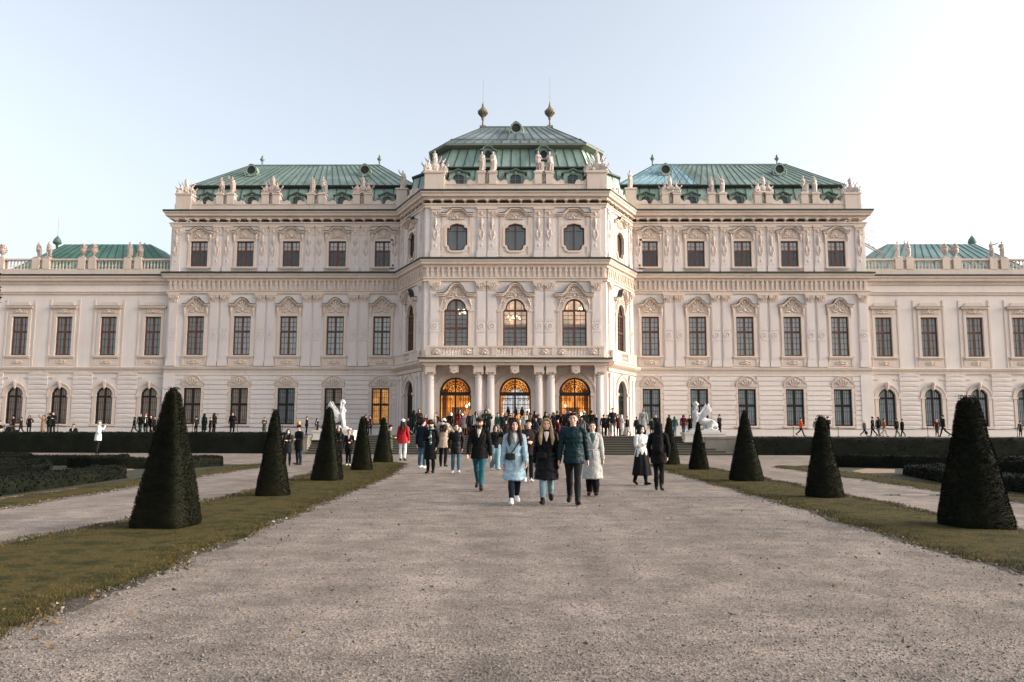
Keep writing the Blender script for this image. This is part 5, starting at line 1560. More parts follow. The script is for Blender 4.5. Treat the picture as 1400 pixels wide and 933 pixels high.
ly = 5.5 + 30 * rng.uniform(0, 1, nl) ** 1.5; sd_ = rng.choice([0, 1, 2], nl); lx = np.where(sd_ == 0, np.interp(ly, S_L[0], S_L[2]) + rng.normal(.0, .5, nl), np.where(sd_ == 1, np.interp(ly, S_R[0], S_R[1]) + rng.normal(0, .5, nl), rng.uniform(-3.5, 5, nl)))
LV, LF = leaf_cards(np.stack([lx, ly, np.full(nl, .022)], -1), np.concatenate([rng.normal(0, 1, (nl, 2)), np.full((nl, 1), .1)], 1), .038, .25, 1.5)
o = np_mesh('fallen_leaves', LV, LF, peb_mat('dry_leaf', [(0, (.05, .03, .015)), (.5, (.11, .065, .025)), (1, (.20, .12, .045))])); tag(o, 'dry brown leaves on the lawn edges and the walk', kind='stuff')
# puddle on the right side walk
m, nt_, b, _ = newmat('puddle_water'); b.inputs['Base Color'].default_value = (.2, .19, .18, 1); b.inputs['Roughness'].default_value = .06
x, y = gp(1258, 675.5)
sheet('puddle', [(x + 1.0 * math.cos(a) * (1 + .12 * math.sin(3 * a)), y + .26 * math.sin(a) * (1 + .2 * math.sin(2 * a + 1))) for a in [i * 2 * math.pi / 32 for i in range(32)]], .006, m)

# ---------------------------------------------------------------- hedges
def hedge(name, pts, w, h, mat, nleaf, size, label, cat, group, seed=0, z0=0.0, rough=.03):
    """clipped hedge along a plan line"""
    P = [Vector(p) for p in pts]; rows = []
    L = [0]
    for a, b in zip(P, P[1:]): L.append(L[-1] + (b - a).length)
    n = max(8, int(L[-1] / .25)); prof = [(-.5, 0), (-.5, .35), (-.49, .75), (-.45, .96), (-.25, 1.0), (0, 1.0), (.25, 1.0), (.45, .96), (.49, .75), (.5, .35), (.5, 0)]
    ctr = []; nor = []
    for i in range(n + 1):
        t = L[-1] * i / n; k = max(j for j in range(len(L) - 1) if L[j] <= t + 1e-9); a, b = P[k], P[k + 1]; f = (t - L[k]) / max(1e-6, L[k + 1] - L[k])
        ctr.append(a.lerp(b, f)); d = (b - a).normalized(); nor.append(Vector((d.y, -d.x)))
    C = np.array([c[:] for c in ctr]); Nn = np.array([c[:] for c in nor]); Nn = (Nn + np.roll(Nn, 1, 0) + np.roll(Nn, -1, 0)) / 3; Nn[0] = nor[0][:]; Nn[-1] = nor[-1][:]
    A = np.array(prof); m = len(A)
    X = C[:, None, :] + Nn[:, None, :] * (A[None, :, 0:1] * w); Z = np.repeat(A[None, :, 1] * h, n + 1, 0)
    V = np.concatenate([X, Z[..., None]], -1).reshape(-1, 3)
    V = V + (wob(V, 2.2, rough, seed)[:, None] * rng.normal(0, 1, (len(V), 3)) * .4 + wob(V, 1.0, rough * .5, seed + 1)[:, None] * [0, 0, 1]) * (V[:, 2:3] > .01)
    F = grid_faces(m, n + 1, False)
    capf = []
    base = len(V)
    q = rng.integers(0, len(F), nleaf); uv = rng.uniform(0, 1, (nleaf, 2, 1))
    Fq = V[F[q]]; pt = (Fq[:, 0] * (1 - uv[:, 0]) + Fq[:, 1] * uv[:, 0]) * (1 - uv[:, 1]) + (Fq[:, 3] * (1 - uv[:, 0]) + Fq[:, 2] * uv[:, 0]) * uv[:, 1]
    cc = np.repeat(C.mean(0)[None], nleaf, 0)
    nrm = np.cross(Fq[:, 1] - Fq[:, 0], Fq[:, 3] - Fq[:, 0]); nrm /= np.linalg.norm(nrm, axis=1)[:, None] + 1e-9
    idx = q // (m - 1); out = pt - np.concatenate([C[idx], np.full((nleaf, 1), h * .4)], 1); sg = np.sign((nrm * out).sum(1))[:, None]; nrm *= sg
    LV, LF = leaf_cards(pt, nrm, size, .7)
    ends = []
    for e, s_ in ((0, 1), (n, -1)):
        # close the ends with a fan of leaves and a cap
        ids = np.arange(m) + e * m; ends.append(ids if s_ > 0 else ids[::-1])
    allV = np.concatenate([V, LV]); F = np.concatenate([F, LF + base])
    capq = []
    for ids in ends:
        for i in range(m // 2): 
            a, b, c, d = ids[i], ids[i + 1], ids[m - 2 - i], ids[m - 1 - i]
            if len({a, b, c, d}) == 4: capq.append((a, b, c, d))
    F = np.concatenate([F, np.array(capq)])
    o = np_mesh(name, allV, F, mat); o.location.z = z0
    tag(o, label, cat, group)
    return o
hedge('hedge', [(-70, 52.4), (-14.7, 51.9)], 1.1, 1.32, BOXH, 14000, .075, 'long dark clipped hedge below the terrace left of the steps', 'hedge', 'clipped hedges along the terrace', 1)
hedge('hedge', [(15.0, 51.4), (70, 50.9)], 1.1, 1.10, BOXH, 14000, .075, 'long dark clipped hedge below the terrace right of the steps', 'hedge', 'clipped hedges along the terrace', 2)
def PX(*pts): return [gp(*p) for p in pts]
GL = 'low box hedges of the parterres'
PH = [
 ([(-11.5, 8), (-11.6, 14), (-11.9, 20.5), (-12.2, 24.5)], 1.0, .36, 9000, 'low box hedge running along the left verge nearest the side walk'),
 ([(-12.2, 33.2), (-13.0, 31.2), (-14.6, 30.6), (-17, 31.4)], .8, .41, 4000, 'short box hedge behind the largest yew on the left'),
 ([(-15.6, 27.0), (-18.0, 26.0), (-22, 24.0), (-25, 25)], .8, .39, 5000, 'curled box hedge beside the sandy bed on the left parterre'),
 ([(-14.2, 20.0), (-16, 18.0), (-20, 17.4), (-24, 19.5)], 1.3, .34, 8000, 'broad box hedge in the middle of the left parterre'),
 ([(-22.0, 36.5), (-27, 37.5), (-32, 36)], .7, .38, 4000, 'far box hedge of the left parterre near the man with a phone'),
 ([(-14.0, 24.5), (-16.5, 23.4), (-20, 21.6), (-25, 22.5), (-30, 21)], .9, .38, 7000, 'second scroll hedge behind the front row on the left parterre'),
 ([(-17, 29.5), (-21, 28.2), (-26, 29), (-32, 27)], .8, .41, 6000, 'farther scroll hedge on the left parterre'),
 ([(-13.4, 12), (-14.5, 15.5), (-18, 15.2), (-22, 14)], .9, .38, 8000, 'front scroll hedge at the left edge of the picture'),
 ([(-16, 33.5), (-20, 33), (-26, 34)], .7, .41, 5000, 'thin low hedge beyond the sandy bed on the left'),
 ([(17, 35.6), (20, 35), (25, 34.6), (31, 35)], .8, .41, 6000, 'long scroll hedge across the right parterre'),
 ([(13.4, 34.2), (15.2, 33.4), (17.6, 32.6), (20, 32.4)], .8, .51, 5000, 'tufted box hedge at the far end of the right parterre'),
 ([(17.5, 30.2), (19.2, 28.4), (21, 27.0), (24, 26.5)], .9, .43, 6000, 'box hedge beside the sandy bed on the right parterre'),
 ([(15.6, 28.6), (13.9, 27.6), (12.9, 23), (12.8, 17), (13.0, 10)], 1.0, .36, 9000, 'box hedge behind the largest yew on the right'),
 ([(21.5, 34.0), (26, 33), (31, 34)], .8, .38, 4000, 'far box hedge at the right edge of the right parterre'),
 ([(19, 24), (22, 22.6), (26, 23.5)], 1.0, .36, 5000, 'outer box hedge curling towards the right edge'),
]
for i, (pts, w, h, nl, lab) in enumerate(PH):
    hedge('box_hedge', pts, w, h, BOXF, nl, .05, lab, 'hedge', GL, 20 + i, 0, .035)
SAND = plain('sand', (.26, .175, .11), .95, var=.25, scale=3, bmp=.3)
BED = plain('bed_soil', (.028, .026, .014), .95, var=.5, scale=2.5, bmp=.8, bscale=20)
sheet('lawn_bed', [(-45, 6), (-11.0, 6), (-11.0, 34.4), (-14, 35.5), (-45, 38)], .0035, BED)
sheet('lawn_bed', [(12.0, 6), (45, 6), (45, 38), (14, 36.8), (11.6, 34)], .0035, BED)
for pts in (PX((128, 646), (150, 640.5), (176, 641.5), (186, 644.5), (140, 647)), PX((-30, 628), (0, 627.5), (34, 630), (30, 632.5), (-30, 632)), PX((48, 628), (58, 627), (66, 629), (50, 630.5)),
            PX((1165, 643), (1185, 639.5), (1224, 640.5), (1224, 645.5), (1180, 646)), PX((1275, 629), (1310, 627), (1312, 631), (1276, 632)), PX((1362, 632), (1430, 629), (1430, 635), (1364, 635.5))):
    sheet('sand_bed', pts, .008, SAND)

# ---------------------------------------------------------------- terrace and steps
NST = 8; SX0, SX1 = -12.9, 12.4; SY0 = 50.3; RUN = .34; RISE = TZ / NST
mb = MB()
for i in range(NST):
    z1 = RISE * (i + 1); y0 = SY0 + RUN * i
    ext = max(0, (3 - i)) * .55 if i < 3 else 0
    mb.mi = 0; mb.box(SX0, SX1 + ext, y0 + .02, y0 + RUN + 1.2, z1 - RISE - (.0 if i == 0 else .02), z1 - .05)
    mb.mi = 1; mb.box(SX0, SX1 + ext, y0 - .015, y0 + RUN + .5, z1 - .05, z1)
o = mb.build('steps', [STEPM, STEPN]); tag(o, kind='structure')
mb = MB(); mb.box(-90, 90, SY0 + RUN * NST, 75, -.05, TZ - .003); TERR = gravel_mat('terrace_gravel', (.17, .15, .135), (.21, .185, .165), (.25, .225, .205))
mb.box(-90, SX0 - 1.55, 53.0 - .0, SY0 + RUN * NST, -.05, TZ - .006); mb.box(SX1 + 1.8, 90, 52.6, SY0 + RUN * NST, -.05, TZ - .006)
o = mb.build('terrace', TERR); tag(o, kind='structure')
def cheek(x0, x1, y0, label, panel, slope):
    mb = MB(); mb.box(x0, x1, y0, SY0 + RUN * NST, 0, 1.02)
    mb.box(x0 - .05, x1 + .05, y0 - .06, SY0 + RUN * NST, 1.02, 1.15); mb.box(x0 - .06, x1 + .06, y0 - .08, y0 + .01, 0, .16)
    if panel: mb.box(x0 + .15, x1 - .15, y0 - .04, y0, .26, .92); 
    if panel: mb.ring(((x0 + x1) / 2 - .3, .6), .1, .2, y0 - .08, y0 - .03, 12); mb.ring(((x0 + x1) / 2 + .3, .55), .1, .2, y0 - .08, y0 - .03, 12); mb.limb([(x0 + .3, y0 - .06, .34), (x1 - .3, y0 - .06, .36)], [.04, .04], 6)
    o = mb.build('stair_wall', CHEEK); tag(o, label, 'stair wall', 'stone walls closing the steps')
cheek(SX0 - 1.6, SX0, 50.6, 'dark carved stone block closing the steps on the left', True, 0)
cheek(SX1, SX1 + 1.9, 51.4, 'plain weathered stone block closing the steps on the right', False, 0)

# rails in front of the facade
def rail(x0, x1, y, label):
    root = empty('rope_barrier', ((x0 + x1) / 2, y, TZ)); tag(root, label, 'barrier', 'low rails before the facade')
    n = int(abs(x1 - x0) / 3.1); c = (x0 + x1) / 2
    mb = MB()
    for k in range(n):
        a = x0 + (x1 - x0) * k / n; b = x0 + (x1 - x0) * (k + 1) / n; p = [a + (b - a) * i / 6 for i in range(7)]
        mb.limb([(q - c, 0, .62 - .10 * math.sin(math.pi * i / 6)) for i, q in enumerate(p)], [.018] * 7, 5)
    mb.build('rope', IRON, root)
    for k in range(n + 1):
        p = MB(); q = x0 + (x1 - x0) * k / n - c
        p.lathe([(.10, 0), (.10, .03), (.022, .05), (.022, .66), (.035, .68), (0.01, .72)], 8, (q, 0, 0)); p.build('post', IRON, root)
rail(-46, -13.4, 58.2, 'low rope barrier on thin posts along the facade left of the steps')
rail(13.8, 46, 57.6, 'low rope barrier on thin posts along the facade right of the steps')

# tree beyond the left edge, only a few leaves of its crown reach into the picture
def leafy_tree(x, y, H, label):
    root = empty('leafy_tree', (x, y, 0)); tag(root, label, 'tree')
    t = MB(); t.limb([(0, 0, -.1), (.05, 0, H * .3), (-.05, .05, H * .6), (0, 0, H * .92)], [.24, .19, .12, .03], 10)
    r = random.Random(4); P = []; Nn = []
    for k in range(120):
        f0 = r.random(); z = H * (.58 + .36 * f0); L = 2.75 * math.sin(math.pi * (.12 + .85 * f0)) * r.uniform(.7, 1); a = r.uniform(0, 6.28); e = V3(math.cos(a) * L, math.sin(a) * L, .25 * L * r.random())
        t.limb([(0, 0, z), (e.x * .5, e.y * .5, z + e.z * .4), (e.x, e.y, z + e.z)], [.04, .025, .008], 5)
        for j in range(120):
            f = r.random() ** .5; P.append((e.x * f + r.gauss(0, .16), e.y * f + r.gauss(0, .16), z + e.z * f + r.gauss(0, .16))); Nn.append((e.x * .4, e.y * .4, .3 - .6 * r.random()))
    t.build('trunk', plain('bark', (.06, .045, .035), .9, var=.4, bmp=.6, bscale=12), root)
    V, F = leaf_cards(np.array(P), np.array(Nn), .12, .6, 1.6); np_mesh('crown', V, F, BOXF, root)
leafy_tree(xx(-75, 400, 38.0), 38.0, 10.4, 'dark leafy tree beyond the left edge with only a few leaves in view')
# ================================================================ people
CL = {}
def cloth(col, kind='wool'):
    key = (tuple(round(c, 3) for c in col), kind)
    if key in CL: return CL[key]
    m, nt, b, _ = newmat('cloth_%s_%d' % (kind, len(CL)))
    v = coords(nt)
    n1 = noise(nt, v, 5, 4, .6); n2 = noise(nt, coords(nt, (1, 1, .35)), 9, 4, .65)
    c = ramp(nt, n1, [(.25, sc(col, .72)), (.75, sc(col, 1.22))])
    if kind == 'denim': c = mixc(nt, ramp(nt, noise(nt, coords(nt, (1, 1, .4)), 3.5, 3), [(.5, (0, 0, 0)), (.75, (.5,) * 3)]), c, sc(col, 1.8))
    nt.links.new(c, b.inputs['Base Color'])
    b.inputs['Roughness'].default_value = {'puffer': .5, 'leather': .4}.get(kind, .85); b.inputs['Specular IOR Level'].default_value = .12
    if kind == 'puffer':
        w = N(nt, 'TexWave', Scale=3.4, Distortion=2.0, Detail=2.0); w.bands_direction = 'Z'; nt.links.new(v, w.inputs['Vector'])
        a = N(nt, 'Math', operation='MULTIPLY_ADD'); nt.links.new(n2, a.inputs[0]); a.inputs[1].default_value = 1.0; nt.links.new(w.outputs['Fac'], a.inputs[2]); bump(nt, b, a.outputs[0], .30, .018)
    elif kind == 'pattern':
        vo = N(nt, 'TexVoronoi', Scale=14.0); nt.links.new(v, vo.inputs['Vector'])
        c2 = mixc(nt, ramp(nt, vo.outputs['Distance'], [(.3, (1, 1, 1)), (.4, (0, 0, 0))]), c, (.45, .60, .52)); nt.links.new(c2, b.inputs['Base Color'])
    elif kind == 'fur':
        bump(nt, b, noise(nt, v, 60, 3, .7), 1.0, .03)
    else: bump(nt, b, n2, .6, .03)
    CL[key] = m; return m
def skinmat(name, col):
    m, nt, b, _ = newmat(name); n = noise(nt, coords(nt), 14, 3)
    nt.links.new(ramp(nt, n, [(.3, sc(col, .85)), (.7, (col[0] * 1.1, col[1] * 1.02, col[2]))]), b.inputs['Base Color']); b.inputs['Roughness'].default_value = .55
    return m
SKIN = [skinmat('skin_fair', (.60, .37, .285)), skinmat('skin_medium', (.48, .285, .205)), skinmat('skin_tan', (.30, .17, .115))]
def hairmat(name, col):
    m, nt, b, _ = newmat(name); n = noise(nt, coords(nt, (6, 6, .6)), 12, 3)
    nt.links.new(ramp(nt, n, [(.3, sc(col, .55)), (.7, sc(col, 1.4))]), b.inputs['Base Color']); b.inputs['Roughness'].default_value = .55; b.inputs['Specular IOR Level'].default_value = .15; bump(nt, b, n, .5, .01); return m
HAIR = {'black': hairmat('hair_black', (.014, .012, .011)), 'dark': hairmat('hair_dark_brown', (.022, .013, .009)), 'brown': hairmat('hair_brown', (.075, .045, .026)), 'blond': hairmat('hair_blond', (.30, .20, .11)), 'grey': hairmat('hair_grey', (.25, .24, .23)), 'ginger': hairmat('hair_ginger', (.20, .075, .03))}
EYE = plain('eye_dark', (.02, .015, .012), .3); LIPS = plain('lips', (.30, .12, .105), .5)
C = dict(black=(.007, .007, .008), char=(.014, .015, .017), navy=(.009, .016, .026), teal=(.006, .020, .026), dgreen=(.008, .020, .016), brown=(.045, .028, .02), dbrown=(.028, .018, .016), tan=(.25, .165, .10), beige=(.36, .28, .21),
         grey=(.16, .16, .155), lgrey=(.36, .36, .34), white=(.72, .72, .70), lblue=(.30, .42, .49), red=(.34, .012, .018), dred=(.11, .016, .018), orange=(.70, .10, .025), rust=(.36, .12, .03), denim=(.020, .085, .11), ldenim=(.16, .26, .30), mdenim=(.045, .105, .145), yellow=(.60, .38, .08), green=(.03, .10, .075), olive=(.06, .065, .04), pink=(.5, .36, .36), cream=(.55, .48, .40))

FOLD = bpy.data.textures.new('folds', 'CLOUDS'); FOLD.noise_scale = .11; FOLD.noise_depth = 1
def creased(o, k):
    m = o.modifiers.new('creases', 'DISPLACE'); m.texture = FOLD; m.texture_coords = 'LOCAL'; m.strength = k; m.mid_level = .5
    return o

head_r = random.Random(5)
def person(x, y, z, h, yaw, label, coat, hem=.46, kind='wool', legs='black', lk='wool', shoes='black', hair='dark', style='short', stride=0.0, al='hand', ar='hand', fem=False, fine=False,
           puff=1.0, flare=.012, wide=1.0, hat=None, hatc='black', scarf=None, bag=None, bagc='black', collar=None, beard=False, look=0.0, nod=0.0, skin=0, mask=False, skirt=None, belt=False, group=None, ease=.009, crouch=0.0, inner=None, fur=None):
    root = empty('person', (x, y, z), R(yaw)); tag(root, label, 'person', group)
    if look == 0 and not fine: look = head_r.uniform(-.45, .45); nod = nod or head_r.uniform(-.2, .1)
    J = skel(h, stride, al, ar, fem, crouch); T = J['T']
    vx = .009 if fine else (.020 if y < 40 else .030)
    # ---- body: one continuous surface
    mb = MB(); add_torso(mb, J, h, 0, fem)
    for s in (1, -1): add_arm(mb, J, s, h); add_hand(mb, J, s, h, fine); add_leg(mb, J, s, h); add_foot(mb, J, s, h, .9)
    P, rot = add_head(mb, J, h, fine, look, nod)
    remesh(mb.build('body', SKIN[skin], root), vx, 2 if fine else 1, .4)
    # ---- trousers
    mb = MB(); lm = cloth(C[legs], lk)
    mb.limb([T(0, .004, .60), T(0, .004, .54), T(0, .004, .49), T(0, 0, .46)], [(.088 * h, .066 * h), (.102 * h, .078 * h), (.102 * h, .08 * h), (.07 * h, .06 * h)], 14)
    for s in (1, -1): add_leg(mb, J, s, h, .0035, wide, .005 + .02 * (wide - 1), .97)
    o = remesh(mb.build('trousers', lm, root), max(vx, .012), 2)
    if y < 34: creased(o, .022)
    for s in (1, -1):
        mb = MB(); add_foot(mb, J, s, h, 1.12)
        o = mb.build('shoe', cloth(C[shoes], 'leather'), root)
        remesh(o, max(vx, .011), 2)
    if skirt:
        mb = MB(); mb.limb([T(0, 0, .60), T(0, 0, .50), T(0, -.01, .34), T(0, -.01, .17)], [(.095 * h, .075 * h), (.115 * h, .095 * h), (.14 * h, .13 * h), (.17 * h, .16 * h)], 30, cap=.05, fold=.07, nf=8); remesh(mb.build('skirt', cloth(C[skirt], 'wool'), root), .018)
    # ---- coat
    cm = cloth(C[coat], kind); mb = MB()
    add_torso(mb, J, h, ease, fem, puff)
    rx = .092 * puff + ease; ry = .072 * puff + ease; zt = .60; n = 5; pts = []; rad = []
    spread = abs(stride) * .06
    for i in range(n):
        f = i / (n - 1); zz_ = zt + (hem - zt) * f
        pts.append(T(0, .002, zz_)); rad.append(((rx + flare * f) * h, (ry + (flare + spread * max(0, (.5 - zz_) * 4)) * f) * h))
    mb.limb(pts, rad, 24, cap=.08, fold=.02, nf=5)
    mb.limb([T(0, .004, .80), T(0, .004, .845)], [(.058 * h, .052 * h), (.048 * h, .046 * h)], 12, cap=.2)      # collar
    co_ = remesh(mb.build('coat', cm, root), max(vx, .012), 2)
    if y < 34: creased(co_, .03 if kind != 'puffer' else .036)
    for s in (1, -1):
        sl = MB(); add_arm(sl, J, s, h, ease * .5, 1.08 * puff, .94, .004); o = remesh(sl.build('sleeve', cm, root), max(vx, .012), 2)
        if y < 34: creased(o, .024)
    if fine:
        b = MB(); b.limb([T(0, -.083 - ease, .74), T(0, -.079 - ease, .62), T(0, -.081 - ease - flare * .5, max(hem + .02, .40))], [(.004, .004)] * 3, 5)
        b.build('front_seam', cloth(sc(C[coat], .5), 'wool'), root)
        p = MB()
        for s in (1, -1): p.limb([T(s * .085, -.055 - ease, .555), T(s * .04, -.077 - ease, .545)], [(.007, .004)] * 2, 6)
        p.build('pocket_flap', cloth(sc(C[coat], .75), kind), root)
    if inner:
        b = MB(); b.limb([T(0, -.046 - ease * .6, .84), T(0, -.066 - ease, .80), T(0, -.082 - ease, .735)], [(.030 * h, .012 * h), (.024 * h, .012 * h), (.004 * h, .006 * h)], 10); b.build('shirt_front', cloth(C[inner]), root)
    if belt:
        b = MB(); b.limb([T(0, .002, .605), T(0, .002, .625)], [((.093 + ease) * h, (.070 + ease) * h)] * 2, 20, cap=.1); b.limb([T(.01, -.09, .61), T(.02, -.1, .50)], [.009 * h, .008 * h], 6); remesh(b.build('belt', cloth(sc(C[coat], .85)), root), .012)
    if collar:
        b = MB()
        for s in (1, -1): b.limb([T(s * .045, .03, .845), T(s * .055, -.02, .84), T(s * .04, -.07 - ease, .775), T(s * .012, -.085 - ease, .70)], [.013 * h, .016 * h, .018 * h, .008 * h], 8)
        remesh(b.build('collar', cloth(C[collar]), root), max(vx, .012), 1)
    if fur:
        b = MB(); b.limb([T(-.05, -.055, .835), T(-.085, -.01, .86), T(-.075, .05, .895), T(0, .075, .905), T(.075, .05, .895), T(.085, -.01, .86), T(.05, -.055, .835)], [.022 * h, .034 * h, .036 * h, .036 * h, .036 * h, .034 * h, .022 * h], 10); remesh(b.build('fur_collar', cloth(C[fur], 'fur'), root), max(vx, .014), 1)
    if scarf:
        b = MB(); b.limb([T(0, .0, .83), T(0, -.006, .875)], [(.060 * h, .056 * h), (.052 * h, .052 * h)], 12, cap=.3)
        if kind != 'x': b.limb([T(.03, -.075 - ease, .80), T(.035, -.095 - ease, .70), T(.03, -.095 - ease, .55)], [(.02 * h, .012 * h), (.026 * h, .012 * h), (.028 * h, .012 * h)], 8)
        remesh(b.build('scarf', cloth(C[scarf] if isinstance(scarf, str) else scarf[0], 'wool' if isinstance(scarf, str) else scarf[1]), root), max(vx, .013), 1)
    # ---- hair
    hm = HAIR[hair]; mb = MB()
    if style == 'bald': pass
    else:
        mb.blob(P(0, .012, .024), (.0500 * h, .0565 * h, .0535 * h), 14, 9, rot)
        if style in ('short', 'bun', 'tied'):
            for s in (1, -1): mb.limb([P(s * .044, .0, .03), P(s * .045, .012, .0)], [.010 * h, .008 * h], 6)
            mb.blob(P(0, .036, -.012), (.036 * h, .026 * h, .034 * h), 10, 6, rot)
            if style == 'short': mb.limb([P(-.028, -.038, .056), P(.0, -.046, .064), P(.03, -.038, .058)], [.014 * h, .017 * h, .014 * h], 8)
        if style == 'bun': mb.blob(P(0, .06, .05), (.026 * h,) * 3, 8, 6)
        if style == 'tied': mb.limb([P(0, .055, .02), P(0, .075, -.03), P(0, .07, -.10)], [.018 * h, .02 * h, .01 * h], 8)
        if style == 'long':
            for s in (1, -1):
                mb.limb([P(s * .012, -.046, .064), P(s * .042, -.024, .035), P(s * .051, -.010, -.02), P(s * .058, -.025, -.09), T(s * .072, -.075 - ease, .77), T(s * .066, -.085 - ease, .70)], [.012 * h, .016 * h, .019 * h, .024 * h, .026 * h, .010 * h], 10)
                mb.limb([P(s * .035, .03, .02), P(s * .05, .03, -.06), T(s * .06, .04, .80), T(s * .05, .075, .72)], [.022 * h, .026 * h, .03 * h, .012 * h], 10)
            mb.limb([P(0, .05, .03), P(0, .058, -.06), T(0, .075, .74)], [.03 * h, .04 * h, .02 * h], 10)
        if style == 'mid':
            for s in (1, -1): mb.limb([P(s * .012, -.046, .064), P(s * .044, -.02, .03), P(s * .052, -.008, -.03), P(s * .054, -.01, -.085)], [.012 * h, .016 * h, .022 * h, .012 * h], 10)
            mb.limb([P(0, .05, .03), P(0, .055, -.08)], [.04 * h, .036 * h], 10)
        remesh(mb.build('hair', hm, root), .010 if fine else .02, 2)
    if beard:
        b = MB(); b.blob(P(0, -.016, -.038), (.037 * h, .040 * h, .034 * h), 12, 7, rot); b.limb([P(-.018, -.050, -.022), P(0, -.055, -.020), P(.018, -.050, -.022)], [.004 * h, .005 * h, .004 * h], 6); remesh(b.build('beard', hm, root), .009, 1)
    if fine:
        for s in (1, -1):
            b = MB(); b.blob(P(s * .018, -.0485, .006), (.0062 * h, .004 * h, .0042 * h), 8, 5, rot); b.build('eye', EYE, root)
            b = MB(); b.limb([P(s * .008, -.0535, .0165), P(s * .018, -.0535, .0195), P(s * .030, -.0475, .0155)], [.0022 * h, .0026 * h, .0016 * h], 6); b.build('eyebrow', hm, root)
        if not beard or True:
            b = MB(); b.limb([P(-.013, -.0515, -.0325), P(0, -.0575, -.0335), P(.013, -.0515, -.0325)], [.0022 * h, .0042 * h, .0022 * h], 6); b.build('mouth', LIPS, root)
    elif y < 36 and abs(yaw) < 80:
        b = MB()
        for s in (1, -1): b.blob(P(s * .019, -.047, .008), (.010 * h, .006 * h, .006 * h), 6, 4, rot)
        b.build('eyes', EYE, root)
    if mask:
        b = MB(); b.blob(P(0, -.030, -.026), (.033 * h, .032 * h, .028 * h), 10, 6, rot); b.build('face_mask', cloth(C['white']), root)
    # ---- hats
    if hat:
        b = MB(); hc = cloth(hatc if isinstance(hatc, tuple) else C[hatc], 'wool')
        if hat == 'beanie': b.blob(P(0, .008, .040), (.052 * h, .060 * h, .052 * h), 12, 8, rot); b.limb([P(0, .01, .018), P(0, .01, .034)], [(.054 * h, .062 * h)] * 2, 14, cap=.1)
        if hat == 'pom': b.blob(P(0, .008, .040), (.054 * h, .062 * h, .054 * h), 12, 8, rot); b.limb([P(0, .01, .016), P(0, .01, .036)], [(.056 * h, .064 * h)] * 2, 14, cap=.1)
        if hat == 'flatcap': b.blob(P(0, -.004, .052), (.056 * h, .068 * h, .028 * h), 12, 7, rot); b.limb([P(-.032, -.045, .038), P(0, -.075, .032), P(.032, -.045, .038)], [(.010 * h), (.012 * h), (.010 * h)], 8)
        if hat == 'cap': b.blob(P(0, .006, .044), (.051 * h, .059 * h, .040 * h), 12, 7, rot); b.limb([P(0, -.04, .036), P(0, -.095, .026)], [(.038 * h, .006 * h), (.03 * h, .004 * h)], 10)
        if hat == 'fedora': b.limb([P(0, .004, .034), P(0, .004, .046)], [(.086 * h, .092 * h)] * 2, 16, cap=.2); b.limb([P(0, .004, .04), P(0, .004, .095)], [(.053 * h, .06 * h), (.044 * h, .054 * h)], 14, cap=.3)
        if hat == 'hood': b.blob(P(0, .022, .014), (.062 * h, .066 * h, .070 * h), 12, 8, rot); b.limb([P(0, .03, -.03), T(0, .03, .80)], [(.06 * h, .055 * h), (.08 * h, .055 * h)], 12)
        remesh(b.build('hood' if hat == 'hood' else 'hat', hc, root), .012 if fine else .02, 2)
        if hat == 'pom':
            b = MB(); b.blob(P(0, .0, .13), (.050 * h, .05 * h, .055 * h), 10, 7); b.blob(P(.02, .0, .15), (.03 * h,) * 3, 8, 5); b.build('pompom', cloth(C['yellow'], 'fur'), root)
    # ---- bags and straps
    if bag in ('cross', 'shoulder'):
        b = MB()
        b.limb([T(-.085, -.02, .825), T(-.04, -.088 - ease, .755), T(.01, -.094 - ease, .69), T(.06, -.085 - ease, .60)] if bag == 'cross' else [T(.085, -.02, .825), T(.05, -.088 - ease, .755), T(0, -.096 - ease, .68), T(-.06, -.09 - ease, .60)], [(.011, .005)] * 4, 6); b.build('bag_strap', cloth(C[bagc], 'leather'), root)
        b = MB(); sx = .07 if bag == 'cross' else -.06
        b.limb([T(sx, -.10 - ease, .545), T(sx, -.10 - ease, .61)], [(.062 * h, .02 * h), (.058 * h, .018 * h)], 12, cap=.4); b.build('bag', cloth(C[bagc], 'leather'), root)
    if bag == 'backpack':
        b = MB(); b.limb([T(0, .115, .56), T(0, .125, .66), T(0, .115, .79)], [(.075 * h, .04 * h), (.085 * h, .055 * h), (.07 * h, .04 * h)], 14, cap=.5); b.limb([T(0, .165, .58), T(0, .165, .66)], [(.055 * h, .02 * h), (.055 * h, .022 * h)], 10)
        remesh(b.build('backpack', cloth(C[bagc], 'wool'), root), .016, 2)
        b = MB()
        for s in (1, -1): b.limb([T(s * .07, .08, .79), T(s * .075, -.0, .835), T(s * .075, -.085, .76), T(s * .09, -.03, .62)], [(.016, .008)] * 4, 6)
        b.build('bag_strap', cloth(C[bagc]), root)
    if bag == 'strapback':
        b = MB(); b.limb([T(-.09, .0, .825), T(-.03, .085 + ease, .74), T(.09, .07 + ease, .60)], [(.016, .006)] * 3, 6); b.build('bag_strap', cloth(C[bagc]), root)
    if bag == 'hand':
        b = MB(); w = J['wr', -1]; b.limb([w - V3(0, 0, .16 * h), w - V3(0, 0, .29 * h)], [(.05 * h, .09 * h), (.06 * h, .10 * h)], 12, ref=(1, 0, 0), cap=.3); b.limb([w - V3(0, 0, .07 * h), w - V3(0, .05 * h, .16 * h)], [.006, .006], 5); b.limb([w - V3(0, 0, .07 * h), w - V3(0, -.05 * h, .16 * h)], [.006, .006], 5); b.build('handbag', cloth(C[bagc], 'leather'), root)
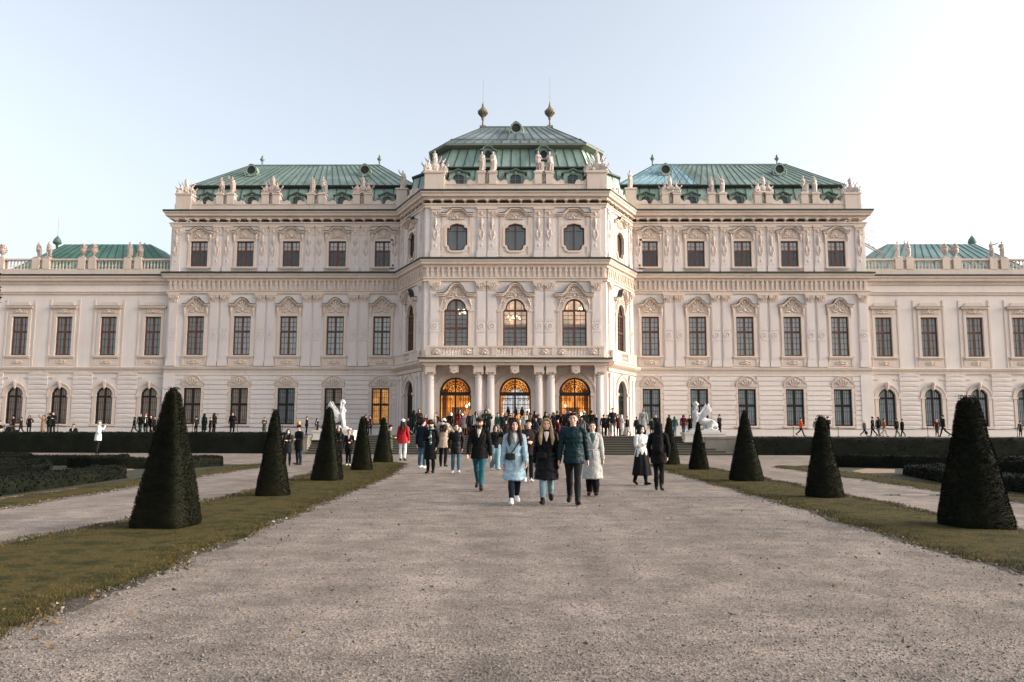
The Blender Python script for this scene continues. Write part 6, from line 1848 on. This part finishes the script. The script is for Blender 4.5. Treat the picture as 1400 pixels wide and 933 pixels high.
    if 'phone' in (al, ar) or 'photo' in (al, ar):
        s = -1 if ar in ('phone', 'photo') else 1
        w = J['wr', s]; d = (w - J['el', s]).normalized(); c = w + d * .055 * h
        b = MB(); b.M = Matrix.Translation(c) @ Matrix.Rotation(.5, 4, 'X'); b.box(-.036, .036, -.006, .006, -.03, .10); b.build('phone', IRON, root)
    return root

def ground_person(px, fy, ty, **k):
    x, y = gp(px, fy); h = zz(ty, y)
    return person(x, y, 0, h, **k)
def terrace_person(px, ty, d, h=None, **k):
    x = xx(px, ty + 18, d); hh = zz(ty, d) - TZ
    return person(x, d, TZ, hh if h is None else h, **k)

G = ground_person
# ---------------------------------------------------------------- the people walking towards us
G(655.5, 671, 569.5, yaw=-4, label='bearded man in a flat cap, black jacket and teal jeans looking up', coat='black', hem=.455, legs='denim', lk='denim', shoes='dbrown', hair='brown', style='short', stride=.36, al='hand', ar='swingf', fine=True, hat='flatcap', hatc='char', beard=True, collar='black', inner='cream', nod=.16, look=.15, puff=1.08)
G(704, 690, 573.5, yaw=4, label='long haired woman in a pale blue quilted knee length coat looking down', coat='lblue', hem=.30, kind='puffer', legs='navy', shoes='white', hair='dark', style='long', stride=-.30, al='swingf', ar='hand', fem=True, fine=True, puff=1.07, flare=.022, bag='shoulder', bagc='char', nod=-.28, ease=.016, inner='cream')
G(748, 689, 570, yaw=-3, label='blonde woman in a black padded coat and light jeans with crossbody bag', coat='black', hem=.30, kind='puffer', legs='ldenim', lk='denim', shoes='black', hair='blond', style='long', stride=-.34, al='hand', ar='swingb', fem=True, fine=True, puff=1.07, flare=.03, bag='shoulder', bagc='black', ease=.018, inner='cream')
G(785, 690, 563, yaw=-5, label='tall man in a dark teal quilted jacket and black trousers', coat='teal', hem=.455, kind='puffer', legs='char', shoes='black', hair='dark', style='short', stride=.28, al='swingb', ar='hand', fine=True, puff=1.05, fur=None, look=-.1)
G(811, 678.5, 577.5, yaw=-6, label='woman in a belted grey trench coat over a teal turtleneck', coat='lgrey', hem=.235, legs='black', wide=1.25, shoes='brown', hair='dark', style='bun', stride=.10, al='hand', ar='pocket', fem=True, fine=True, puff=1.04, flare=.035, belt=True, inner='green', collar='lgrey', ease=.014)
G(723, 660, 574.5, yaw=2, label='man in a dark brown jacket and black knit cap reading his phone', coat='dbrown', hem=.44, legs='black', shoes='white', hair='dark', stride=.2, al='hold', ar='phone', fine=True, hat='beanie', nod=-.3, puff=1.05)
G(878, 663.5, 581, yaw=25, label='woman in a white jacket and long black skirt with white mask', coat='white', hem=.47, kind='fur', legs='black', shoes='black', hair='black', style='mid', stride=.18, al='hand', ar='chest', fem=True, puff=1.05, skirt='black', mask=True, hat='hood', hatc='black')
G(902, 671, 577.5, yaw=165, label='person in a black hooded coat seen from behind beside the white jacket', coat='black', hem=.40, legs='black', shoes='char', hair='black', style='short', stride=.16, al='pocket', ar='pocket', hat='hood', hatc='black', puff=1.05, bag='backpack', bagc='black')
G(588.5, 648, 577, yaw=-12, label='bearded man in a long black coat with a green patterned scarf and hat', coat='black', hem=.27, legs='black', shoes='black', hair='brown', stride=.04, al='pocket', ar='chest', hat='fedora', hatc='dbrown', scarf=((.05, .12, .09), 'pattern'), beard=True, puff=1.08, flare=.02)
G(578, 641, 573.5, yaw=150, label='person in a dark jacket and blue jeans half hidden behind the scarf man', coat='navy', hem=.44, legs='mdenim', lk='denim', shoes='white', hair='dark', hat='beanie', hatc='char', puff=1.05)
G(606.5, 639, 574, yaw=170, label='woman in a belted beige coat with raised arms seen from behind', coat='beige', hem=.40, legs='black', shoes='black', hair='dark', style='long', al='up', ar='photo', fem=True, flare=.035, fur='cream', stride=.08, hat='beanie', hatc='white')
G(623.5, 648, 580, yaw=4, label='man in a black parka with a pale fur hood and light jeans', coat='black', hem=.40, kind='puffer', legs='mdenim', lk='denim', shoes='white', hair='dark', stride=.05, al='pocket', ar='pocket', fur='cream', puff=1.05)
G(677.5, 643.5, 582, yaw=20, label='woman in wide pale jeans and a short black jacket beside the blue coat', coat='black', hem=.50, legs='ldenim', lk='denim', wide=1.55, shoes='white', hair='black', style='mid', al='photo', ar='hand', fem=True, stride=.12)
G(741, 650, 579, yaw=0, label='person in a dark coat and black knit hat behind the blonde woman', coat='char', hem=.40, legs='black', hair='dark', hat='beanie', hatc='black', stride=.1)
G(551, 631, 574.5, yaw=175, label='girl in a bright red jacket with white trousers and tall boots', coat='red', hem=.43, kind='puffer', legs='white', shoes='dbrown', hair='dark', style='long', fem=True, flare=.03, puff=1.08, hat='beanie', hatc='white', al='hand', ar='hand', stride=.06)
G(408, 637, 582.5, yaw=-35, label='man in a long black coat and a hat with a fluffy yellow pompom', coat='black', hem=.38, legs='navy', shoes='black', hair='dark', hat='pom', hatc='black', al='hold', ar='pocket', puff=1.05)
G(393, 638, 588, yaw=10, label='woman in dark coat with white face mask beside the second yew', coat='char', hem=.36, legs='black', hair='dark', style='long', fem=True, mask=True, al='chest', ar='hand')
G(476.5, 638.5, 588.5, yaw=8, label='man in an open black jacket over a pale shirt holding a folder', coat='black', hem=.47, legs='black', shoes='white', hair='brown', al='hold', ar='hand', inner='lgrey', stride=.1)
G(463, 640, 584, yaw=-15, label='person in a black coat with white cap half hidden by the third yew', coat='black', hem=.38, legs='black', hair='dark', style='long', fem=True, hat='beanie', hatc='white', al='hold')
G(533, 629.5, 582, yaw=100, label='person in a dark olive coat half hidden by the last left yew', coat='olive', hem=.30, legs='black', shoes='white', hair='dark', bag='strapback', bagc='cream', ar='hold', hat='beanie', hatc='dbrown')
G(133.5, 622.5, 577, yaw=120, label='person in a white coat taking a photo in front of the left hedge', coat='white', hem=.40, legs='char', hair='grey', hat='cap', hatc='grey', al='photo', ar='hip', puff=1.05, flare=.02)
G(99, 619.3, 581.5, yaw=5, label='man in a dark jacket and jeans reading a phone by the left hedge', coat='char', hem=.45, legs='mdenim', lk='denim', hair='dark', al='hold', ar='phone', inner='cream')
G(3.5, 617.5, 583, yaw=60, label='person in a beige padded jacket and pale blue knit cap at the left edge', coat='cream', hem=.42, kind='puffer', legs='black', shoes='white', hair='dark', hat='beanie', hatc='lblue', puff=1.05)
G(12.5, 617.5, 580, yaw=-150, label='ginger haired person in a long dark coat at the left edge', coat='char', hem=.30, legs='black', hair='ginger', style='short')
G(-3, 617, 577, yaw=80, label='person in a dark purple jacket cut off by the left edge', coat='navy', hem=.42, legs='black', hair='black')
G(19.5, 617.3, 585, yaw=20, label='person in dark coat and green trousers behind the ginger haired one', coat='dgreen', hem=.42, legs='green', hair='black')

# ---------------------------------------------------------------- on the terrace left of the steps
TL = 'visitors strolling along the left facade'
T_ = terrace_person
for px, ty, d, kw in (
 (18, 570.5, 56.5, dict(yaw=-60, label='person in a dark jacket with a wide brimmed hat near the leftmost arched window', coat='char', hat='fedora', hatc='black', stride=.2, legs='olive')),
 (28.5, 572.5, 56, dict(yaw=-80, label='person in a dark brown coat pointing to the left along the facade', coat='dbrown', hem=.36, al='out', stride=.25, hat='cap', hatc='black')),
 (40, 570, 56, dict(yaw=30, label='woman in black with elbow out standing alone before the pier', coat='black', hem=.40, al='hip', fem=True, style='mid')),
 (59, 569.5, 56, dict(yaw=30, label='woman in a long camel coat with arms raised to her head', coat='tan', hem=.18, al='photo', ar='up', fem=True, style='mid')),
 (67.5, 566.5, 56.5, dict(yaw=-10, label='person in a dark green jacket beside the camel coat', coat='dgreen', hem=.42, al='photo', style='mid')),
 (72.5, 565, 57, dict(yaw=10, label='taller person in a black coat right of the camel coat', coat='black', hem=.36, al='chest')),
 (183.5, 571, 56, dict(yaw=-60, label='person in a black coat stepping left below the fourth arched window', coat='black', hem=.40, stride=.42, style='mid', fem=True)),
 (192, 567, 56.5, dict(yaw=15, label='person in a black jacket and green trousers next to the red and white hat', coat='black', hem=.47, legs='green', shoes='white', stride=.15)),
 (199, 567.5, 56, dict(yaw=0, label='person wearing a red and white bobble hat in a dark jacket', coat='black', hem=.46, hat='beanie', hatc=(.55, .10, .10), scarf='white', stride=.08, shoes='white')),
 (206, 569.5, 56.5, dict(yaw=-25, label='person in a black coat and white shoes right of the bobble hat', coat='black', hem=.44, shoes='white', stride=.2)),
 (211, 571, 56, dict(yaw=25, label='person in a dark grey jacket at the edge of the largest left yew', coat='char', hem=.44, shoes='white', stride=.1, style='mid')),
 (268, 570.5, 56, dict(yaw=-120, label='person in a dark jacket with pale hem right of the largest left yew', coat='dgreen', hem=.46, legs='black', ar='hold')),
 (279.5, 567, 56.5, dict(yaw=160, label='person in a long dark green hooded coat facing the facade', coat='dgreen', hem=.22, hat='hood', hatc='dgreen', flare=.03)),
 (287.5, 572, 57.5, dict(yaw=130, label='person in black lifting a phone beside the long haired woman', coat='black', hem=.44, al='photo', shoes='white')),
 (293, 566, 56, dict(yaw=150, label='long haired woman in a dark top with white waist', coat='dbrown', hem=.52, style='long', fem=True, al='photo', belt=False, legs='black', scarf='white')),
 (318, 565, 56, dict(yaw=15, label='man in a long black coat standing alone before the second barred window', coat='black', hem=.32, al='phone', puff=1.05)),
 (361.5, 571.5, 56, dict(yaw=0, label='person in a long dark olive coat holding both hands at the chest', coat='olive', hem=.24, al='chest', ar='chest')),
 (419.5, 570.5, 55, dict(yaw=95, label='man in black standing in profile left of the left sphinx', coat='black', hem=.47, al='hand', ar='hand')),
 (433.5, 581, 54.6, dict(yaw=60, h=1.15, label='child in a dark hooded jacket leaning by the left stair block', coat='navy', hem=.42, hat='hood', hatc='navy')),
 (503, 572, 55, dict(yaw=0, label='person in a dark coat right of the left sphinx behind the yew', coat='char', hem=.36)),
 (500, 568, 56.5, dict(yaw=-20, label='person in black holding up a phone above the fourth left yew', coat='black', hem=.40, al='photo')),
 (506, 569, 55.6, dict(yaw=10, label='person in a black hat above the fourth left yew', coat='black', hem=.40, hat='cap', hatc='black')),
): T_(px, ty, d, group=TL, **kw)
TR = 'visitors strolling along the right facade'
for px, ty, d, kw in (
 (984.5, 577, 54.5, dict(yaw=-70, h=1.5, label='person in a dark jacket carrying a pale bag right of the right sphinx', coat='char', hem=.46, al='hold', bag='shoulder', bagc='lgrey')),
 (1096, 577, 55.5, dict(yaw=90, h=1.35, label='child in a bright orange jacket walking right', coat='orange', hem=.46, stride=.4, al='hold')),
 (1116.5, 571, 55.5, dict(yaw=-20, label='person in a grey jacket half hidden left of the second right yew', coat='grey', hem=.44, hat='cap', hatc='black')),
 (1132.5, 569, 55.5, dict(yaw=-30, label='person in a black coat and top hat right of the second right yew', coat='black', hem=.40, al='phone', hat='fedora', hatc='black')),
 (1182.5, 572.5, 55.5, dict(yaw=95, label='bald man in a grey jacket striding right with a black bag', coat='grey', hem=.48, legs='navy', stride=.42, style='bald', bag='hand')),
 (1194, 577, 55, dict(yaw=-95, h=1.4, label='shorter person in a black coat walking left beside the green jacket', coat='black', hem=.40, stride=.3)),
 (1201.5, 569, 55.5, dict(yaw=-60, label='person in a dark green hooded jacket and pale jeans', coat='dgreen', hem=.44, legs='ldenim', hat='hood', hatc='dgreen', stride=.1)),
 (1209.5, 570.5, 55, dict(yaw=80, label='man in a rust orange jacket with pale trousers', coat='rust', hem=.48, legs='lgrey', stride=.35, hair='dark')),
 (1226.5, 570, 55.5, dict(yaw=-80, label='person in a dark green coat, left one of the couple in dark clothes', coat='dgreen', hem=.42, stride=.28, legs='green', style='mid')),
 (1234, 571, 55, dict(yaw=-85, label='person in a black coat, right one of the couple in dark clothes', coat='black', hem=.38, stride=.25, style='bun')),
 (1281.5, 570.5, 55.5, dict(yaw=-20, label='person in a dark red top and green jeans beside the largest right yew', coat='dred', hem=.46, legs='green', inner='pink', stride=.12)),
 (1290, 565, 55, dict(yaw=-100, label='tall man in a dark teal jacket striding left', coat='teal', hem=.46, stride=.4)),
 (1396, 574, 55.5, dict(yaw=0, label='person in a dark coat standing at the right edge of the picture', coat='dgreen', hem=.38)),
): T_(px, ty, d, group=TR, **kw)
TS = 'visitors gathered at the top of the steps'
for px, ty, d, kw in (
 (838, 560.5, 53.4, dict(yaw=5, h=1.86, label='man in a dark grey coat with bright red shoes at the top of the steps', coat='char', hem=.46, legs='grey', shoes='orange', al='pocket', ar='pocket', inner='dred')),
 (846, 566, 54.5, dict(yaw=20, label='person in a dark red coat behind the man with red shoes', coat='dred', hem=.36)),
 (851, 567, 53.4, dict(yaw=110, label='person in a white hooded coat with white trousers on the top step', coat='white', hem=.30, legs='white', hat='hood', hatc='white', ar='hold')),
 (858, 575, 53.6, dict(yaw=-70, h=1.35, label='person in a bright red cap and dark jacket bending beside the white coat', coat='char', hem=.46, hat='beanie', hatc='orange', legs='cream', stride=.3)),
 (826, 576, 53.8, dict(yaw=170, h=1.45, label='person with a dark blue backpack left of the man with red shoes', coat='navy', hem=.46, bag='backpack', bagc='navy')),
 (831, 578, 54.8, dict(yaw=0, h=1.45, label='smaller person in a black coat between backpack and red shoes', coat='black', hem=.40)),
 (871, 569.5, 53.6, dict(yaw=150, label='person with a large dark green backpack beside the pale coat', coat='olive', hem=.46, bag='backpack', bagc='dgreen')),
 (880, 562, 53.4, dict(yaw=165, h=1.86, label='tall person in a long pale grey coat with a diagonal strap', coat='lgrey', hem=.22, bag='strapback', bagc='black', style='bald', flare=.03, skin=2)),
 (891.5, 571, 54.2, dict(yaw=0, label='person in a dark coat right of the pale grey coat', coat='char', hem=.40)),
 (897, 575, 54.6, dict(yaw=-10, h=1.5, label='shorter person in a dark green jacket right of the pale grey coat', coat='dgreen', hem=.44)),
 (915.5, 567, 54.4, dict(yaw=-60, label='man in a black cap above the farthest right yew', coat='black', hem=.46, hat='cap', hatc='black')),
 (923, 569, 53.5, dict(yaw=165, label='person in a grey green hooded jacket and light jeans seen from behind', coat='green', hem=.52, legs='ldenim', lk='denim', hat='hood', hatc='green', stride=.15)),
 (935, 566, 53.5, dict(yaw=160, label='person in a dark red jacket and light jeans seen from behind', coat='dred', hem=.50, legs='mdenim', lk='denim', style='mid', hair='black', stride=.25, puff=1.05)),
 (944, 567, 54.2, dict(yaw=-20, label='person in a black jacket leaning near the right sphinx', coat='black', hem=.44, hair='brown')),
 (558.5, 571, 54.6, dict(yaw=-60, label='person in a dark jacket and pale jeans striding left of the portico', coat='navy', hem=.47, legs='ldenim', stride=.4, bag='backpack', bagc='black')),
 (568.5, 570, 55.2, dict(yaw=-70, label='person in black striding behind the pale jeans', coat='black', hem=.44, stride=.35)),
 (635.5, 563, 55.4, dict(yaw=10, label='person with an orange scarf and white hat before the left portal', coat='lgrey', hem=.30, scarf='orange', hat='beanie', hatc='white', al='up')),
 (647, 568, 55.6, dict(yaw=-5, label='man in a dark coat with white shirt beside the orange scarf', coat='char', hem=.40, inner='white')),
 (681, 565, 54.0, dict(yaw=10, label='woman in a teal cape over a pale dress above the crowd', coat='green', hem=.30, legs='cream', flare=.05, fem=True, skirt='cream', puff=1.05)),
 (746.5, 563.5, 54.8, dict(yaw=30, label='person in a pointed black hood above the crowd', coat='black', hem=.35, hat='hood', hatc='black')),
 (727, 566, 55.8, dict(yaw=0, label='person in a black jacket before the middle portal', coat='black', hem=.40)),
 (698, 566.5, 56.2, dict(yaw=180, label='person in a white cap and dark jacket entering the middle portal', coat='char', hem=.42, hat='cap', hatc='white')),
 (712, 569, 55.6, dict(yaw=175, label='person in a pale blue jacket entering the middle portal', coat='lblue', hem=.46)),
): T_(px, ty, d, group=TS, **kw)
# the crowd before the portico: heads and shoulders between the walkers
cr = random.Random(21)
spots = [(566, 576), (573, 577), (582, 573), (596, 577), (615, 575), (628, 574), (642, 576), (651, 578), (659, 574), (668, 573), (673, 578), (692, 573), (702, 577), (718, 575), (722, 579), (732, 577), (737, 574), (752, 576), (762, 573), (773, 575), (793, 576), (799, 572), (804, 578), (809, 575), (815, 577), (821, 577), (767, 579), (780, 577), (786, 579), (757, 578), (664, 578), (687, 575)]
coats_ = [('black', 'black'), ('char', 'charcoal'), ('navy', 'navy blue'), ('dgreen', 'dark green'), ('dbrown', 'dark brown'), ('grey', 'grey'), ('dred', 'dark red'), ('olive', 'olive'), ('cream', 'cream'), ('tan', 'camel'), ('lblue', 'pale blue'), ('lgrey', 'pale grey')]
heads_ = [(dict(), 'bare head'), (dict(hat='beanie', hatc='black'), 'black knit cap'), (dict(hat='cap', hatc='char'), 'dark peaked cap'), (dict(style='long', fem=True), 'long dark hair'), (dict(hat='hood', hatc='char'), 'dark hood'), (dict(hat='beanie', hatc='white'), 'white knit cap'), (dict(style='mid', hair='brown', fem=True), 'brown hair'), (dict(hair='blond', style='mid', fem=True), 'blond hair')]
where_ = lambda p: 'left of the portico columns' if p < 592 else 'before the left portal' if p < 648 else 'between left and middle portals' if p < 682 else 'before the middle portal' if p < 728 else 'between middle and right portals' if p < 764 else 'before the right portal' if p < 808 else 'by the last portico column'
used = set()
for px, ty in spots:
    for _ in range(60):
        ck, cn = cr.choice(coats_[:5] if cr.random() < .55 else coats_); hk, hn = cr.choice(heads_); lab = 'person in %s coat, %s, in the crowd %s' % (cn, hn, where_(px))
        if lab not in used: break
    used.add(lab)
    d = 53.3 + cr.random() * 3.6
    hk = dict(hk); 
    T_(px, ty + cr.uniform(-2.5, 2.5), d, yaw=cr.choice([0, 15, -20, 170, 40, -50]), label=lab, coat=ck, hem=cr.choice([.46, .40, .34]), legs=cr.choice(['black', 'char', 'mdenim', 'navy']), group='crowd before the portico', al=cr.choice(['hand', 'pocket', 'chest', 'phone']), ar='hand', h=cr.uniform(1.40, 1.80), **hk)

# a few come down the steps behind the walkers
for px, ty, i, kw in ((692, 581, 4, dict(yaw=10, label='person in a dark brown jacket coming down the steps behind the blue coat', coat='dbrown', hem=.42, stride=.2)),
 (711, 583, 3, dict(yaw=-10, label='person in a camel coat and white knit cap on the steps', coat='tan', hem=.30, hat='beanie', hatc='white', stride=.15)),
 (733, 580, 5, dict(yaw=0, label='person in a navy coat on the steps between blue and black coats', coat='navy', hem=.40, style='mid', stride=.2)),
 (763, 582, 4, dict(yaw=15, label='person in a black jacket and red scarf on the steps', coat='black', hem=.44, scarf='red', stride=.15)),
 (796, 581, 5, dict(yaw=-15, label='person in a grey coat on the steps behind the trench coat', coat='grey', hem=.34, style='long', fem=True, stride=.2))):
    zst = RISE * i; d = SY0 + RUN * (i - 1) + .17
    person(xx(px, ty + 15, d), d, zst, cr.uniform(1.6, 1.78), group=TS, **kw)
# ---------------------------------------------------------------- light, sky, camera
SUN_EL, SUN_AZ = 14.0, 93.0       # azimuth clockwise from +Y (view direction): to the right and behind the camera
world = bpy.data.worlds.new('World'); scene.world = world; world.use_nodes = True
nt = world.node_tree; nt.nodes.clear()
wo = N(nt, 'OutputWorld'); bg = N(nt, 'Background'); sky = N(nt, 'TexSky', sky_type='NISHITA')
sky.sun_disc = False; sky.sun_elevation = R(SUN_EL); sky.sun_rotation = R(SUN_AZ)
sky.altitude = 100; sky.air_density = 1.0; sky.dust_density = 6.0; sky.ozone_density = 1.0
hs = N(nt, 'HueSaturation', Saturation=.48, Value=1.0)
nt.links.new(sky.outputs[0], hs.inputs['Color'])
nt.links.new(hs.outputs[0], bg.inputs[0]); bg.inputs[1].default_value = .15
nt.links.new(bg.outputs[0], wo.inputs[0])
sun = bpy.data.lights.new('sun', 'SUN'); sun.energy = .62; sun.angle = R(75); sun.color = (1.0, .90, .80)
so = bpy.data.objects.new('sun', sun); COL.objects.link(so)
sd = Vector((math.sin(R(SUN_AZ)) * math.cos(R(SUN_EL)), math.cos(R(SUN_AZ)) * math.cos(R(SUN_EL)), math.sin(R(SUN_EL))))
so.rotation_euler = sd.to_track_quat('Z', 'Y').to_euler(); so.location = (30, -30, 40)
cam = bpy.data.cameras.new('camera'); cam.sensor_width = 36; cam.lens = 36 * FPX / 1400; cam.clip_end = 6000; cam.clip_start = .05
co = bpy.data.objects.new('camera', cam); COL.objects.link(co); scene.camera = co
co.matrix_world = Matrix.Translation((0, 0, CAM_H)) @ Matrix.Rotation(math.pi / 2 + TILT, 4, 'X') @ Matrix.Rotation(R(.17), 4, 'Z')
scene.view_settings.view_transform = 'Standard'; scene.view_settings.look = 'None'
scene.view_settings.exposure = 1.62; scene.view_settings.gamma = 1.0
scene.render.engine = 'CYCLES'
scene.cycles.use_denoising = True
scene.cycles.max_bounces = 6; scene.cycles.transparent_max_bounces = 8
